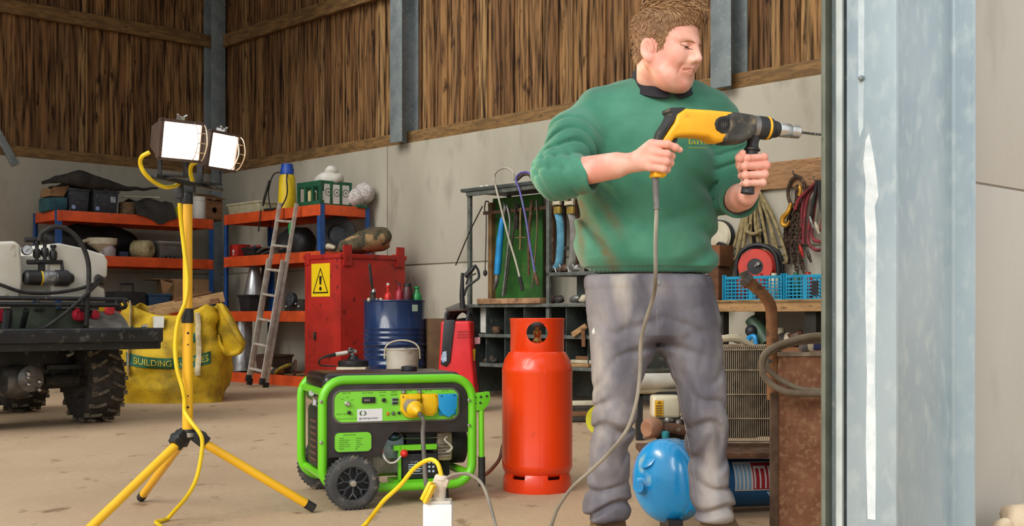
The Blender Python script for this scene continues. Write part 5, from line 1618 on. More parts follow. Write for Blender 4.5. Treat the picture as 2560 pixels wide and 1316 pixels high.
# timber board on the wall with hooks
YW = lambda px: onv(px, V_WALL)
ub0, ub1 = pos_on_wall(1835, V_WALL), pos_on_wall(2120, V_WALL)
a = MB(MU); a.span((ub1, V_WALL - 0.035, 1.745), (ub0, V_WALL - 0.002, 1.955))
hb_ = thing('hook_board', 'pale timber board fixed to the wall above the ropes and chain', 'board', W((ub0 + ub1) / 2, V_WALL - 0.02, 1.74))
a.build('board', mat('hook_board_timber', 'a87f58', '8c6744', scale=6, rough=0.8, stretch=(1, 1, 5), col3='6b4a30', s3=16), hb_, bevel=0.004)
for px, py in ((1990, 437), (2042, 452), (1884, 462)):
    Yh = onv(px, V_WALL - 0.05)
    a = MB(); b0 = P(px, py, Yh); a.tube([b0 + VX * 0.02, b0 - VX * 0.03, b0 - VX * 0.045 + Vector((0, 0, 0.03))], 0.006, 6); a.build('hook', STEEL, hb_)


def pw_(px, py, off=0.08):
    return P(px, py, onv(px, V_WALL - off))


ROPE = mat('natural_rope', 'a39268', '84744f', scale=30, rough=0.9, bump=0.5, bscale=120)
a = MB()
rp = [((1878, 472), (1840, 600), (1828, 640)), ((1880, 472), (1850, 590), (1838, 690)), ((1884, 474), (1865, 560), (1862, 640)), ((1886, 472), (1895, 560), (1905, 640)), ((1888, 474), (1905, 540), (1922, 640)), ((1890, 472), (1918, 540), (1945, 630)), ((1891, 472), (1925, 560), (1950, 650)), ((1886, 474), (1876, 560), (1880, 620))]
for k, (t0, m0, e0) in enumerate(rp):
    o_ = 0.05 + 0.012 * (k % 4)
    pts = [pw_(*t0, o_ + .01), pw_(m0[0], m0[1], o_), pw_(e0[0], e0[1], o_), pw_(e0[0] + 9, e0[1] + 8, o_ + .01), pw_(e0[0] + 16, e0[1] - 6, o_ + .02), pw_(m0[0] + 12, m0[1] - 5, o_ + .02), pw_(t0[0] + 3, t0[1], o_ + .02)]
    a.tube(pts, 0.0125, 8)
a.tube([pw_(1872, 560, .12), pw_(1868, 578, .13), pw_(1885, 585, .14), pw_(1905, 575, .12)], 0.014, 8)
solo('rope_hank', a, ROPE, 'hank of natural rope hanging from the wall board beside the man\'s raised hand', 'rope')
a = MB()
for k in range(3):
    pts = [pw_(1894 + 2 * k, 478, .03), pw_(1885 - 3 * k, 560, .03), pw_(1888, 600 + 6 * k, .03), pw_(1906 + 2 * k, 590, .03), pw_(1902 + 2 * k, 520, .03)]
    a.tube(pts, 0.012, 8)
solo('black_cable_hank', a, BLACK_RB, 'black cable hank hanging behind the natural rope', 'hank')
# ring, hook and chain
RUSTC = mat('rusty_chain', '4f3b2c', '38291f', scale=24, rough=0.8, metal=0.2, col3='7a6248', s3=30)
ch = thing('lifting_chain', 'rusty lifting chain with iron ring and gold hook hanging from the wall board', 'chain', pw_(1985, 690, .08))
def link(a, p, d, r, w, t_):
    d = d.normalized(); s = d.cross(Vector((0, 1, 0))).normalized()
    s = (s * math.cos(t_) + d.cross(s) * math.sin(t_))
    pts = []
    for j in range(8):
        an = j * math.pi / 4
        pts.append(p + d * (r * 1.5 * math.cos(an)) + s * (r * math.sin(an)))
    a.tube(pts, w, 5, n=1, closed=True)
a = MB(); c0 = pw_(1991, 480, .06); rx = VX.cross(ZX)
a.tube([c0 + UX * (-0.075 * math.cos(j * math.pi / 8)) + ZX * (0.115 * math.sin(j * math.pi / 8)) for j in range(16)], 0.014, 8, n=2, closed=True); a.build('ring', RUSTC, ch)
rnd = random.Random(4)
for s, (t0, m0, e0) in enumerate((((1985, 515), (1968, 600), (1972, 660)), ((1990, 515), (1985, 600), (1988, 665)), ((1996, 515), (2000, 590), (2004, 675)), ((1988, 515), (1978, 610), (1996, 690)), ((1993, 470), (1992, 500), (1990, 530)), ((1982, 520), (1964, 580), (1966, 640)), ((1992, 520), (1994, 610), (2010, 685)))):
    pts = spline([pw_(*t0, .05 + .012 * (s % 4)), pw_(*m0, .05 + .014 * (s % 4)), pw_(*e0, .05 + .014 * (s % 4))], 9)
    a = MB()
    for j in range(len(pts) - 1):
        link(a, pts[j], pts[j + 1] - pts[j], 0.015, 0.0055, (j % 2) * 1.5 + rnd.uniform(-.3, .3))
    a.build('chain_strand', RUSTC, ch)
GOLD = mat('gold_hook', 'c8932c', 'a5761f', scale=14, rough=0.45, metal=0.4)
a = MB(); a.tube([pw_(1978, 508, .10), pw_(1970, 530, .11), pw_(1958, 545, .11), pw_(1957, 560, .11), pw_(1966, 564, .11), pw_(1974, 552, .11)], [0.014, 0.018, 0.022, 0.02, 0.016, 0.008], 8); a.build('hook', GOLD, ch)
a = MB(); a.tube([pw_(1999, 465, .10), pw_(2001, 478, .10), pw_(1998, 490, .10)], 0.014, 8); a.build('gold_link', GOLD, ch)
# red jump leads
JL = mat('dark_red_cable', '8c2a30', '5c2026', scale=12, rough=0.6)
t = thing('jump_leads', 'bundle of dark red and black jump leads hanging by the steel post', 'jump leads', pw_(2035, 640, .08))
for k, (pts, m_) in enumerate((([(2040, 458), (2010, 500), (2003, 560), (2000, 618)], JL), ([(2042, 458), (2018, 500), (2010, 560), (2008, 610)], JL), ([(2044, 458), (2030, 520), (2020, 600), (2040, 625), (2062, 622)], JL), ([(2046, 460), (2036, 520), (2030, 590), (2050, 605), (2070, 600)], JL), ([(2042, 455), (2000, 495), (1988, 525)], JL), ([(2048, 455), (2058, 510), (2052, 580)], JL), ([(2044, 450), (2034, 500), (2026, 548)], BLACK_RB), ([(2048, 450), (2050, 500), (2062, 560)], BLACK_RB))):
    a = MB(); a.tube([pw_(px, py, .07 + .01 * k) for px, py in pts], 0.013, 8); a.build('lead', m_, t)
for k, (px, py, m_) in enumerate(((2028, 556, STEEL), (2042, 570, CREAM), (2003, 628, RED_P), (2022, 640, DARK_JUNK))):
    a = MB(); a.tube([pw_(px - 4, py - 14, .16), pw_(px, py, .16), pw_(px + 6, py + 16, .16)], [0.014, 0.024, 0.012], 8, sq=0.6); a.build('clamp', m_, t)
hang_ = MB(); hang_.lathe([(0.0, 0), (0.115, 0.0), (0.125, 0.01), (0.11, 0.03), (0.0, 0.04)], pw_(1797, 592, .06), -VX, 32)
t = thing('wall_dial', 'round pale dial on the wall beside the man\'s elbow', 'dial', pw_(1797, 640, .06))
hang_.build('face', CREAM, t)
a = MB(); a.lathe([(0.115, -.03), (0.135, -.03), (0.135, 0.02), (0.115, 0.02)], pw_(1797, 592, .05), -VX, 32, cap=False); a.build('rim', BLACK_PL, t)
a = MB(); a.tube([pw_(1786, 618, .12), pw_(1800, 610, .12), pw_(1818, 612, .12)], [0.004, 0.02, 0.004], 6); a.build('bracket', BLACK_PL, t)
# under the bench
x = sxt(1895, .2)
pt = thing('power_tool', 'dark green cylinder tool with black knob on the shelf under the bench', 'power tool', MT @ Vector((x, .2, .54)))
def tp(px, py, y=0.15):
    return MT @ Vector((solve(MT, px, y), y, zz(MT, px, py, y)))
a = MB(); a.tube([tp(1878, 798), tp(1900, 830), tp(1918, 858)], [0.05, 0.055, 0.05], 14, smooth=False); a.build('body', mat('army_green', '3f5a44', '33493a', scale=9, rough=0.5), pt)
MB().sphere(tp(1878, 828, .08), 0.045, 14, 10).build('knob', BLACK_PL, pt)
a = MB(); a.tube([tp(1870, 862, .06), tp(1873, 845, .06), tp(1886, 842, .06), tp(1890, 862, .06)], 0.018, 8); solo('blue_hose_loop', a, BLUE_T, 'small bright blue hose loop in front of the green tool under the bench', 'hose')
for k, (px, py, r, m_) in enumerate(((1935, 815, .07, CREAM), (1960, 850, .05, DARK_JUNK), (1975, 840, .05, CREAM), (1990, 850, .06, RUSTY), (1955, 822, .05, WOOD_D), (2044, 845, .05, CREAM), (1848, 858, .04, CREAM))):
    c0 = MT.inverted() @ tp(px, py, .25)
    blob('bench_scrap', MT, (c0.x, .25, 0.537 + r), (r * 1.2, r, r), m_, 'odd pale or rusty lump on the shelf under the timber bench', 'scrap', 0.03, 14, seed=k, seg=12, rings=8, flat=0.537, group='lumps under the timber bench')

# ------------------------------------------------------------------ air compressor behind the man
CBLUE = mat('compressor_blue', '1d9be0', '1787c6', scale=4, rough=0.25, coat=0.3, col3='8fb4c4', s3=7, lo3=0.62, hi3=0.68)
CDBL = mat('compressor_dark_blue', '1a6196', '15527f', scale=4, rough=0.3)
ac = thing('air_compressor', 'blue tank air compressor with wire belt guard standing behind the man', 'compressor', Vector((0.75, 4.45, 0)))
A0 = Vector((0.535, 4.20, 0.182)); AD = Vector((0.80, 0.60, 0))
pr = [(0.0, -0.075)] + [(0.147 * math.sin(i * math.pi / 16), -0.075 * math.cos(i * math.pi / 16)) for i in range(1, 9)] + [(0.147, 0.0), (0.147, 0.05), (0.13, 0.10), (0.09, 0.125), (0, 0.14)]
MB().lathe(pr, A0, AD, 44).build('tank', CBLUE, ac, sharp=60)
nl = (A0 - AD * 0.07)
a = MB(); sd = Vector((0.6, -0.8, 0)); c0 = A0 - AD * 0.066 + Vector((0, 0, 0.0)) - sd * 0.0
a.lathe([(0.03, 0), (0.03, 0.03), (0.02, 0.04), (0.02, 0.055), (0, 0.055)], A0 - AD * 0.055 - sd * 0.045 + ZX * (-0.015), (-AD * .8 + sd * 0.35).normalized(), 16); a.build('port', CBLUE, ac)
a = MB(); a.lathe([(0.044, 0), (0.044, 0.006), (0.036, 0.008), (0.0, 0.008)], A0 - AD * 0.050 - sd * 0.025 + ZX * 0.080, (-AD * 0.75 - sd * .1 + ZX * 0.6).normalized(), 24); a.build('boss', CBLUE, ac)
for f in (0.03,):
    a = MB(); q_ = A0 + AD * f; a.box((q_.x, q_.y, 0.03), (0.05, 0.24, 0.06)); a.build('foot', BLACK_ST, ac)
B0 = Vector((0.60, 4.62, 0.118)); BDI = Vector((0.985, 0.17, 0)).normalized()
MB().lathe([(0, -0.03), (0.06, -0.02), (0.098, 0.02), (0.10, 0.05), (0.10, 0.8), (0.06, 0.85), (0, 0.86)], B0, BDI, 36).build('second_tank', CDBL, ac)
for f in (0.15, 0.6):
    a = MB(); q_ = B0 + BDI * f; a.box((q_.x, q_.y, 0.012), (0.05, 0.14, 0.03)); a.build('foot', BLACK_ST, ac)
# sticker on the second tank
STK = mat('white_sticker', 'd5d6d6', 'c6c8ca', scale=10, rough=0.4)


def tankpt(s, an, r=0.1015):
    side_ = BDI.cross(ZX)           # towards the viewer
    return B0 + BDI * s + (side_ * math.cos(an) + ZX * math.sin(an)) * r


def tankpatch(name, s0, s1, a0, a1, m_, r=0.1015, par=None):
    m2 = MB(); n = 8
    m2.loft([[tankpt(s, a0 + (a1 - a0) * j / n, r) for j in range(n + 1)] + [tankpt(s, a0 + (a1 - a0) * j / n, r - 0.002) for j in range(n, -1, -1)] for s in (s0, s1)])
    return m2.build(name, m_, par or ac)


sk = tankpatch('sticker', 0.235, 0.62, -0.25, 0.92, STK)
tankpatch('red_block', 0.307, 0.62, -0.20, 0.86, mat('sticker_red', 'a52a33', rough=0.4), 0.1025, sk)
for k in range(4):
    tankpatch('blue_stripe', 0.241 + 0.016 * k, 0.250 + 0.016 * k, -0.2, 0.8, mat('sticker_blue', '7fb0cf', rough=0.4), 0.1025, sk)
m2 = MB()
for s0, s1, a0, a1 in ((0.312, 0.318, -.16, .6), (0.333, 0.339, -.16, .6), (0.354, 0.360, -.16, .6), (0.312, 0.360, .6, .7), (0.370, 0.376, -.1, .6), (0.370, 0.41, .6, .7), (0.370, 0.41, -.16, -.06), (0.404, 0.41, -.1, .6)):
    m2.loft([[tankpt(s, a0 + (a1 - a0) * j / 8, .1036) for j in range(9)] + [tankpt(s, a0 + (a1 - a0) * j / 8, .1022) for j in range(8, -1, -1)] for s in (s0, s1)])
m2.build('sticker_lettering', STK, sk)
a = MB(); a.prism([(0.0, 0), (0.10, 0), (0.055, -0.075)], tankpt(0.36, -.3, 0.103), BDI, (0, 0, 1), (0, -0.001, 0)); a.build('paper_corner', mat('sticker_grey', '9db4c2', rough=0.5), sk)
# deck, engine and filter
a = MB(); a.span((0.50, 4.50, 0.222), (1.25, 4.86, 0.245)); a.build('deck', RUSTY, ac, bevel=0.004)
ye = 4.62
a = MB(); a.span(P(1632, 1047, ye), P(1702, 991, ye) + Vector((0, 0.11, 0))); et = a.build('fuel_tank', mat('cream_tank', 'd7cfb4', 'bfb699', scale=6, rough=0.45), ac, bevel=0.014, bseg=3)
a = MB(); a.span(P(1637, 1042, ye - .003), P(1658, 1002, ye - .001)); wl = a.build('yellow_label', mat('label_amber', 'e6ae1a', rough=0.5), et)
a = MB()
for k in range(5):
    a.span(P(1640, 1014 + k * 6, ye - .006), P(1655, 1017 + k * 6, ye - .003))
a.prism([(P(1642, 0, ye).x, P(0, 1010, ye).z), (P(1654, 0, ye).x, P(0, 1010, ye).z), (P(1648, 0, ye).x, P(0, 1003, ye).z)], (0, ye - .006, 0), (1, 0, 0), (0, 0, 1), (0, .002, 0))
a.build('label_print', mat('label_brown_ink', '7a5a12', rough=0.6), wl)
a = MB(); a.span(P(1640, 1100, ye), P(1740, 1047, ye) + Vector((0, 0.14, 0))); a.wob(0.006, 30, 2); a.build('engine_block', DARK_JUNK, ac, bevel=0.01)
a = MB()
for k in range(8):
    a.sphere(P(1652 + k * 9, 1060 + 14 * math.sin(k * 1.9), ye - 0.012), 0.009 + 0.003 * (k % 3), 8, 6)
a.build('engine_fittings', STEEL, ac)
a = MB(); a.tube([P(1650, 1074, ye - .03), P(1680, 1072, ye - .03), P(1715, 1078, ye - .02)], 0.022, 12, smooth=False); a.build('exhaust', RUSTY, ac)
a = MB(); a.lathe([(0.0, -.008), (0.03, -.010), (0.038, 0), (0.039, 0.03), (0.034, 0.05), (0.02, 0.06)], P(1620, 1072, ye - .06), (0.75, 0.6, 0.05), 24); a.build('air_filter', mat('copper_filter', 'a97c62', '8c6049', scale=14, rough=0.5, metal=0.2), ac)
a = MB(); a.lathe([(0.012, 0), (0.016, 0.01), (0.016, 0.025), (0.01, 0.03)], P(1664, 1098, ye - .06), (0, 0, 1), 12); a.build('valve', mat('teal_valve', '2f8a94', rough=0.5), ac)
# wire belt guard
yg = 4.74
gx0, gx1 = P(1795, 0, yg).x, P(1935, 0, yg).x
gz0, gz1 = P(0, 1108, yg).z, P(0, 866, yg).z
WIRE = mat('dusty_wire', 'b3a389', '8f8069', scale=20, rough=0.75, metal=0.2)
a = MB(Matrix.Translation((0, 0, 0)))
n = 27
for k in range(n + 1):
    x = gx0 + (gx1 - gx0) * k / n
    a.tube([(x, yg, gz0), (x, yg, gz1 - 0.012), (x, yg + 0.02, gz1), (x, yg + 0.10, gz1 + 0.004)], 0.0021, 5, smooth=False)
for z in (gz0, gz0 + (gz1 - gz0) * .25, gz0 + (gz1 - gz0) * .5, gz0 + (gz1 - gz0) * .75, gz1 - 0.015):
    a.tube([(gx0, yg - 0.003, z), (gx1, yg - 0.003, z)], 0.0034, 6, smooth=False)
a.build('belt_guard', WIRE, ac)
a = MB(); a.span((gx0, yg - 0.006, gz0 - 0.02), (gx1, yg + 0.08, gz0)); a.build('guard_base', RUSTY, ac, bevel=0.003)
a = MB(); c0 = Vector(((gx0 + gx1) / 2 - .02, yg + 0.08, (gz0 + gz1) / 2 + 0.03))
a.lathe([(0.13, 0), (0.14, 0.0), (0.14, 0.03), (0.13, 0.03), (0.13, 0)], c0, (0, 1, 0), 36, cap=False)
for k in range(5):
    an = k * 2 * math.pi / 5
    a.bar(c0 + Vector((0, 0.015, 0)), c0 + Vector((0.13 * math.cos(an), 0.015, 0.13 * math.sin(an))), 0.012, 0.025)
a.build('pulley', DARK_JUNK, ac)
a = MB(); a.span((gx0 + 0.01, yg + 0.16, gz0), (gx1 - 0.02, yg + 0.24, gz1 - 0.10)); a.build('pump_block', mat('dusty_cast_iron', '4a4237', '332d26', scale=10, rough=0.85), ac, bevel=0.02)
a = MB(); a.span((gx0 - 0.02, yg + 0.25, gz0), (gx1 + 0.08, yg + 0.262, gz1 - 0.01)); a.build('back_plate', BLACK_ST, ac)  # dark sheet added to stand in for the shade behind the wires
a = MB(); a.tube([P(1790, 850, 4.78), P(1840, 846, 4.78), P(1885, 866, 4.78)], [0.014, 0.016, 0.008], 8); solo('dusty_rag', a, CREAM, 'dusty rolled rag lying along the top of the wire belt guard', 'rag')

# ------------------------------------------------------------------ rusty steel box with bent pipe and hose
RUST = mat('rust_plate', '94644a', '7d5138', scale=14, rough=0.9, bump=0.25, bscale=120, col3='a47c5c', s3=60, lo3=0.5, hi3=0.7, lo=0.35, hi=0.65)
RUST_L = mat('rusty_pipe', 'a1714c', '7f5435', scale=9, rough=0.8, bump=0.15, col3='5f4435', s3=24)
rb = thing('rusty_box', 'rusty steel box with bent pipe standing beside the galvanised post', 'steel box', Vector((1.06, 4.36, 0)))
rx0, rx1 = P(1924, 0, 4.2).x, P(2125, 0, 4.2).x
zt = P(0, 884, 4.2).z
a = MB(); a.prism([(rx0 + 0.028, 4.2), (rx1, 4.2), (rx1 + .02, 4.5), (rx0 + 0.115, 4.5)], (0, 0, 0), (1, 0, 0), (0, 1, 0), (0, 0, zt)); a.build('shell', RUST, rb, bevel=0.003)
a = MB(); a.span((rx0 + 0.028, 4.192, zt - 0.01), (rx1, 4.205, zt + 0.004)); a.build('top_lip', mat('pale_lip', 'a89a82', '7a6a55', scale=20, rough=0.7), rb)
a = MB(); a.span((rx0, 4.185, 0), (rx0 + 0.028, 4.203, P(0, 984, 4.2).z)); a.build('corner_angle', mat('dark_rust', '6b5442', '54402f', scale=22, rough=0.9, bump=0.4, bscale=60), rb, bevel=0.003)
a = MB(); a.tube([P(1868, 702, 4.22), P(1880, 712, 4.22), P(1908, 737, 4.22), P(1926, 765, 4.22), P(1929, 800, 4.22), P(1931, 880, 4.22), P(1932, 1000, 4.22)], 0.0205, 14); a.build('bent_pipe', RUST_L, rb)
a = MB(); d0 = (P(1868, 702, 4.22) - P(1885, 716, 4.22)).normalized(); a.lathe([(0.022, 0), (0.026, 0), (0.026, 0.02), (0.018, 0.02), (0.018, 0.004)], P(1871, 705, 4.22), d0, 16, cap=False); a.tube([P(1866, 700, 4.22), P(1858, 680, 4.22)], [0.014, 0.018], 10, smooth=False); a.build('pipe_end', STEEL, rb)
a = MB(); a.lathe([(0.0, 0), (0.008, 0), (0.008, 0.006), (0, 0.006)], P(1924, 904, 4.195), (0, -1, 0), 10); a.build('bolt', CHROME, rb)
HOSE = mat('dusty_grey_hose', '8c7d6a', '736552', scale=12, rough=0.8)
a = MB()
a.tube([P(2090, 838, 4.14), P(2020, 842, 4.14), P(1950, 862, 4.14), P(1915, 882, 4.12), P(1904, 910, 4.11), P(1912, 945, 4.11), P(1945, 972, 4.11), P(1990, 984, 4.12), P(2090, 984, 4.13)], 0.0115, 10)
a.tube([P(2090, 850, 4.17), P(1990, 858, 4.17), P(1925, 882, 4.14), P(1915, 905, 4.13), P(1926, 930, 4.13), P(1960, 955, 4.13), P(2010, 975, 4.13), P(2090, 978, 4.14)], 0.010, 10)
solo('grey_hose', a, HOSE, 'dusty grey hose looped twice over the rusty steel box', 'hose')
for k, (px, py, m_) in enumerate(((2010, 878, STEEL), (2025, 873, CREAM), (2040, 862, mat('navy_paint', '2b3358', rough=0.5)))):
    a = MB(); c0 = P(px, py, 4.3); a.box((c0.x, 4.3, zt + 0.02), (0.03, 0.05, 0.03), None); a.wob(0.008, 30, k)
    solo('loose_fitting', a, m_, ('grey fitting lying on top of the rusty box', 'pale fitting lying on the rusty box beside the hose', 'navy fitting on the rusty box against the post')[k], 'fitting', bevel=0.004)
# pale stones at the foot of the front wall
for k, (px, py, r, Yq) in enumerate(((2548, 1304, 0.045, 4.02), (2505, 1330, 0.03, 3.98), (2600, 1330, 0.06, 4.1))):
    c0 = P(px, py, Yq)
    a = MB(); a.sphere((c0.x, c0.y, max(c0.z, r * .8)), (r * 1.2, r, max(r, c0.z)), 16, 10); a.wob(0.02, 16, k)
    for v in a.bm.verts:
        v.co.z = max(0.0, v.co.z)
    solo('stone', a, mat('pale_stone', 'd1bfa3', 'b39f85', scale=14, rough=0.9, bump=0.3), ('largest pale stone showing at the foot of the concrete front wall', 'small pale stone beside the post at the front wall', 'pale stone mostly hidden past the front wall edge')[k], 'stone', sharp=60)
# ------------------------------------------------------------------ orange gas cylinder
ORG = mat('cylinder_orange', 'f2440f', 'e63c0b', scale=3, rough=0.3, coat=0.25, col3='c93a16', s3=16, lo3=0.68, hi3=0.8)
gc0 = Vector(((1343 - CX) / F * 5.24, 5.24, 0))
gc_ = thing('gas_cylinder', 'tall orange gas cylinder standing between the generator and the man', 'gas cylinder', gc0)
pr = [(0.0, 0.055), (0.10, 0.06), (0.140, 0.075), (0.1525, 0.10), (0.1545, 0.115), (0.1535, 0.12), (0.1535, 0.515), (0.1545, 0.52), (0.152, 0.535), (0.143, 0.57), (0.125, 0.60), (0.09, 0.622), (0.04, 0.632), (0.0, 0.634)]
MB().lathe(pr, gc0, seg=64).build('body', ORG, gc_, sharp=60)


def boolean(o, cutters):
    for c_ in cutters:
        md = o.modifiers.new('cut', 'BOOLEAN'); md.operation = 'DIFFERENCE'; md.object = c_; md.solver = 'EXACT'
    bpy.context.view_layer.update()
    dg = bpy.context.evaluated_depsgraph_get()
    me = bpy.data.meshes.new_from_object(o.evaluated_get(dg))
    o.modifiers.clear()
    old = o.data
    o.data = me
    bpy.data.meshes.remove(old)
    for c_ in cutters:
        d_ = c_.data; LOC.pop(c_.name, None); bpy.data.objects.remove(c_); bpy.data.meshes.remove(d_)
    for p in me.polygons:
        p.use_smooth = True
    bm = bmesh.new(); bm.from_mesh(me)
    for e in bm.edges:
        e.smooth = len(e.link_faces) == 2 and e.calc_face_angle(0) < math.radians(35)
    bm.to_mesh(me); bm.free()


def cutter(mb):
    return mb.build('cutter', ORG)


a = MB(); a.lathe([(0.112, 0.60), (0.118, 0.612), (0.118, 0.735), (0.1205, 0.742), (0.1205, 0.748), (0.114, 0.750), (0.112, 0.742), (0.106, 0.735), (0.106, 0.60)] + [(0.112, 0.60)], gc0, seg=64, cap=False)
sh = a.build('shroud', ORG, gc_)
fdir = Vector((-0.02, -1, 0))
c1 = cutter(MB().lathe([(0.046, 0.02), (0.046, 0.3)], gc0 + Vector((0.0, 0, 0.688)), fdir, 32))
cs = [c1]
for s in (-1, 1):
    cs.append(cutter(MB().lathe([(0.05, 0.02), (0.05, 0.3)], gc0 + Vector((0, 0, 0.675)), Vector((s, 0.28, 0)), 24)))
cs.append(cutter(MB().lathe([(0.05, 0.02), (0.05, 0.3)], gc0 + Vector((0, 0, 0.68)), Vector((0, 1, 0)), 24)))
boolean(sh, cs)
a = MB(); a.lathe([(0.140, 0.0), (0.148, 0.0), (0.150, 0.01), (0.148, 0.06), (0.140, 0.085), (0.132, 0.085), (0.135, 0.06), (0.138, 0.01), (0.140, 0.0)], gc0, seg=64, cap=False)
fr = a.build('foot_ring', ORG, gc_)
cs = []
for ang in (-125, -60, 0, 60, 120, 180):
    d = Vector((math.cos(math.radians(ang)), math.sin(math.radians(ang)), 0))
    sdd = Vector((-d.y, d.x, 0))
    m2 = MB(frame(gc0 + Vector((0, 0, 0.072)), d)); m2.span((0.08, -0.032, -0.013), (0.2, 0.032, 0.02)); cs.append(cutter(m2))
boolean(fr, cs)
BRASS = mat('brass_valve', 'b08d4a', '8a6a35', scale=20, rough=0.35, metal=0.7)
a = MB(); a.lathe([(0.02, 0.63), (0.022, 0.65), (0.012, 0.665), (0.018, 0.68), (0.018, 0.69), (0.009, 0.70), (0.009, 0.715)], gc0, seg=16)
a.tube([gc0 + Vector((0, 0, 0.675)), gc0 + Vector((0.0, 0.05, 0.675))], 0.014, 10, smooth=False)
a.build('valve', BRASS, gc_)
MB().lathe([(0.0, 0.71), (0.028, 0.712), (0.03, 0.722), (0.022, 0.732), (0.0, 0.734)], gc0, seg=20).build('hand_wheel', DARK_JUNK, gc_)
a = MB(); g0 = Vector(((1262 - CX) / F * 5.35, 5.36, 0.30))
a.tube([gc0 + Vector((-0.03, 0.16, 0.40)), gc0 + Vector((-0.14, 0.20, 0.20)), P(1250, 1145, 5.28), P(1234, 1168, 5.22), P(1218, 1184, 5.15), P(1190, 1200, 5.1)], 0.008, 8)
solo('gas_hose', a, mat('brown_gas_hose', '8a5a3c', '6e452e', scale=12, rough=0.6), 'brown gas hose curving from the orange cylinder to the generator', 'hose')

# ------------------------------------------------------------------ generator
MG = rotz((-0.745, 4.72, 0), 20)
GRN = mat('generator_green', '76d524', '6ac91d', scale=4, rough=0.35, coat=0.2)
GPN = mat('panel_green', '82d93c', '79d033', scale=6, rough=0.45)
BPN = mat('generator_black_panel', '3a3535', '2f2b2b', scale=18, rough=0.5, bump=0.05, bscale=200)
gx = lambda px, y=0.0: solve(MG, px, y)
gz = lambda px, py, y=0.0: zz(MG, px, py, y)
gen = thing('generator', 'green framed portable generator on wheels with yellow and blue sockets', 'generator', MG @ Vector((0.31, 0.25, 0)))


def gpt(px, py, y=0.0):
    return Vector((gx(px, y), y, gz(px, py, y)))


def gpoly(pts, y):
    return [(gx(px, y), gz(px, py, y)) for px, py in pts]


def rrect(x0, x1, z0, z1, r, n=6, y=0.0):
    pts = []
    for cx_, cz_, a0 in ((x1 - r, z1 - r, 0), (x0 + r, z1 - r, 90), (x0 + r, z0 + r, 180), (x1 - r, z0 + r, 270)):
        for k in range(n + 1):
            an = math.radians(a0 + 90 * k / n)
            pts.append((cx_ + r * math.cos(an), y, cz_ + r * math.sin(an)))
    return pts


fx0, fx1 = gx(806), gx(1180)
fz0, fz1 = 0.072, 0.505
TR = 0.0185
for y in (0.0, 0.47):
    a = MB(MG); a.tube(rrect(fx0, fx1, fz0, fz1, 0.085, 7, y), TR, 14, smooth=False, closed=True); a.build('frame_loop', GRN, gen)
for x, z in ((fx0 + 0.012, 0.455), (fx1 - 0.012, 0.455), (fx0 + 0.02, 0.115), (fx1 - 0.02, 0.115)):
    a = MB(MG); a.tube([(x, 0, z), (x, 0.47, z)], TR * 0.9, 12, smooth=False); a.build('cross_tube', GRN, gen)
a = MB(MG); a.span((fx0 + 0.01, 0.035, 0.40), (fx1 - 0.03, 0.435, 0.528)); a.build('fuel_tank', mat('glossy_black_tank', '1b1714', '2a221c', scale=3, rough=0.25), gen, bevel=0.035, bseg=4)
MB(MG).lathe([(0.03, 0), (0.034, 0.004), (0.034, 0.018), (0.02, 0.022)], (fx0 + 0.42, 0.25, 0.526), seg=20).build('fuel_cap', BLACK_PL, gen)
a = MB(MG); a.prism(gpoly([(812, 985), (818, 970), (832, 962), (1160, 957), (1172, 968), (1172, 1081), (1080, 1081), (985, 1082), (972, 1096), (952, 1136), (944, 1144), (812, 1146)], -0.004), (0, -0.004, 0), (1, 0, 0), (0, 0, 1), (0, 0.05, 0)); a.build('front_panel', BPN, gen, bevel=0.004)
px0, px1 = gx(835), gx(1144)
pz0, pz1 = gz(988, 1052), gz(988, 977)


def plate(name, x0, x1, z0, z1, r, y0, y1, m_, par):
    pts = [(p[0], p[2]) for p in rrect(x0, x1, z0, z1, r)]
    a = MB(MG); a.prism(pts, (0, y0, 0), (1, 0, 0), (0, 0, 1), (0, y1 - y0, 0))
    return a.build(name, m_, par)


a = MB(MG); a.tube(rrect(px0 - 0.004, px1 + 0.004, pz0 - 0.004, pz1 + 0.004, 0.036, 6, -0.006), 0.0035, 8, smooth=False, closed=True); a.build('panel_surround', mat('panel_edge', '6b6664', rough=0.35), gen)
cp = plate('control_panel', px0, px1, pz0, pz1, 0.033, -0.009, -0.003, GPN, gen)
lp0 = gpoly([(836, 1131), (927, 1080)], 0)
sp_ = plate('specification_plate', lp0[0][0], lp0[1][0], lp0[0][1], lp0[1][1], 0.018, -0.008, -0.003, GPN, gen)
a = MB(MG); a.tube(rrect(lp0[0][0] - .003, lp0[1][0] + .003, lp0[0][1] - .003, lp0[1][1] + .003, 0.021, 5, -0.005), 0.003, 8, smooth=False, closed=True); a.build('plate_surround', BPN, gen)
gX, gU = MG.col[0].xyz, Vector((0, 0, 1))
DKG = mat('dark_green_ink', '1f4a18', rough=0.6)


def gtext(s, px, py, h, w, par, m_=DKG, y=-0.0095):
    text('lettering', s, MG @ gpt(px, py, y), gX, gU, h, m_, par, width=w, thick=0.0005)


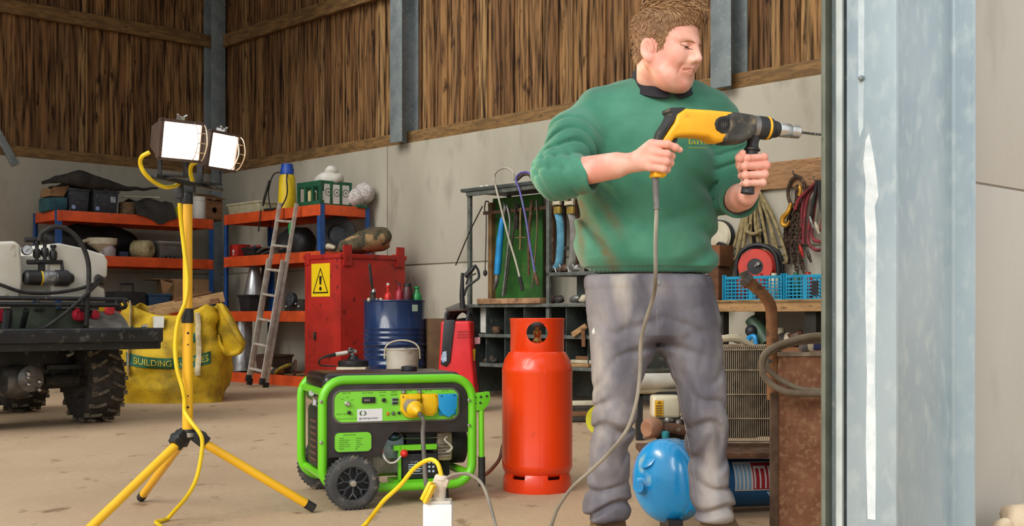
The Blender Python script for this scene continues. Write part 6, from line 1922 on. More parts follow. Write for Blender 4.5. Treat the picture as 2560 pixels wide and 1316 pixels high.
gtext('ENG. SW.', 856, 985, .005, .034, cp); gtext('VOLT METER', 905, 985, .005, .045, cp); gtext('VOLTAGE', 946, 983, .005, .030, cp); gtext('SWITCH', 949, 991, .005, .022, cp)
gtext('CIRCUIT', 978, 982, .005, .025, cp); gtext('BREAKER', 977, 989, .005, .028, cp); gtext('16A 110V', 1013, 980, .005, .028, cp); gtext('32A 110V', 1062, 979, .005, .03, cp); gtext('16A 230V', 1104, 979, .005, .03, cp)
gtext('OFF', 853, 1000, .004, .010, cp); gtext('START', 876, 1002, .004, .014, cp); gtext('ON', 866, 995, .004, .008, cp)
gtext('EARTH TERMINAL', 842, 1038, .0045, .06, cp); gtext('FUEL AUTO SHUT OFF', 842, 1050, .0045, .085, cp)
gtext('SPECIFICATIONS', 858, 1090, .005, .05, sp_, y=-.0085)
for k, (l, r_) in enumerate((('MODEL', 'GP 6500'), ('RATED POWER', '5.0kW'), ('MAX POWER', '5.5kW'), ('RATED VOLTS', '110/230'), ('FREQ. RATED', '50Hz'), ('PHASE', '1'))):
    gtext(l, 848, 1098.5 + 5.2 * k, .0042, .007 * len(l) * .55, sp_, y=-.0085); gtext(r_, 890, 1098 + 5.2 * k, .0042, .007 * len(r_) * .55, sp_, y=-.0085)
# switches and meters
def knob(name, px, py, pr, m_, par=cp, y=-0.009, d=(0, -1, 0)):
    a = MB(MG); q_ = gpt(px, py, y); a.lathe(pr, (q_.x, y, q_.z), d, 16); return a.build(name, m_, par)


knob('ignition_switch', 868, 1010, [(0.011, 0), (0.011, 0.006), (0.008, 0.008), (0.006, 0.02)], CHROME)
knob('choke_knob', 872, 1032, [(0.007, 0), (0.007, 0.012), (0.004, 0.014)], BLACK_PL)
a = MB(MG); q0, q1 = gpt(905, 1009, -.012), gpt(938, 993, -.012); a.span((q0.x, -.016, q0.z), (q1.x, -.008, q1.z)); vm = a.build('volt_meter', BLACK_PL, cp, bevel=0.002)
text('meter_digits', '0000', MG @ gpt(911, 1004, -.0165), gX, gU, .0075, mat('meter_digit', 'b8a9a9', rough=0.4), vm, width=.022, thick=0.0005)
knob('selector_switch', 959, 1001, [(0.0085, 0), (0.0085, 0.008), (0.006, 0.010)], BLACK_PL)
a = MB(MG); q0, q1 = gpt(979, 1013, -.012), gpt(996, 995, -.012); a.span((q0.x, -.014, q0.z), (q1.x, -.008, q1.z)); a.build('breaker', mat('breaker_grey', '7f9c86', rough=0.4), cp, bevel=0.002)
a = MB(MG)
for s in (0.25, 0.75):
    a.span((q0.x + .003, -.016, q0.z + (q1.z - q0.z) * s - .004), (q1.x - .003, -.013, q0.z + (q1.z - q0.z) * s + .004))
a.build('breaker_switch', BLACK_PL, cp)
knob('indicator_light', 969, 1035, [(0.007, 0), (0.007, 0.004), (0, 0.006)], mat('amber_lens', 'c8781e', rough=0.3))
knob('terminal', 983, 1034, [(0.008, 0), (0.008, 0.004), (0.004, 0.010)], STEEL)
knob('terminal', 997, 1033, [(0.006, 0), (0.006, 0.006), (0.003, 0.008)], BLACK_PL)
for px, py in ((1008, 981), (1048, 980)):
    knob('breaker_button', px, py, [(0.010, 0), (0.010, 0.004), (0.006, 0.012), (0, 0.013)], CHROME)
knob('screw', 1136, 1043, [(0.004, 0), (0.004, 0.003), (0, 0.004)], CHROME)
for px, py in ((802, 1005), (802, 1107), (1172, 1001), (1172, 1064)):
    knob('panel_bolt', px, py, [(0.0065, 0), (0.0065, 0.004), (0, 0.007)], CHROME, gen, y=-0.02)
# brand label
q0, q1 = gpt(893, 1055, -.010), gpt(956, 1022, -.010)
WHL = mat('white_label', 'e3e4e6', rough=0.4)
lb = plate('white_label', q0.x, q1.x, q0.z, q1.z, 0.003, -0.0105, -0.008, WHL, cp)
text('label_lettering', 'greenpower', MG @ gpt(898, 1051, -.011), gX, gU, .009, mat('label_blue_ink', '3c4b66', rough=0.5), lb, width=.078, thick=0.0005)
a = MB(MG); q_ = gpt(907, 1034, -.0108)
for s in (-1, 1):
    a.tube([(q_.x + s * .002, -.0108, q_.z - .009), (q_.x + s * .010, -.0108, q_.z - .004), (q_.x + s * .010, -.0108, q_.z + .004), (q_.x + s * .003, -.0108, q_.z + .010)], [0.0008, .003, .003, .0008], 6)
a.build('label_emblem', mat('label_green_ink', '4d6b4a', rough=0.5), lb)
# sockets
YSOC = mat('socket_yellow', 'f2c40f', 'ecb90c', scale=8, rough=0.4)
SKYB = mat('socket_blue', '1e9fe0', '1992cf', scale=8, rough=0.4)
def prism_g(name, pts, y0, y1, m_, par, bev=0.003):
    a = MB(MG); a.prism(gpoly(pts, y0), (0, y0, 0), (1, 0, 0), (0, 0, 1), (0, y1 - y0, 0)); return a.build(name, m_, par, bevel=bev)


s1 = prism_g('yellow_socket', [(1003, 987), (1052, 985), (1052, 1020), (1044, 1042), (1030, 1047), (1015, 1043), (1003, 1028)], -0.03, -0.006, YSOC, cp)
prism_g('socket_flap', [(1020, 990), (1050, 988), (1054, 996), (1040, 1001), (1024, 1000)], -0.055, -0.03, YSOC, s1)
s2 = prism_g('yellow_socket', [(1056, 986), (1095, 985), (1097, 1012), (1092, 1032), (1082, 1041), (1066, 1040), (1056, 1030)], -0.034, -0.006, YSOC, cp)
prism_g('socket_lid', [(1059, 992), (1091, 991), (1093, 1012), (1088, 1030), (1080, 1036), (1068, 1036), (1059, 1026)], -0.040, -0.034, YSOC, s2)
prism_g('blue_backplate', [(1098, 1003), (1142, 1001), (1141, 1038), (1098, 1040)], -0.016, -0.006, SKYB, cp)
s3 = prism_g('blue_socket', [(1096, 987), (1143, 985), (1143, 1018), (1137, 1033), (1122, 1045), (1107, 1036), (1097, 1020)], -0.036, -0.016, SKYB, cp)
for s, pts in ((s1, ((1008, 993), (1046, 990))), (s2, ((1090, 991),)), (s3, ((1104, 991), (1136, 989)))):
    for px, py in pts:
        knob('socket_screw', px, py, [(0.003, 0), (0.003, 0.002)], DARK_JUNK, s, y=-0.036)
# engine bay
ALUC = mat('cast_aluminium', 'b7b1a6', '8f8a80', scale=22, rough=0.45, metal=0.4, bump=0.15, bscale=60, col3='5f5a52', s3=34)
a = MB(MG); q_ = gpt(985, 1125, .12); a.lathe([(0.03, -.07), (0.062, -.06), (0.066, 0.0), (0.066, 0.22), (0.03, 0.24)], (q_.x, 0.18, q_.z), (0, 1, 0), 28); a.build('alternator', ALUC, gen)
a = MB(MG); q0, q1 = gpt(930, 1188, .10), gpt(1040, 1128, .10); a.span((q0.x, 0.10, q0.z), (q1.x, 0.40, q1.z)); a.build('crankcase', ALUC, gen, bevel=0.02)
a = MB(MG); q0, q1 = gpt(955, 1150, .05), gpt(1012, 1090, .05); a.span((q0.x, 0.06, q0.z), (q1.x, 0.12, q1.z)); a.build('carburettor', mat('pale_zinc', '9fb3ba', '7d9299', scale=14, rough=0.35, metal=0.5), gen, bevel=0.01)
a = MB(MG); q_ = gpt(985, 1092, .06); a.sphere((q_.x, 0.07, q_.z), (0.035, 0.03, 0.02), 16, 10); a.build('carburettor_dome', mat('dark_chrome', '4f6a7d', rough=0.2, metal=0.7), gen)
a = MB(MG); q0, q1 = gpt(1016, 1118, .07), gpt(1090, 1082, .07); a.span((q0.x, 0.07, q0.z), (q1.x, 0.3, q1.z)); a.build('air_box', BLACK_PL, gen, bevel=0.005)
a = MB(MG); a.span((gx(985, .02), 0.02, gz(985, 1128, .02)), (gx(1092, .02), 0.045, gz(985, 1115, .02))); a.span((gx(997, .02), 0.02, 0.09), (gx(1003, .02), 0.04, gz(997, 1116, .02))); a.span((gx(985, .02), .02, .075), (gx(1110, .02), .13, .095)); a.build('battery_bracket', GRN, gen)
q0, q1 = gpt(1006, 1212, .03), gpt(1094, 1133, .03)
a = MB(MG); a.span((q0.x, 0.03, 0.097), (q1.x, 0.16, q1.z)); bt = a.build('battery', BLACK_PL, gen, bevel=0.005)
PRN = mat('battery_print', 'b8c8d8', rough=0.5)
def bline(px, py, w, h=.004):
    a = MB(MG); q_ = gpt(px, py, .029); a.span((q_.x, 0.0285, q_.z), (q_.x + w, 0.0295, q_.z + h)); a.build('printed_line', PRN, bt)


text('battery_lettering', '12V 20Ah', MG @ gpt(1026, 1158, .0285), gX, gU, .006, PRN, bt, width=.034, thick=.0004)
for k, w in enumerate((.056, .05, .055, .05)):
    bline(1021, 1164 + 5.5 * k, w)
bline(1029, 1186, .045, .002)
for k in range(2):
    for j in range(3):
        a = MB(MG); q_ = gpt(1073 + 10 * k, 1157 + 11 * j, .029); a.span((q_.x - .004, .0282, q_.z - .004), (q_.x + .005, .0292, q_.z + .005)); a.build('warning_symbol', PRN, bt)
knob('red_terminal', 1009, 1134, [(0.016, 0), (0.017, 0.01), (0.01, 0.022), (0.004, 0.026)], mat('terminal_red', 'de2b26', rough=0.4), gen, y=0.03)
a = MB(MG); a.tube([gpt(1002, 1142, .01), gpt(990, 1155, .0), gpt(975, 1158, .0), gpt(963, 1148, .0), gpt(957, 1132, .02), gpt(955, 1120, .05)], 0.0042, 8); a.build('white_wire', WHITE_PL, gen)
a = MB(MG); a.tube([gpt(956, 1132, .02), gpt(953, 1124, .03), gpt(958, 1116, .05)], 0.005, 8); a.build('red_wire', mat('terminal_red', 'de2b26'), gen)
a = MB(MG); q0, q1 = gpt(1090, 1152, .08), gpt(1128, 1080, .08); a.span((q0.x, 0.06, q0.z), (q1.x, 0.32, q1.z)); a.build('cylinder_head', mat('warm_aluminium', 'b8a890', '948672', scale=18, rough=0.5, metal=0.3), gen, bevel=0.012)
a = MB(MG)
for k in range(5):
    q_ = gpt(1108, 1108 + 8 * k, .05); a.span((q_.x - .025, 0.045, q_.z - .002), (q_.x + .03, 0.075, q_.z + .002))
a.build('cooling_fins', ALUC, gen)
a = MB(MG); q_ = gpt(1118, 1112, .15); a.lathe([(0.03, -.05), (0.075, -.045), (0.085, -.02), (0.085, .05), (0.05, .06)], (q_.x + .03, 0.20, q_.z), (1, 0, 0), 30); a.build('fan_cover', BLACK_PL, gen)
a = MB(MG); a.tube([gpt(1118, 1092, .03), gpt(1112, 1100, .02), gpt(1124, 1112, .02), gpt(1130, 1120, .02), gpt(1124, 1128, .03), gpt(1116, 1130, .05)], 0.0045, 8); a.build('plug_lead', WHITE_PL, gen)
a = MB(MG); a.tube([gpt(1008, 1097, .05), gpt(1060, 1096, .05), gpt(1110, 1093, .05)], 0.0022, 6, smooth=False); a.build('throttle_rod', CHROME, gen)
a = MB(MG); a.span((gx(1106, .1), .1, .07), (gx(1124, .1), .2, .17)); a.build('engine_mount', BLACK_RB, gen)
# left-hand silencer
a = MB(MG); a.span((fx0 + 0.004, 0.11, 0.135), (fx0 + 0.10, 0.36, 0.395)); a.build('silencer', mat('silencer_dark', '2e2f2a', '22231f', scale=9, rough=0.5, metal=0.3), gen, bevel=0.03, bseg=3)
for k in range(7):
    a = MB(MG); a.span((fx0 - 0.001, 0.14, 0.17 + k * .026), (fx0 + 0.006, 0.26, 0.18 + k * .026)); a.build('silencer_louvre', mat('louvre_brown', '6b4f40', rough=0.5, metal=0.3), gen)
a = MB(MG); a.tube([(fx0 + .02, 0.24, 0.39), (fx0 + .02, 0.24, 0.43), (fx0 + .0, 0.22, 0.445)], 0.016, 10); a.build('silencer_outlet', CHROME, gen)
# wheels
RUBB = mat('dusty_tyre', '4a4a49', '3b3b3b', scale=14, rough=0.85, bump=0.2, col3='8a8072', s3=26, lo3=0.58)
wx, wz = gx(880, -.055), 0.1045
for y, s in ((-0.055, -1), (0.55, 1)):
    c0 = (wx, y, wz)
    a = MB(MG)
    pr = [(0.066, -.026), (0.085, -.030), (0.098, -.026), (0.104, -.018), (0.1035, 0), (0.104, .018), (0.098, .026), (0.085, .030), (0.066, .026)]
    a.lathe(pr + [(0.063, 0.0), pr[0]], c0, (0, 1, 0), 44, cap=False); w_ = a.build('wheel_tyre', RUBB, gen, sharp=60)
    a = MB(MG)
    for k in range(36):
        an = k * math.pi / 18
        for yy in (-.016, .016):
            a.box((wx + .1035 * math.cos(an + (0.08 if yy > 0 else 0)), y + yy, wz + .1035 * math.sin(an + (0.08 if yy > 0 else 0))), (0.008, 0.014, 0.008))
    for v in a.bm.verts:
        v.co.z = max(v.co.z, 0.0005)
    a.build('tread_block', RUBB, w_)
    a = MB(MG); a.lathe([(0.062, -.022), (0.067, -.022), (0.067, .022), (0.062, .022), (0.062, -.022)], c0, (0, 1, 0), 36, cap=False); a.build('rim', BLACK_PL, w_)
    a = MB(MG); a.lathe([(0.0, 0.004), (0.06, 0.004), (0.06, 0.010), (0, 0.010)], c0, (0, 1, 0), 30); a.build('rim_disc', mat('rim_dark', '15181a', rough=0.5), w_)
    for k in range(7):
        a = MB(MG)
        an = k * 2 * math.pi / 7 + 0.2
        p = lambda r, d_: (wx + r * math.cos(an + d_), y + s * .016, wz + r * math.sin(an + d_))
        a.bar(p(.012, 0), p(.040, 0), 0.005, 0.010, up=(0, 1, 0)); a.bar(p(.038, 0), p(.062, .26), 0.005, 0.007, up=(0, 1, 0)); a.bar(p(.038, 0), p(.062, -.26), 0.005, 0.007, up=(0, 1, 0))
        a.build('spoke', GREY_PL, w_)
    a = MB(MG); a.lathe([(0.016, 0), (0.016, 0.02), (0.012, 0.026), (0, 0.027)], (wx, y, wz), (0, s, 0), 20); a.build('hub_cap', CHROME, w_)
a = MB(MG); a.tube([(wx, -.05, wz), (wx, 0.55, wz)], 0.008, 8, smooth=False); a.build('axle', STEEL, gen)
for y in (0.0, 0.47):
    a = MB(MG); a.lathe([(0.022, 0), (0.018, 0.055)], (fx1 - 0.12, y, 0), seg=14); a.build('rubber_foot', BLACK_RB, gen)
# folded handle at the right
a = MB(MG); a.prism(gpoly([(1182, 984), (1222, 979), (1224, 996), (1219, 1012), (1208, 1025), (1182, 1028)], .0), (0, -0.012, 0), (1, 0, 0), (0, 0, 1), (0, 0.024, 0)); hbk = a.build('handle_bracket', GRN, gen, bevel=0.003)
for px, py in ((1188, 994), (1202, 993), (1217, 991), (1188, 1009), (1201, 1008)):
    knob('bracket_hole', px, py, [(0.005, 0), (0.005, 0.002)], DARK_JUNK, hbk, y=-0.0125)
hx = gx(1203, 0)
a = MB(MG); a.tube([(hx, 0, gz(1203, 1022, 0)), (hx + .002, 0, gz(1203, 1148, 0))], 0.0115, 12, smooth=False); hd = a.build('handle_bar', GRN, gen)
a = MB(MG); a.tube([(hx + .002, 0, gz(1203, 1143, 0)), (hx + .003, 0, gz(1204, 1216, 0))], 0.0145, 14, smooth=False); a.build('hand_grip', BLACK_RB, hd)
a = MB(MG); a.span((gx(1189, 0) - .003, -.004, gz(1189, 1030, 0)), (gx(1189, 0) + .003, .004, gz(1189, 1016, 0))); a.build('handle_pin', DARK_JUNK, hd)

# ------------------------------------------------------------------ white adapter box with plugs
ab = thing('socket_adapter', 'white plastic adapter box with yellow flap and white plug before the generator', 'adapter', Vector((-0.252, 4.0, 0)))
Y0 = 3.97
a = MB(); a.span(P(1056, 0, Y0) * Vector((1, 1, 0)).length if False else Vector((P(1057, 0, Y0).x, Y0, 0.002)), Vector((P(1130, 0, Y0).x, Y0 + 0.085, P(0, 1262, Y0).z))); a.build('box', mat('bright_white_plastic', 'eceded', rough=0.4), ab, bevel=0.006)
a = MB(); a.span(Vector((P(1060, 0, Y0).x, Y0 + .004, P(0, 1262, Y0).z)), Vector((P(1127, 0, Y0).x, Y0 + .08, P(0, 1255, Y0).z))); a.build('collar', WHITE_PL, ab, bevel=0.003)
n0, n1 = P(1097, 1256, Y0 + .04), P(1105, 1192, Y0 + .04)
dn = (n1 - n0)
MB().lathe([(0.026, 0), (0.027, 0.012), (0.021, 0.016), (0.019, 0.045), (0.020, 0.05), (0.021, dn.length - .012), (0.024, dn.length - .01), (0.023, dn.length), (0.012, dn.length + .004)], n0, dn, 20).build('plug_neck', mat('ivory_plug', 'd9cfc0', 'c7b8a6', scale=12, rough=0.5), ab)
a = MB(); a.box((0, 0, 0), (0.05, 0.035, 0.028), frame(n1 - dn.normalized() * .014, (0.9, -0.1, -0.35))); a.build('plug_clamp', mat('ivory_plug', 'd9cfc0'), ab, bevel=0.004)
fx_ = frame(P(1073, 1231, Y0 - .005), (P(1087, 1203, Y0) - P(1060, 1258, Y0)).normalized(), (0.85, -0.2, 0.45))
a = MB(fx_); a.span((-0.034, -0.020, -0.014), (0.034, 0.020, 0.0)); a.build('yellow_flap', YSOC, ab, bevel=0.006)
a = MB(fx_); a.span((-0.038, -0.012, 0.0), (0.030, 0.022, 0.013)); a.build('yellow_lid', YSOC, ab, bevel=0.006)
a = MB(fx_); a.span((-0.02, -0.023, -0.003), (0.02, -0.019, 0.001)); a.build('flap_slot', mat('dark_amber', '8a6a10', rough=0.6), ab)
LEAD = mat('grey_lead', '6b655e', '57524c', scale=9, rough=0.55)
pgl = thing('plug_lead', 'grey lead with yellow plug running from the generator socket to the adapter', 'lead', P(1052, 1130, 4.5))
a = MB(MG); q_ = gpt(1027, 1014, -.03); q2 = gpt(1042, 1028, -.088)
ax_ = (Vector(q2) - Vector(q_)).normalized()
L_ = (Vector(q2) - Vector(q_)).length
a.lathe([(0.033, 0.0), (0.033, L_ * .6), (0.030, L_ * .62)], q_, ax_, 28); a.build('plug_shroud', mat('plug_grey_ring', '9a8d80', '857a6e', scale=8, rough=0.4), pgl)
a = MB(MG); a.lathe([(0.030, 0.0), (0.031, L_ * .58), (0.034, L_ * .62), (0.0345, L_ * .82), (0.031, L_ * .92), (0.022, L_ * 1.0), (0.018, L_ * 1.12), (0.011, L_ * 1.3), (0.008, L_ * 1.34)], q_, ax_, 28); a.build('plug_body', YSOC, pgl)
e0 = MG @ (Vector(q_) + ax_ * (L_ * 1.33))
a = MB(); a.tube([e0, e0 + Vector((0.02, -0.02, -0.03)), P(1057, 1085, 4.52), P(1060, 1140, 4.45), P(1063, 1195, 4.3), P(1070, 1225, 4.06), P(1074, 1236, 3.985)], 0.0085, 10); a.build('cable', LEAD, pgl)

# ------------------------------------------------------------------ twin work light on a yellow tripod
YT = mat('tripod_yellow', 'f6be22', 'eeb21b', scale=3, rough=0.35, coat=0.2, col3='e3a51c', s3=12, lo3=0.64)
hub = Vector((P(469, 0, 4.45).x, 4.45, 0))
wl_ = thing('work_light', 'twin halogen work light shining on a yellow tripod stand', 'work light', hub)
Z = lambda py: EYE + (HY - py) / F * 4.45
a = MB(); a.tube([hub + ZX * Z(1092), hub + ZX * Z(795)], 0.0195, 20, smooth=False); lo_ = a.build('lower_tube', YT, wl_)
a = MB(); a.tube([hub + ZX * Z(800), hub + ZX * Z(505)], 0.0175, 20, smooth=False); up_ = a.build('upper_tube', YT, wl_)
a = MB(); a.lathe([(0.0215, 0), (0.0225, 0.004), (0.0225, 0.042), (0.021, 0.052), (0.0185, 0.054)], hub + ZX * Z(808), seg=22); a.build('collar', BLACK_PL, wl_)
a = MB(); a.lathe([(0.0185, 0), (0.0195, 0.003), (0.0195, 0.05), (0.0165, 0.056)], hub + ZX * Z(511), seg=20); a.build('top_sleeve', BLACK_PL, wl_)
for py in (833, 1018, 862, 990):
    a = MB(); a.lathe([(0.003 if py in (862, 990) else 0.0045, 0), (0.003, 0.001)], hub + Vector((0.0065, -0.0188, Z(py))), (0.3, -1, 0), 10); a.build('pin_hole', INKB, lo_)
a = MB(); a.lathe([(0.024, 0), (0.027, 0.004), (0.027, 0.028), (0.022, 0.036)], hub + ZX * Z(1098), seg=20); a.build('hub', BLACK_PL, wl_)
a = MB(); a.lathe([(0.0272, 0.008), (0.028, 0.008), (0.028, 0.024), (0.0272, 0.024)], hub + ZX * Z(1098), seg=20, cap=False); a.build('hub_band', CHROME, wl_)
feet = (Vector((P(783, 1283, 4.63).x, 4.63, 0.0)), Vector((P(353, 1256, 4.90).x, 4.90, 0.0)), Vector((-1.445, 4.02, 0.0)))
for ft in feet:
    d = (ft - hub); d.z = 0; d.normalize()
    s_ = hub + d * 0.055 + ZX * Z(1108)
    e_ = ft + ZX * 0.018
    a = MB(); a.tube([s_, e_], 0.0165, 16, smooth=False); lg = a.build('leg', YT, wl_)
    u_ = (e_ - s_).normalized()
    a = MB(); a.tube([e_ - u_ * 0.035, e_ + u_ * 0.004], 0.0178, 16, smooth=False); a.build('foot_cap', BLACK_RB, lg)
    a = MB(); a.bar(hub + d * 0.02 + ZX * Z(1084), s_ + u_ * 0.015 + ZX * 0.004, 0.036, 0.05); a.lathe([(0.018, -0.022), (0.018, 0.022)], hub + d * 0.052 + ZX * Z(1092), d.cross(ZX), 14); a.build('leg_joint', BLACK_PL, lg, bevel=0.005)
# cross bar and lamps
ba, bb = P(384, 441, 4.16), P(552, 475, 4.60)
mid_ = Vector((hub.x, hub.y, 0)) + ZX * (ba.z * 0.42 + bb.z * 0.58)
a = MB(); a.bar(ba, bb, 0.022, 0.014); a.build('cross_bar', BLACK_ST, wl_, bevel=0.002)
a = MB(); a.tube([hub + ZX * Z(500), Vector((hub.x, hub.y, (ba.z + bb.z) / 2))], 0.014, 14, smooth=False); a.box((hub.x, hub.y, (ba.z + bb.z) / 2 - 0.012), (0.05, 0.04, 0.03)); a.build('bar_socket', BLACK_PL, wl_)
a = MB(); c0 = P(447, 478, 4.38); a.box(c0, (0.03, 0.03, 0.055)); a.build('junction_box', BLACK_PL, wl_, bevel=0.004)
HOUS = mat('lamp_housing', '5a463c', '463630', scale=10, rough=0.5, metal=0.2)
GLOW = mat('lit_lamp_glass', 'fff0d8', emit=11.0)
GLASS = mat('guard_wire', 'd8c3a8', rough=0.25, metal=0.6)
lamps = ((P(450, 352, 4.20), Vector((0.66, -0.75, -0.20))), (P(552, 378, 4.46), Vector((0.88, -0.46, -0.18))))
for k, (c0, nd) in enumerate(lamps):
    nd = nd.normalized()
    xr_ = Vector((-nd.y, nd.x, 0)).normalized()          # to the lamp's side
    up_v = nd.cross(xr_) * -1
    if up_v.z < 0:
        up_v = -up_v
    fr_ = Matrix((xr_, nd, up_v)).transposed().to_4x4(); fr_.translation = c0
    hw, hh = 0.078, 0.068
    lh = MB(fr_)
    lh.loft([[(-hw * s, y, -hh * s2), (hw * s, y, -hh * s2), (hw * s, y, hh * s2), (-hw * s, y, hh * s2)] for s, s2, y in ((0.55, 0.42, -0.125), (0.68, 0.55, -0.125), (0.92, 0.9, -0.03), (1.0, 1.0, -0.02), (1.0, 1.0, 0.006))])
    head = lh.build('lamp_head', HOUS, wl_, bevel=0.005)
    a = MB(fr_)
    for (p, q_) in (((-hw - .004, -hh - .004), (hw + .004, -hh + .006)), ((-hw - .004, hh - .006), (hw + .004, hh + .004)), ((-hw - .004, -hh), (-hw + .008, hh)), ((hw - .008, -hh), (hw + .004, hh))):
        a.span((p[0], 0.004, p[1]), (q_[0], 0.016, q_[1]))
    a.build('bezel', HOUS, head)
    a = MB(fr_); a.span((-hw + .009, 0.004, -hh + .007), (hw - .009, 0.009, hh - .007)); a.build('glass', GLOW, head)
    a = MB(fr_)
    for zt_ in (-0.7, -0.35, 0.0, 0.35, 0.7) if False else (0.0,):
        pass
    for xo in (hw + .0, hw * .55):
        a.tube([(xo, 0.012, hh * .97), (xo + .0, 0.035, hh * .7), (xo, 0.050, 0.0), (xo, 0.035, -hh * .7), (xo, 0.012, -hh * .97)], 0.0022, 6)
    for zo in (-0.5, 0.0, 0.5):
        a.tube([(hw, 0.048 - .03 * abs(zo), hh * zo), (hw * .55, 0.048 - .03 * abs(zo), hh * zo)], 0.0016, 5, smooth=False)
    a.build('guard', GLASS, head)
    a = MB(fr_); a.span((-.006, -.03, hh), (.006, 0.01, hh + .016)); a.tube([(-.018, 0, hh + .022), (0, 0, hh + .012), (.018, 0, hh + .022)], 0.004, 6); a.build('wing_nut', CHROME, head)
    # yoke standing on the bar
    bp_ = ba + (bb - ba) * (0.16 if k == 0 else 0.86)
    a = MB()
    for s in (-1, 1):
        t_ = c0 + xr_ * (s * (hw * 0.62)) - nd * 0.05 - up_v * (hh * .62)
        b_ = Vector((t_.x, t_.y, bp_.z + 0.012))
        a.bar(t_, b_, 0.028, 0.006, up=xr_)
    b1 = c0 + xr_ * (hw * .62) - nd * .05; b2 = c0 - xr_ * (hw * .62) - nd * .05
    a.bar(Vector((b1.x, b1.y, bp_.z + .010)), Vector((b2.x, b2.y, bp_.z + .010)), 0.03, 0.006)
    a.bar(Vector(((b1.x + b2.x) / 2, (b1.y + b2.y) / 2, bp_.z + .006)), bp_, 0.03, 0.010)
    a.build('yoke', BLACK_ST, head, bevel=0.001)
    a = MB(); q_ = c0 - xr_ * (hw * .62 + .004) - nd * .05 - up_v * (hh * .62); a.lathe([(0.009, -.004), (0.009, .004), (0.005, 0.012)], q_, -xr_, 10); a.build('yoke_bolt', CHROME, head)
    ld_ = bpy.data.lights.new('lamp_beam', 'SPOT'); lo2 = bpy.data.objects.new('lamp_beam', ld_); C.objects.link(lo2)
    ld_.energy = 45; ld_.color = (1.0, 0.80, 0.52); ld_.spot_size = math.radians(120); ld_.spot_blend = 0.6; ld_.shadow_soft_size = 0.05
    lo2.location = c0 + nd * 0.03 - LOC[wl_.name]; lo2.rotation_euler = nd.to_track_quat('-Z', 'Y').to_euler(); lo2.parent = wl_
YC = mat('yellow_cable', 'f0cf1e', 'e2be14', scale=6, rough=0.45)
a = MB(); a.tube([P(374, 381, 4.10), P(355, 392, 4.10), P(351, 410, 4.12), P(362, 434, 4.14), P(385, 455, 4.18), P(412, 468, 4.24), P(436, 466, 4.32), P(447, 460, 4.36)], 0.0075, 10); a.build('flex', YC, wl_)
a = MB(); a.tube([P(490, 406, 4.36), P(479, 414, 4.38), P(476, 430, 4.4), P(481, 452, 4.42), P(482, 462, 4.42)], 0.0075, 10); a.build('flex', YC, wl_)
a = MB(); a.lathe([(0.008, 0), (0.009, 0.02), (0.006, 0.024)], P(449, 508, 4.38), (0, 0, 1), 12); a.build('cable_gland', BLACK_PL, wl_)
ycl = thing('power_cable', 'yellow power cable running down the tripod pole and over the floor to the adapter', 'cable', P(480, 1200, 4.4))
fl_ = 0.008
a = MB(); a.tube([P(449, 505, 4.38), P(453, 560, 4.405), P(461, 630, 4.415), P(468, 700, 4.418), P(463, 755, 4.41), P(446, 800, 4.41), P(438, 860, 4.41), P(442, 920, 4.41), P(456, 970, 4.41), P(462, 1005, 4.418), P(462, 1030, 4.42), P(478, 1056, 4.40), P(500, 1085, 4.39), P(506, 1110, 4.39), P(500, 1160, 4.39), P(488, 1205, 4.39), P(465, 1245, 4.40), P(430, 1285, 4.44), Vector((P(422, 1300, 4.46).x, 4.44, fl_)),
    Vector((P(408, 1302, 4.42).x, 4.40, fl_)), Vector((P(396, 1305, 4.40).x, 4.37, fl_)), Vector((P(400, 1314, 4.3).x, 4.30, fl_)), Vector((P(440, 1345, 4.1).x, 4.08, fl_)), Vector((P(600, 1360, 4.0).x, 3.98, fl_)), Vector((P(780, 1350, 4.05).x, 4.02, fl_)), Vector((P(875, 1338, 4.1).x, 4.10, fl_)), Vector((P(915, 1318, 4.28).x, 4.24, 0.02)), P(940, 1278, 4.18), P(962, 1250, 4.15), P(1000, 1215, 4.12), P(1030, 1178, 4.09), P(1055, 1158, 4.06), P(1078, 1150, 4.04), P(1094, 1160, 4.02), P(1101, 1180, 4.01), P(1104, 1196, 4.01)], 0.0078, 10, n=5)
a.build('cable', YC, ycl)

# ------------------------------------------------------------------ the drill
YD = mat('drill_yellow', 'f5b81e', 'eea914', scale=10, rough=0.45, col3='b9781c', s3=26, lo3=0.62, hi3=0.78)
BD = mat('drill_black', '2a2a2b', '1f1f20', scale=14, rough=0.55, col3='6b6557', s3=26, lo3=0.6)
GB = mat('drill_gearbox', '4d4a44', '35332f', scale=18, rough=0.55, metal=0.3, bump=0.2, bscale=40, col3='8d7d62', s3=22, lo3=0.52, hi3=0.72)


def dY(px):
    return 3.375 + (px - 1650) * 0.00036


def D(px, py, dy=0.0):
    return P(px, py, dY(px) + dy)


d0 = D(1760, 325)
dr_ = thing('hammer_drill', 'yellow and black hammer drill held by the man against the steel guide', 'drill', d0)
xd_ = (D(2000, 330) - D(1700, 330)).normalized(); yd_ = ZX.cross(xd_).normalized(); zd_ = ZX


def dslab(name, pts, th, m_, par=None, bev=0.012, seg=3, slim=False):
    a = MB(); A_ = [D(px, py) - yd_ * th for px, py in pts]; B_ = [D(px, py) + yd_ * th for px, py in pts]
    a.loft([A_, B_])
    o = a.build(name, m_, par or dr_, bevel=bev, bseg=seg)
    if slim:                        # the pistol grip is thinner than the motor housing
        b_ = LOC[dr_.name]
        z1, z0 = D(1680, 338).z - b_.z, D(1650, 362).z - b_.z
        for v in o.data.vertices:
            f = min(1.0, max(0.0, (z1 - v.co.z) / (z1 - z0)))
            pc_ = D((v.co.x + b_.x) / 3.375 * F + CX, 350)
            off = (v.co + b_ - pc_).dot(yd_)
            v.co -= yd_ * (off * 0.46 * f)
    return o


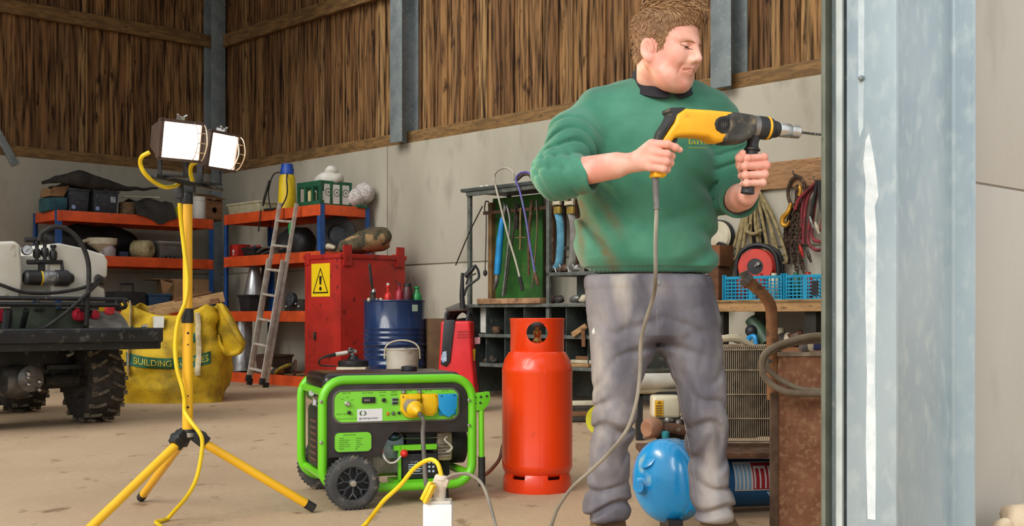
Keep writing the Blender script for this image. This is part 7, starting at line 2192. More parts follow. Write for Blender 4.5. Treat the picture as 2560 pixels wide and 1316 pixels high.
dslab('body', [(1702, 276), (1760, 279), (1826, 285), (1826, 330), (1806, 352), (1796, 360), (1776, 358), (1758, 347), (1720, 343), (1690, 344), (1678, 346), (1672, 358), (1664, 392), (1656, 438), (1630, 436), (1640, 390), (1648, 356), (1660, 334), (1676, 310), (1680, 290)], 0.036, YD, slim=True)
dslab('rear_grip', [(1664, 273), (1704, 272), (1702, 288), (1686, 294), (1672, 312), (1656, 336), (1647, 360), (1636, 420), (1626, 420), (1634, 360), (1646, 330), (1662, 305), (1670, 288), (1664, 282)], 0.030, BD, bev=0.006, seg=2, slim=True)
dslab('gearbox', [(1800, 286), (1826, 284), (1874, 291), (1880, 306), (1880, 334), (1866, 348), (1848, 360), (1820, 362), (1796, 360), (1794, 340)], 0.038, GB, bev=0.014)
vt = dslab('vent', [(1786, 297), (1810, 293), (1812, 318), (1806, 338), (1790, 339), (1776, 330), (1772, 315), (1776, 303)], 0.0385, BD, bev=0.002, seg=1)
for k in range(6):
    dslab('vent_slot', [(1780 + k * 5, 300 + abs(k - 3) * 1.5), (1782.5 + k * 5, 300 + abs(k - 3) * 1.5), (1781.5 + k * 5, 334 - abs(k - 2) * 2), (1779 + k * 5, 334 - abs(k - 2) * 2)], 0.0395, mat('vent_dark', '0c0c0c', rough=0.8), vt, bev=0, seg=1)
dslab('trigger', [(1676, 348), (1692, 346), (1690, 352), (1684, 366), (1674, 372)], 0.010, BD, bev=0.003)
dslab('grip_base', [(1630, 430), (1660, 428), (1662, 438), (1648, 442), (1644, 445), (1630, 445)], 0.020, YD, bev=0.005)
a = MB(); c0 = D(1655, 433, 0); a.tube([D(1646, 428, -.0), D(1661, 428, -.0), D(1663, 436, -.0), D(1656, 441, -.0), D(1646, 440, -.0)], 0.0042, 8); a.build('cord_loop', YD, dr_)
axd = (D(2000, 332) - D(1880, 318)).normalized()
o_ = D(1872, 316)
def along(px):
    return (D(px, 316) - o_).length * 1.0
MB().lathe([(0.020, 0), (0.031, 0.002), (0.033, along(1884)), (0.033, along(1891)), (0.031, along(1892))], o_, axd, 28).build('side_clamp', STEEL, dr_)
MB().lathe([(0.031, along(1890)), (0.0335, along(1895)), (0.0335, along(1912)), (0.031, along(1915))], o_, axd, 28).build('front_collar', BD, dr_)
MB().lathe([(0.0325, along(1914)), (0.0338, along(1915)), (0.0338, along(1919)), (0.0325, along(1920))], o_, axd, 28).build('yellow_ring', YD, dr_)
MB().lathe([(0.031, along(1919)), (0.031, along(1926)), (0.024, along(1932)), (0.0255, along(1934)), (0.0235, along(1937)), (0.0245, along(1939)), (0.022, along(1944)), (0.015, along(1947))], o_, axd, 28).build('lock_sleeve', BD, dr_)
MB().lathe([(0.015, along(1944)), (0.0195, along(1946)), (0.0205, along(1948)), (0.0205, along(1972)), (0.0185, along(1974)), (0.0185, along(1978)), (0.020, along(1979)), (0.0195, along(1996)), (0.012, along(2001)), (0.004, along(2002))], o_, axd, 28).build('chuck', CHROME, dr_)
a = MB(); tip = along(2056)
b0 = along(1999)
a.lathe([(0.0038, b0), (0.0038, b0 + .025), (0.0030, b0 + .026), (0.0030, tip - .006), (0.0004, tip)], o_, axd, 10)
for s in (0, math.pi):
    pts = []
    sxv = axd.cross(ZX).normalized(); szv = sxv.cross(axd)
    for k in range(26):
        f = k / 25
        an = s + f * 5 * math.pi
        pts.append(o_ + axd * (b0 + .026 + (tip - .006 - b0 - .026) * f) + (sxv * math.cos(an) + szv * math.sin(an)) * 0.003)
    a.tube(pts, 0.0016, 5, smooth=False)
a.build('drill_bit', mat('bit_steel', '6f6d68', rough=0.3, metal=0.8), dr_)
hdir = (D(1869, 484) - D(1884, 344)).normalized()
h0 = D(1884, 338)
hl = (D(1869, 484) - h0).length
MB().lathe([(0.018, 0), (0.019, 0.012), (0.0165, hl * .12), (0.017, hl * .19), (0.022, hl * .235), (0.024, hl * .245), (0.024, hl * .26), (0.0175, hl * .27), (0.0165, hl * .4), (0.018, hl * .6), (0.0165, hl * .8), (0.019, hl * .96), (0.020, hl), (0.014, hl + .002)], h0, hdir, 22).build('side_handle', BD, dr_)
CORD = mat('drill_cord', '8b8375', '746d61', scale=9, rough=0.55)
a = MB(); a.lathe([(0.010, 0), (0.0095, 0.035), (0.0085, 0.06), (0.008, 0.085), (0.0095, 0.088), (0.0095, 0.094), (0.006, 0.095)], D(1638, 442), (D(1634, 522, -.01) - D(1631, 442)).normalized(), 14); a.build('cord_sleeve', mat('sleeve_grey', '6c6a66', '5b5955', scale=30, rough=0.6), dr_)
a = MB(); zf = 0.007
a.tube([D(1641, 520, -.012), D(1641, 545, -.014), D(1639, 610, -.02), D(1639, 690, -.02), P(1634, 740, 3.43), P(1612, 810, 3.47), P(1602, 860, 3.49), P(1600, 930, 3.50), P(1592, 1000, 3.50), P(1570, 1070, 3.51), P(1530, 1125, 3.53), P(1480, 1175, 3.57), P(1430, 1220, 3.62), P(1395, 1270, 3.66), P(1378, 1316, 3.68), Vector((P(1362, 1360, 3.7).x, 3.70, 0.06)), Vector((0.06, 3.66, zf)), Vector((0.0, 3.60, zf)), Vector((-0.06, 3.62, zf)), Vector((-0.085, 3.72, zf)), Vector((P(1252, 1365, 3.85).x, 3.82, 0.02)), P(1238, 1312, 3.86), P(1218, 1240, 3.9), P(1200, 1205, 3.93), P(1172, 1187, 3.96), P(1145, 1186, 3.98), P(1122, 1193, 4.0), P(1110, 1204, 4.01)], 0.0058, 8, n=5)
a.build('power_cord', CORD, dr_)
# ------------------------------------------------------------------ the man, grown from distance fields
A3 = lambda p: np.array(p[:], dtype=float)


def pt(px, py, Y):
    return A3(P(px, py, Y))


def smin(a, b, k):
    h = np.clip(0.5 + 0.5 * (b - a) / k, 0, 1)
    return b * (1 - h) + a * h - k * h * (1 - h)


def smax(a, b, k):
    return -smin(-a, -b, k)


def rc(p, a, b, r1, r2):
    ab = b - a
    t = np.clip(((p - a) @ ab) / max(ab @ ab, 1e-12), 0, 1)
    return np.linalg.norm(p - a - t[:, None] * ab, axis=1) - (r1 + (r2 - r1) * t)


def ell(p, c, r):
    q = p - np.array(c, float); r = np.array(r, float)
    k0 = np.linalg.norm(q / r, axis=1); k1 = np.linalg.norm(q / (r * r), axis=1)
    return k0 * (k0 - 1) / np.maximum(k1, 1e-9)


def chain(p, pts, rs, k=0.012):
    d = None
    for i in range(len(pts) - 1):
        e = rc(p, pts[i], pts[i + 1], rs[i], rs[i + 1])
        d = e if d is None else smin(d, e, k)
    return d


def stack(p, zs, cx, cy, a, b):
    """stack of ellipses up the z axis"""
    z = p[:, 2]
    o = np.argsort(zs)
    zs = np.array(zs)[o]
    I = lambda v: np.interp(z, zs, np.array(v)[o])
    A_, B_ = I(a), I(b)
    k = np.sqrt(((p[:, 0] - I(cx)) / A_) ** 2 + ((p[:, 1] - I(cy)) / B_) ** 2)
    d = (k - 1) * np.minimum(A_, B_) * 0.92
    return smax(d, np.maximum(z - zs[-1], zs[0] - z), 0.02)


def sdf_mesh(f, lo, hi, res, B=12):
    lo = np.array(lo, float); hi = np.array(hi, float)
    nb = np.ceil((hi - lo) / (res * B)).astype(int)
    g = np.stack(np.meshgrid(*[np.arange(n) for n in nb], indexing='ij'), -1).reshape(-1, 3)
    cen = lo + (g + 0.5) * B * res
    d = f(cen)
    g = g[np.abs(d) < B * res * 1.25]
    loc = np.stack(np.meshgrid(*[np.arange(B + 1)] * 3, indexing='ij'), -1).reshape(-1, 3)
    N = nb * B + 2
    key = lambda c: (c[..., 0] + 1) + (c[..., 1] + 1) * N[0] + (c[..., 2] + 1) * N[0] * N[1]
    ck, cv, quads = [], [], []
    corner = np.array([[i, j, k] for i in (0, 1) for j in (0, 1) for k in (0, 1)])
    edges = [(a, b) for a in range(8) for b in range(a + 1, 8) if np.abs(corner[a] - corner[b]).sum() == 1]
    for s in range(0, len(g), 60):
        gb = g[s:s + 60]
        ip = gb[:, None, :] * B + loc[None]
        val = f((lo + ip * res).reshape(-1, 3)).reshape(len(gb), B + 1, B + 1, B + 1)
        ip = ip.reshape(len(gb), B + 1, B + 1, B + 1, 3)
        c8 = np.stack([val[:, i:B + i, j:B + j, k:B + k] for i, j, k in corner], -1)
        act = (c8.min(-1) < 0) & (c8.max(-1) >= 0)
        if act.any():
            w = np.nonzero(act)
            v8 = c8[w]
            base = ip[w[0], w[1], w[2], w[3]]
            acc = np.zeros((len(v8), 3)); cnt = np.zeros(len(v8))
            for a, b in edges:
                va, vb = v8[:, a], v8[:, b]
                m = (va < 0) != (vb < 0)
                t = np.where(m, va / np.where(m, va - vb, 1), 0)
                acc += m[:, None] * (corner[a] + t[:, None] * (corner[b] - corner[a])); cnt += m
            ck.append(key(base)); cv.append(lo + (base + acc / cnt[:, None]) * res)
        for ax in range(3):
            sl0 = [slice(0, B)] * 3; sl1 = [slice(0, B)] * 3
            sl1[ax] = slice(1, B + 1)
            v0 = val[(slice(None), *sl0)]; v1 = val[(slice(None), *sl1)]
            m = (v0 < 0) != (v1 < 0)
            if not m.any():
                continue
            w = np.nonzero(m)
            b0 = ip[w[0], w[1], w[2], w[3]]
            o1, o2 = [(1, 2), (2, 0), (0, 1)][ax]
            e1 = np.zeros(3, int); e1[o1] = 1
            e2 = np.zeros(3, int); e2[o2] = 1
            q = np.stack([key(b0 - e1 - e2), key(b0 - e2), key(b0), key(b0 - e1)], -1)
            flip = v0[m] >= 0
            q[flip] = q[flip][:, ::-1]
            quads.append(q)
    ck = np.concatenate(ck); cv = np.concatenate(cv); quads = np.concatenate(quads)
    o = np.argsort(ck); ck, cv = ck[o], cv[o]
    ix = np.searchsorted(ck, quads); ix = np.minimum(ix, len(ck) - 1)
    ok = (ck[ix] == quads).all(1)
    return cv, ix[ok]


man = thing('person', 'man in green sweatshirt and grey jeans drilling sideways with a hammer drill', 'person', Vector((0.455, 3.72, 0)))

# ---- head
HS = 1.06
HC = pt(1668, 116, 3.60)
yaw, pit = math.radians(50), math.radians(9)
hf0 = np.array([math.sin(yaw), -math.cos(yaw), 0.0]); hs_ = np.array([math.cos(yaw), math.sin(yaw), 0.0]); hu0 = np.array([0, 0, 1.0])
hf = hf0 * math.cos(pit) - hu0 * math.sin(pit); hu = hu0 * math.cos(pit) + hf0 * math.sin(pit)
HR = np.stack([hf, hs_, hu], 1)
to_head = lambda p: (p - HC) @ HR / HS
from_head = lambda q: (np.asarray(q, float) * HS) @ HR.T + HC
v3 = lambda *a: np.array(a, float)
crease = lambda t, n=3: 1 - 2 * (0.5 + 0.5 * np.sin(t)) ** n


def head_sdf(q):
    q = q.copy()
    q[:, 0] += .006 * np.clip((-.048 - q[:, 2]) / .02, 0, 1) * np.clip(q[:, 0] / .05, 0, 1)
    f, s, u = q[:, 0], q[:, 1], q[:, 2]
    m = np.stack([f, np.abs(s), u], 1)
    d = ell(q, (-.012, 0, .036), (.097, .075, .086))
    d = smin(d, ell(q, (.030, 0, -.030), (.062, .060, .092)), .03)
    d = smin(d, rc(m, v3(-.005, .054, -.052), v3(.052, .030, -.100), .024, .022), .03)      # jaw
    d = smin(d, ell(q, (.068, 0, -.104), (.024, .026, .020)), .022)                           # chin
    d = smin(d, ell(m, (.056, .040, -.034), (.030, .024, .030)), .022)                       # cheek
    d = smin(d, ell(m, (.040, .040, -.082), (.034, .026, .030)), .025)                       # jowl
    d = smin(d, ell(q, (.030, 0, -.106), (.046, .040, .018)), .020)                          # under the chin
    d = smin(d, rc(m, v3(.0835, .006, .0135), v3(.067, .044, .0150), .0140, .0125), .012)         # brow
    d = smax(d, -ell(m, (.096, .033, -.002), (.017, .019, .0125)), .012)                     # eye socket
    d = smin(d, ell(m, (.0725, .032, -.002), (.0150, .0165, .0140)), .003)                   # lids
    slit = np.maximum(np.abs(u + .0065 - 2.2 * (np.abs(s) - .032) ** 2 * 8) - .0013, np.abs(np.abs(s) - .033) - .0145)
    d = smax(d, -np.maximum(slit, .070 - f), .002)
    d = smin(d, rc(q, v3(.088, 0, .008), v3(.107, 0, -.032), .0085, .0122), .012)            # nose
    d = smin(d, ell(m, (.096, .0140, -.038), (.014, .0090, .0095)), .007)
    d = smax(d, -ell(m, (.104, .0078, -.0485), (.007, .0042, .004)), .003)
    d = smin(d, ell(q, (.078, 0, -.064), (.020, .030, .022)), .016)                          # muzzle
    d = smin(d, rc(m, v3(.0965, 0, -.0585), v3(.086, .021, -.0630), .0055, .003), .006)       # lips
    d = smin(d, rc(m, v3(.0950, 0, -.0705), v3(.086, .019, -.0660), .0070, .003), .006)
    mouth = rc(m, v3(.1035, 0, -.0640), v3(.087, .026, -.0672), .0030, .0022)
    d = smax(d, -mouth, .0045)
    d = smax(d, -rc(m, v3(.0845, .036, -.056), v3(.083, .040, -.080), .001, .001), .007)
    # ears
    e = q - v3(-.012, 0, -.022)
    es = np.abs(e[:, 1]) - .0815
    ca, sa = math.cos(.22), math.sin(.22)
    ef = e[:, 0] * ca + e[:, 2] * sa; eu = -e[:, 0] * sa + e[:, 2] * ca
    tilt = es - 0.35 * (-ef - .006)
    E = np.stack([ef, tilt, eu], 1)
    ear = ell(E, (0, .0, .002), (.0185, .0062, .0315))
    ear = smin(ear, ell(E, (.006, -.001, -.026), (.010, .006, .011)), .008)
    ear = smax(ear, -ell(E, (.004, .0070, .003), (.0115, .0085, .0205)), .003)
    ear = smin(ear, rc(E, v3(-.004, .001, .012), v3(.001, .001, -.012), .0035, .003), .004)
    ear = smin(ear, ell(E, (.0145, .002, -.004), (.005, .005, .008)), .004)
    d = smin(d, ear, .006)
    return d


sock = lambda p, *a: pt(*a)
WR, WL = pt(1590, 405, 3.405), pt(1869, 488, 3.510)
rh = {'i': [(1630, 361, 3.358), (1668, 361, 3.338), (1688, 369, 3.344), (1700, 375, 3.350)],
      'm': [(1634, 381, 3.350), (1667, 386, 3.331), (1679, 390, 3.358), (1668, 392, 3.396)],
      'r': [(1631, 400, 3.350), (1665, 405, 3.332), (1676, 408, 3.358), (1664, 410, 3.396)],
      'l': [(1625, 417, 3.355), (1659, 422, 3.337), (1668, 424, 3.360), (1658, 426, 3.392)]}
lh = {'i': [(1902, 397, 3.486), (1909, 394, 3.452), (1868, 396, 3.428), (1857, 400, 3.452)],
      'm': [(1904, 416, 3.488), (1915, 414, 3.452), (1862, 416, 3.426), (1850, 419, 3.450)],
      'r': [(1902, 437, 3.488), (1911, 436, 3.452), (1863, 438, 3.427), (1852, 440, 3.450)],
      'l': [(1897, 456, 3.486), (1906, 457, 3.454), (1866, 458, 3.430), (1856, 460, 3.452)]}
RAD = {'i': (.0135, .0108, .0098, .0082), 'm': (.0138, .0112, .0100, .0088), 'r': (.0132, .0108, .0096, .0085), 'l': (.0120, .0098, .0088, .0078)}


def hand(p, W_, F_, pal, thumb, tr, fat=1.0):
    d = None
    for k in 'imrl':
        pts = [pt(*c) for c in F_[k]]
        e = rc(p, W_ + (pts[0] - W_) * 0.30, pts[0], .0195, RAD[k][0])
        d = e if d is None else smin(d, e, .012)
    for a, b, r1, r2 in pal:
        d = smin(d, rc(p, pt(*a), pt(*b), r1, r2), .012)
    fing = None
    for k in 'imrl':
        pts = [pt(*c) for c in F_[k]]
        RK = [r_ * fat for r_ in RAD[k]]
        e = chain(p, pts, RK, .004)
        for j in (1, 2):                 # knuckles
            e = smin(e, np.linalg.norm(p - pts[j], axis=1) - RK[j] * 1.05, .004)
        fing = e if fing is None else smin(fing, e, .0030)
    d = smin(d, fing, .006)
    t = chain(p, [pt(*c) for c in thumb], tr, .005)
    return smin(d, t, .005)


ER, EL = pt(1392, 440, 3.545), pt(1828, 500, 3.735)


def body_sdf(p):
    d = np.full(len(p), 1.0)

    def region(c, r):
        return np.linalg.norm(p - c, axis=1) < r
    hd = np.linalg.norm(p - HC, axis=1) - 0.16
    m = hd < 0.12
    d = np.minimum(d, np.where(m, 1.0, np.maximum(hd, .05)))
    if m.any():
        d[m] = head_sdf(to_head(p[m])) * HS
    nk0, nk1 = from_head((-.034, 0, -.060)), pt(1642, 262, 3.725)
    d = smin(d, rc(p, nk0, nk1, .054, .063), .016)
    # trunk and limbs inside the clothes
    sR, sL, hip = pt(1490, 285, 3.74), pt(1785, 300, 3.77), pt(1625, 760, 3.74)
    t = chain(p, [nk1, pt(1635, 400, 3.74), hip], [.06, .09, .09], .04)
    t = smin(t, rc(p, sR, sL, .04, .04), .03)
    t = smin(t, chain(p, [sR, ER, WR + (ER - WR) * .25], [.045, .042, .036], .02), .02)
    t = smin(t, chain(p, [sL, EL, WL + (EL - WL) * .3], [.045, .042, .040], .02), .02)
    t = smin(t, chain(p, [hip, pt(1558, 840, 3.73), pt(1536, 1060, 3.71), pt(1520, 1330, 3.735)], [.08, .055, .034, .026], .03), .04)
    t = smin(t, chain(p, [hip, pt(1728, 840, 3.73), pt(1762, 1060, 3.71), pt(1790, 1330, 3.735)], [.08, .055, .034, .026], .03), .04)
    d = smin(d, t, .02)
    d = smin(d, rc(p, ER, WR, .042, .0285), .015)
    d = smin(d, rc(p, EL, WL, .046, .0305), .015)
    for W_, F_, pal, th, tr in ((WR, rh, [((1598, 398, 3.392), (1622, 372, 3.366), .024, .018), ((1598, 404, 3.392), (1620, 408, 3.366), .024, .018), ((1602, 400, 3.40), (1632, 392, 3.39), .022, .015)], [(1603, 385, 3.400), (1630, 364, 3.410), (1652, 356, 3.412), (1668, 360, 3.410)], (.017, .0125, .0112, .0095)),
                                (WL, lh, [((1890, 405, 3.490), (1886, 455, 3.492), .019, .020), ((1872, 440, 3.492), (1890, 430, 3.492), .020, .018), ((1906, 404, 3.478), (1902, 452, 3.478), .013, .013)], [(1868, 448, 3.495), (1851, 412, 3.470), (1849, 394, 3.452), (1856, 383, 3.442)], (.019, .0135, .0125, .0108))):
        m = region(W_, 0.26)
        if m.any():
            h = hand(p[m], W_, F_, pal, th, tr, 1.10 if W_ is WL else 1.03)
            d[m] = smin(d[m], h, .010)
    return d


SKIN = mat('skin', 'e6ae9a', 'dc9482', scale=7, rough=0.5, spec=0.35, lo=0.38, hi=0.66, col3='efc5b4', s3=16, lo3=0.5, hi3=0.8, bump=0.06, bscale=240)
v, q = sdf_mesh(body_sdf, (.02, 3.26, .07), (.80, 3.92, 1.80), .0023)
body = mesh_np('body', v, q, SKIN, man)
body['label'] = 'bare face, forearms and hands'

# ---- eyes and brows
EYEW = mat('shadowed_eye_white', '948882', rough=0.3)  # white darkened for the shadow under the squinting lids
IRIS = mat('eye_iris', '2b2a2c', rough=0.15)
for s in (-1, 1):
    c0 = from_head((.0725, s * .032, -.003))
    e = MB(); e.sphere(c0, .0125 * HS, 18, 12); eo = e.build('eye', EYEW, man)
    look = (hf * .85 - hu * .45 + hs_ * 0.05); look /= np.linalg.norm(look)
    e = MB(); e.sphere(Vector(c0) + Vector(look) * .0072 * HS, .0072 * HS, 14, 10); e.build('iris', IRIS, eo)


def settle(qp, out=0.0):          # put a head-space point on the skin
    qq = np.array([qp], float)
    for _ in range(12):
        d = head_sdf(qq)
        h = 1e-4
        g = np.array([(head_sdf(qq + np.eye(3)[i] * h) - d)[0] / h for i in range(3)])
        qq = qq - (d[0] - out) * g / max(1e-6, g @ g)
    return Vector(from_head(qq[0]))


BROW = mat('eyebrow_hair', 'a8794c', '8a6238', scale=90, rough=0.7)
for s in (-1, 1):
    e = MB()
    pts = [settle((.10 - .9 * abs(w - .012), s * w, .0085 + .004 * math.sin((w - .012) * 90)), .0004) for w in (.012, .020, .030, .040, .047)]
    e.tube(pts, [.0014, .0030, .0030, .0022, .0008], 8, sq=.6)
    e.build('eyebrow', BROW, man)
LASH = mat('eyelash', '5a3a2a', rough=0.7)  # lashes as a dark tube that also draws the crease shadow
for s in (-1, 1):
    e = MB(); e.tube([settle((.10, s * w, -.0035 - 17 * (w - .032) ** 2), .0003) for w in (.0225, .027, .032, .037, .041)], [.0004, .0012, .0015, .0013, .0004], 6)
    e.build('eyelash', LASH, man)
LIPM = mat('lip', 'c9776b', rough=0.45)
e = MB(); e.tube([settle((.10, w, -.0705 + abs(w) * .12), .0002) for w in (-.017, -.008, 0, .008, .017)], [.0006, .0022, .0028, .0022, .0006], 8, sq=.4)
e.build('lips', LIPM, man)

# ---- hair
HU = [-.12, -.075, -.045, -.024, -.017, .0, .020, .0475, .053, .059, .075, .14]
HF = [-.060, -.050, -.034, -.020, .036, .040, .043, .058, .072, .090, .100, .11]


def hair_sdf(p):
    q = to_head(p)
    f, s, u = q[:, 0], q[:, 1], q[:, 2]
    d = ell(q, (-.0125, 0, .040), (.1015, .0785, .0885))
    d = smin(d, ell(q, (.006, 0, .086), (.086, .066, .052)), .02)
    d = smin(d, ell(q, (.050, 0, .096), (.046, .052, .030)), .02)
    d = smin(d, ell(q, (-.058, 0, -.030), (.040, .052, .045)), .02)
    top = np.clip((u - .05) / .05, 0, 1)
    d = d + .0030 * top * np.sin(f * 95 + 6 * np.sin(s * 60) + s * 130 + u * 60) * np.sin(s * 150 - f * 40) + .0009 * np.sin(f * 420 + u * 500 + s * 300)
    nr = (np.abs(f - .022) < .03) & (np.abs(u - .012) < .05)
    sb = np.full(len(f), 1.0)
    if nr.any():
        sb[nr] = smax(head_sdf(q[nr]) - .0022, np.maximum(np.abs(f[nr] - .026) - .013, np.abs(u[nr] - .010) - .032), .003)
    d = smin(d, sb, .004)
    k = f - np.interp(u, HU, HF) - .004 * np.sin(s * 120) - .002 * np.sin(u * 300)
    d = smax(d, k, .006)
    d = smax(d, -(u + .078 + .25 * np.maximum(0, f + .03)), .01)
    ear = ell(np.stack([f, np.abs(s), u], 1), (-.012, .080, -.022), (.022, .03, .034))
    d = smax(d, -ear, .006)
    return d * HS


HAIR = mat('short_ginger_hair', '8f6d4a', rough=0.6)
nt_ = HAIR.node_tree
g_ = nt_.nodes.new('ShaderNodeNewGeometry'); cr_ = nt_.nodes.new('ShaderNodeValToRGB')
for p_, c_ in ((0.0, '6f4e33'), (0.35, '8d6845'), (0.7, 'a8825a'), (1.0, 'c9a67c')):
    e_ = cr_.color_ramp.elements[0] if p_ == 0 else (cr_.color_ramp.elements[-1] if p_ == 1 else cr_.color_ramp.elements.new(p_))
    e_.color = lin(c_)
nt_.links.new(g_.outputs['Random Per Island'], cr_.inputs[0]); nt_.links.new(cr_.outputs[0], nt_.nodes['Principled BSDF'].inputs['Base Color'])
v, q = sdf_mesh(hair_sdf, HC - .17, HC + .19, .0026)
hm = MB()
hv = [hm.bm.verts.new(c) for c in v.tolist()]
for a_ in q.tolist():
    try:
        hm.bm.faces.new([hv[i] for i in a_])
    except ValueError:
        pass
rg = np.random.default_rng(21)
nT = 7500
q0 = rg.normal(size=(nT, 3)); q0 /= np.linalg.norm(q0, axis=1)[:, None]
w0 = from_head(np.array([-.01, 0, .05]) + q0 * np.array([.11, .09, .11]))
gr = None
for _ in range(10):                       # carry the roots onto the hair surface
    d_ = hair_sdf(w0)
    gr = np.stack([(hair_sdf(w0 + np.eye(3)[i] * 5e-4) - d_) / 5e-4 for i in range(3)], 1)
    w0 = w0 - (d_ / np.maximum(.25, (gr * gr).sum(1)))[:, None] * gr * .8
ok_ = np.abs(hair_sdf(w0)) < .0025
gr /= np.maximum(1e-6, np.linalg.norm(gr, axis=1))[:, None]
hq = to_head(w0)
for k in range(nT):
    f, s, u = hq[k]
    if not ok_[k] or u < -.07 or f > np.interp(u, HU, HF) - .006 or (hu @ gr[k] < -.3):
        continue
    tp_ = float(np.clip((u - .06) / .04, 0, 1))
    L = (.011 + .022 * tp_) * rg.uniform(.7, 1.25)
    dl = tp_ * (hf * rg.uniform(.5, 1.0) + hs_ * rg.uniform(-.1, .45) + hu * rg.uniform(-.2, .2)) + (1 - tp_) * (-hu * 1.0 - hf * rg.uniform(.0, .5))
    dl = dl - gr[k] * (dl @ gr[k]); dl /= max(1e-6, np.linalg.norm(dl))
    if f > .06:
        L *= .6
    a0 = w0[k] - gr[k] * .002; a1 = w0[k] + gr[k] * (.0008 + .0026 * tp_ * rg.random()) + dl * L * .5; a2 = w0[k] + gr[k] * (-.0004 + .001 * tp_ * rg.random()) + dl * L
    r0 = .0009 + .0007 * tp_
    hm.tube([a0, a1, a2], [r0, r0, .0003], 4, n=2)
hm.build('hair', HAIR, man, sharp=75)

# ---- sweatshirt
S3 = 3.72
sc = S3 / F
ty = [690, 672, 650, 620, 580, 520, 460, 400, 340, 300, 262, 238, 220, 206, 196]
tl = [1466, 1464, 1452, 1446, 1444, 1447, 1450, 1452, 1456, 1460, 1466, 1478, 1500, 1530, 1562]
tr_ = [1774, 1778, 1784, 1786, 1785, 1782, 1784, 1788, 1796, 1804, 1804, 1796, 1780, 1762, 1742]
td = [.128, .134, .146, .152, .156, .156, .154, .152, .150, .146, .136, .122, .104, .092, .084]
tz = [EYE + (HY - y) * sc for y in ty]
tcx = [((a + b) / 2 - CX) * sc for a, b in zip(tl, tr_)]
ta = [(b - a) / 2 * sc for a, b in zip(tl, tr_)]
tcy = [3.735 + (0.0 if y > 300 else (300 - y) * .00012) for y in ty]
SR0, SR1, SR2, SR3 = pt(1494, 288, 3.735), pt(1440, 345, 3.66), pt(1394, 437, 3.545), pt(1486, 438, 3.490)
SL0, SL1, SL2, SL3 = pt(1782, 296, 3.765), pt(1812, 380, 3.755), pt(1832, 476, 3.735), pt(1850, 501, 3.625)


def sweat_sdf(p):
    x, y, z = p[:, 0], p[:, 1], p[:, 2]
    d = stack(p, tz, tcx, tcy, ta, td)
    # soft folds over the belly and under the arm
    py = HY - (z - EYE) / sc; px = CX + x / sc
    low = np.clip((py - 480) / 150, 0, 1) * np.clip((692 - py) / 25, 0, 1)
    d = d - .0055 * low * crease((py - 520) * .050 + (px - 1600) * .018 + 1.6 * np.sin(px * .014))
    side = np.clip((1580 - px) / 100, 0, 1) * np.clip((py - 430) / 60, 0, 1) * np.clip((690 - py) / 60, 0, 1)
    d = d - .007 * side * crease((px - 1450) * .07 - (py - 430) * .045)
    rside = np.clip((px - 1680) / 80, 0, 1) * np.clip((py - 330) / 60, 0, 1)
    d = d - .007 * rside * crease((py - 300) * .055 - (px - 1700) * .03)
    rib = np.clip((py - 668) / 4, 0, 1)
    d = d + .006 * rib - .0008 * rib * np.sin(px * 1.1)
    for pts, rs, ph in (([SR0, SR1, SR2], [.078, .080, .069], 0), ([SL0, SL1, SL2], [.080, .072, .068], 2)):
        e = chain(p, pts, rs, .03)
        ax = pts[2] - pts[0]; ax = ax / np.linalg.norm(ax)
        t = (p - pts[0]) @ ax
        L = np.linalg.norm(pts[2] - pts[0])
        w = np.clip((t / L - .35) / .3, 0, 1)
        e = e - .0075 * w * crease(t * 150 + x * 55 + ph + 2 * np.sin(y * 22 + x * 25), 4) - .004 * np.sin(t * 60 + y * 50 + ph)
        d = smin(d, e, .035)
    for a, b, r1, r2, ph in ((SR2, SR3, .069, .049, 0), (SL2, SL3, .069, .055, 1)):
        e = rc(p, a, b, r1, r2)
        ax = (b - a); L = np.linalg.norm(ax); ax = ax / L
        t = (p - a) @ ax
        e = e - .007 * np.clip(1.1 - t / L, 0, 1) * crease(t * 170 + z * 60 + 2 * np.sin(y * 30 + z * 28) + ph, 4)
        e = e - .002 * np.clip((t - L + .03) / .01, 0, 1)
        e = smax(e, t - L, .006)
        e = smax(e, -rc(p, a + ax * L * .6, b + ax * .05, r2 - .006, r2 - .006), .003)
        d = smin(d, e, .022)
    # neck opening and bottom edge
    d = smax(d, -rc(p, pt(1652, 170, 3.70), pt(1652, 238, 3.70), .072, .070), .008)
    return d


SWEAT = mat('green_sweatshirt', '43826a', '3a745d', scale=5, rough=0.88, spec=0.2, bump=0.18, bscale=420, col3='5f9c82', s3=3.5, lo3=0.5, hi3=0.75, detail=6)
v, q = sdf_mesh(sweat_sdf, (.04, 3.36, .84), (.80, 3.94, 1.54), .0045)
swt = mesh_np('sweatshirt', v, q, SWEAT, man)
SWEAT.node_tree.nodes['Principled BSDF'].inputs['Sheen Weight'].default_value = 0.25


def hit(fn, px, py, y0=3.25, y1=4.0, out=.002):
    ys = np.linspace(y0, y1, 400)
    pts = np.array([pt(px, py, yy) for yy in ys])
    d = fn(pts)
    i = int(np.argmax(d < 0))
    return Vector(pt(px, py, ys[i] - out))


def oncloth(fn, px0, py0, kx):
    cache = {}

    def f(a, b):
        k_ = (round(a, 4), round(b, 4))
        if k_ not in cache:
            cache[k_] = hit(fn, px0 + a * kx, py0 - b * kx)
        return cache[k_]
    return f


EMB = mat('yellow_thread', 'c9bf3e', rough=0.8)
text('chest_lettering', 'lands', (0, 0, 0), (1, 0, 0), (0, 0, 1), .016, EMB, swt, width=.075, place=oncloth(sweat_sdf, 1722, 361, 838))
for k in range(9):
    e = MB(); e.tube([hit(sweat_sdf, 1723 + 5 * k, 368 + (k % 3), out=.001), hit(sweat_sdf, 1726 + 5 * k, 371 - (k % 2), out=.001)], .0011, 5, smooth=False); e.build('stitching', EMB, swt)

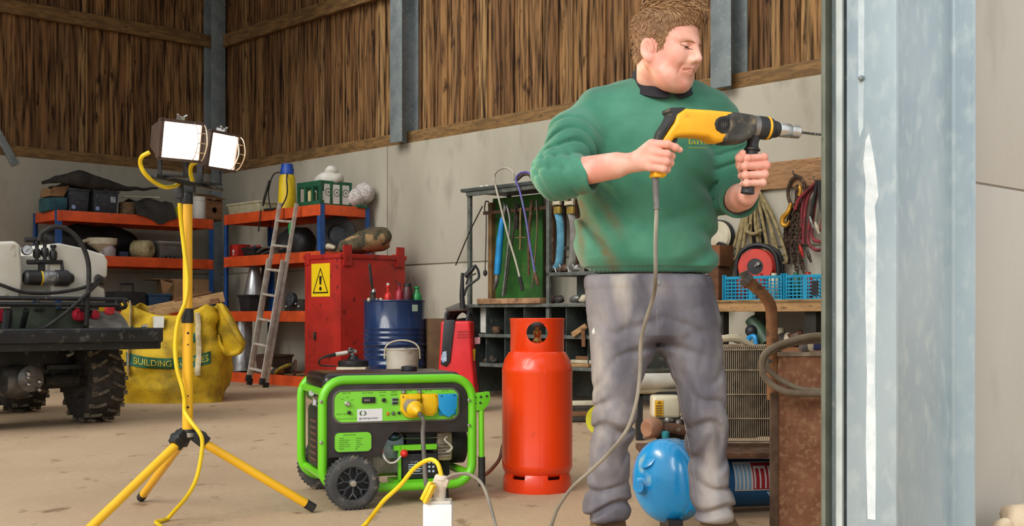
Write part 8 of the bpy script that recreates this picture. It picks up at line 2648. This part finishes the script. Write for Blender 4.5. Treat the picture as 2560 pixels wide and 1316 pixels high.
# ---- polo collar
COL = mat('black_collar', '22222a', '1b1b22', scale=20, rough=0.8)
nc = pt(1652, 200, 3.700)
cb = MB()
rings = []
fo = -78
for k in range(45):
    an = math.radians(fo + 6 + k * (348 / 44))
    fr = max(0.0, 1 - min(k, 44 - k) / 9.0)            # 1 at the leaf tips
    c_, s_ = math.cos(an), math.sin(an)
    zt_ = 1.511 + .043 * s_
    zl = zt_ - .042 - .016 * fr - .004 * abs(c_)
    zl = zl + (.004 if k in (0, 44) else 0)
    rt, rl_ = .071, .105 + .012 * fr
    def cp_(r, z, sy=1.04):
        return (nc[0] + r * c_, nc[1] + r * s_ * sy, z)
    rings.append([cp_(rt - .004, zt_ - .03), cp_(rt - .003, zt_), cp_(rt + .003, zt_ + .006), cp_(rt + .012, zt_), cp_(rl_, zl), cp_(rl_ - .004, zl - .003), cp_(rt + .006, zt_ - .02)])
cb.loft(rings)
cb.build('polo_collar', COL, man, sharp=60)

def soil(o, m_, val, col, r0, r1, sc_=26):
    at = o.data.attributes.new('wear', 'FLOAT', 'POINT')
    at.data.foreach_set('value', np.asarray(val, np.float32))
    nt = m_.node_tree; N, L = nt.nodes, nt.links
    bs = N['Principled BSDF']; sk = bs.inputs['Base Color'].links[0].from_socket
    an = N.new('ShaderNodeAttribute'); an.attribute_name = 'wear'
    nz = N.new('ShaderNodeTexNoise'); nz.inputs['Scale'].default_value = sc_; nz.inputs['Detail'].default_value = 6
    tc = N.new('ShaderNodeTexCoord'); L.new(tc.outputs['Object'], nz.inputs['Vector'])
    mr = N.new('ShaderNodeMapRange'); mr.inputs[1].default_value = r0; mr.inputs[2].default_value = r1
    L.new(nz.outputs['Fac'], mr.inputs[0])
    ml = N.new('ShaderNodeMath'); ml.operation = 'MULTIPLY'; ml.use_clamp = True
    L.new(an.outputs['Fac'], ml.inputs[0]); L.new(mr.outputs[0], ml.inputs[1])
    mx = N.new('ShaderNodeMix'); mx.data_type = 'RGBA'
    L.new(ml.outputs[0], mx.inputs[0]); L.new(sk, mx.inputs[6]); mx.inputs[7].default_value = lin(col)
    L.new(mx.outputs[2], bs.inputs['Base Color'])


# mud smeared on the sweatshirt
spx, spy = CX + v[:, 0] / sc, HY - (v[:, 2] - EYE) / sc
def smear(x0, y0, x1, y1, w):
    dx, dy = x1 - x0, y1 - y0
    t = np.clip(((spx - x0) * dx + (spy - y0) * dy) / (dx * dx + dy * dy), 0, 1)
    return np.exp(-(np.hypot(spx - x0 - t * dx, spy - y0 - t * dy) / w) ** 2) * (v[:, 1] < 3.75)
soil(swt, SWEAT, np.clip(.95 * smear(1446, 520, 1530, 672, 13) + .6 * smear(1490, 490, 1540, 590, 16) + .8 * smear(1446, 500, 1452, 660, 9) + .5 * smear(1470, 688, 1500, 688, 10), 0, 1), '6e5a38', .2, .7)

# ---- jeans
ly = [700, 750, 800, 850, 900, 960, 1000, 1050, 1100, 1150, 1200, 1235, 1262, 1285, 1300]
A_l = [1470, 1472, 1475, 1477, 1480, 1482, 1484, 1484, 1475, 1472, 1472, 1470, 1464, 1463, 1468]
A_r = [1650, 1652, 1652, 1648, 1628, 1602, 1594, 1587, 1578, 1571, 1572, 1573, 1577, 1572, 1566]
B_l = [1600, 1610, 1625, 1648, 1668, 1690, 1699, 1709, 1717, 1723, 1728, 1732, 1733, 1738, 1742]
B_r = [1778, 1790, 1801, 1807, 1811, 1814, 1815, 1816, 1816, 1818, 1823, 1828, 1836, 1838, 1834]
dep = [.125, .130, .128, .120, .112, .104, .098, .092, .086, .082, .080, .080, .084, .082, .076]
jz = [EYE + (HY - y) * 3.7 / F for y in ly]
mk = lambda l, r: ([((a + b) / 2 - CX) * 3.7 / F for a, b in zip(l, r)], [(b - a) / 2 * 3.7 / F for a, b in zip(l, r)])
Acx, Aa = mk(A_l, A_r); Bcx, Ba = mk(B_l, B_r)
jcy = [3.735, 3.735, 3.735, 3.73, 3.725, 3.715, 3.71, 3.70, 3.705, 3.71, 3.715, 3.72, 3.72, 3.72, 3.72]
wz = [EYE + (HY - y) * 3.7 / F for y in (684, 700, 750, 800, 838, 860)]
wcx = [((a + b) / 2 - CX) * 3.7 / F for a, b in ((1466, 1778), (1466, 1780), (1470, 1790), (1474, 1801), (1500, 1790), (1560, 1740))]
wa = [(b - a) / 2 * 3.7 / F for a, b in ((1466, 1778), (1466, 1780), (1470, 1790), (1474, 1801), (1500, 1790), (1560, 1740))]
wd = [.122, .124, .130, .132, .12, .09]


def jean_sdf(p):
    x, y, z = p[:, 0], p[:, 1], p[:, 2]
    sj = 3.7 / F
    py = HY - (z - EYE) / sj; px = CX + x / sj
    dA = stack(p, jz, Acx, jcy, Aa, dep); dB = stack(p, jz, Bcx, jcy, Ba, dep)
    kn = np.exp(-((py - 1065) / 70) ** 2)
    hem = np.clip((py - 1190) / 50, 0, 1)
    up = np.exp(-((py - 850) / 60) ** 2)
    wv = 1.6 * np.sin(px * .045 + py * .021) + 1.1 * np.sin(px * .021 - py * .034)
    dA = dA - .0062 * kn * crease((py - 1060) * .075 + (px - 1530) * .045 + wv) - .0075 * hem * crease((py - 1200) * .11 + (px - 1520) * .02 + .8 * wv)
    dB = dB - .006 * kn * crease((py - 1060) * .07 - (px - 1760) * .05 + wv) - .0075 * hem * crease((py - 1200) * .105 - (px - 1780) * .03 + .8 * wv)
    low = np.clip((py - 1060) / 60, 0, 1) * np.clip((1230 - py) / 60, 0, 1)
    dA = dA - .0045 * low * crease(py * .04 - px * .06 + wv); dB = dB - .0045 * low * crease(py * .04 + px * .05 + wv)
    thi = np.clip((py - 740) / 60, 0, 1) * np.clip((1010 - py) / 60, 0, 1)
    dA = dA - .0018 * thi * crease(py * .05 + (px - 1550) * .012 + wv, 5); dB = dB - .0024 * thi * crease(py * .045 - (px - 1700) * .022 + wv, 5)
    d = smin(dA, dB, .022)
    d = smin(d, stack(p, wz, wcx, [3.735] * 6, wa, wd), .02)
    d = d - .008 * up * crease((py - 840) * .10 - np.abs(px - 1650) * .035) * np.clip(1 - np.abs(px - 1650) / 130, 0, 1)
    d = d - .0022 * np.exp(-((px - 1641) / 9) ** 2) * np.clip((842 - py) / 15, 0, 1) - .0014 * np.clip((722 - py) / 4, 0, 1)
    return smax(d, z - (EYE + (HY - 686) * sj), .003)


JEAN = mat('worn_grey_denim', '57545c', '7c7a81', scale=7, rough=0.85, spec=0.2, bump=0.2, bscale=500, lo=0.40, hi=0.66, col3='a79f97', s3=4.5, lo3=0.53, hi3=0.68, stretch=(1.3, 1.3, 0.5), detail=7)
v, q = sdf_mesh(jean_sdf, (.20, 3.52, .12), (.72, 3.92, .92), .0042)
jn = mesh_np('jeans', v, q, JEAN, man)
# worn and dusty places on the denim
jv = v
jpx, jpy = CX + jv[:, 0] / (3.7 / F), HY - (jv[:, 2] - EYE) / (3.7 / F)
G2 = lambda x, y, sx, sy: np.exp(-((jpx - x) / sx) ** 2 - ((jpy - y) / sy) ** 2)
wear = 0.85 * G2(1500, 900, 26, 190) + .9 * G2(1550, 1030, 45, 60) + .7 * G2(1510, 1120, 34, 70) + .8 * G2(1800, 900, 24, 150) + .8 * G2(1775, 1065, 50, 45) + .6 * G2(1690, 960, 14, 130) + .5 * G2(1590, 880, 16, 120) + .8 * G2(1640, 725, 26, 22) + .55 * G2(1765, 1190, 40, 70) + .4 * G2(1545, 1200, 30, 60)
soil(jn, JEAN, wear * .62, 'b3aba3', .12, .85)
STI = mat('pale_stitching', '8b8580', rough=0.85)
for pts in (((1664, 862), (1682, 930), (1700, 1000), (1716, 1080), (1730, 1150), (1740, 1210)), ((1641, 706), (1642, 760), (1643, 800), (1644, 838)))  :
    e = MB()
    pl_ = [(np.interp(t_, range(len(pts)), [c[0] for c in pts]), np.interp(t_, range(len(pts)), [c[1] for c in pts])) for t_ in np.linspace(0, len(pts) - 1, 40)]
    e.tube([hit(jean_sdf, px, py, 3.4, 4.0, -.0004) for px, py in pl_], .0013, 5, smooth=False)
    e.build('seam', STI, jn)
a = MB(); c0 = hit(jean_sdf, 1644, 708, 3.4, 4, 0.001); a.lathe([(.008, 0), (.008, .003), (.004, .004)], c0, (0, -1, 0), 14); a.build('button', STEEL, jn)
a = MB(); c0 = hit(jean_sdf, 1486, 830, 3.4, 4, 0.001); a.sphere(c0, (.008, .004, .012), 10, 8); a.wob(.003, 90, 1); a.build('frayed_patch', PAPER, jn)

# ---- boots
BOOT = mat('brown_boot', '6d5338', '54402b', scale=12, rough=0.7, bump=0.2, col3='8a7353', s3=24)
for ank, toe in ((pt(1520, 1320, 3.735), np.array([.270, 3.56, .045])), (pt(1795, 1320, 3.735), np.array([.735, 3.62, .045]))):
    heel = np.array([ank[0], ank[1] + .045, .042])
    if toe[0] > .5:
        heel = heel + np.array([.02, 0, 0])

    def boot(p, ank=ank, toe=toe, heel=heel):
        d = chain(p, [ank + [0, 0, .085], ank, heel], [.046, .048, .042], .02)
        d = smin(d, rc(p, heel, toe, .042, .046), .03)
        d = smin(d, rc(p, ank, (heel + toe) / 2, .045, .040), .03)
        d = smax(d, .001 - p[:, 2], .004)
        sole = smax(rc(p * [1, 1, 0], heel * [1, 1, 0], toe * [1, 1, 0], .050, .054), np.abs(p[:, 2] - .012) - .011, .004)
        return np.minimum(d, sole)
    lo = np.minimum(np.minimum(ank, toe), heel) - .07; hi = np.maximum(np.maximum(ank, toe), heel) + .08
    lo[2] = -.01; hi[2] = .26
    v, q = sdf_mesh(boot, lo, hi, .0045)
    mesh_np('boot', v, q, BOOT, man)
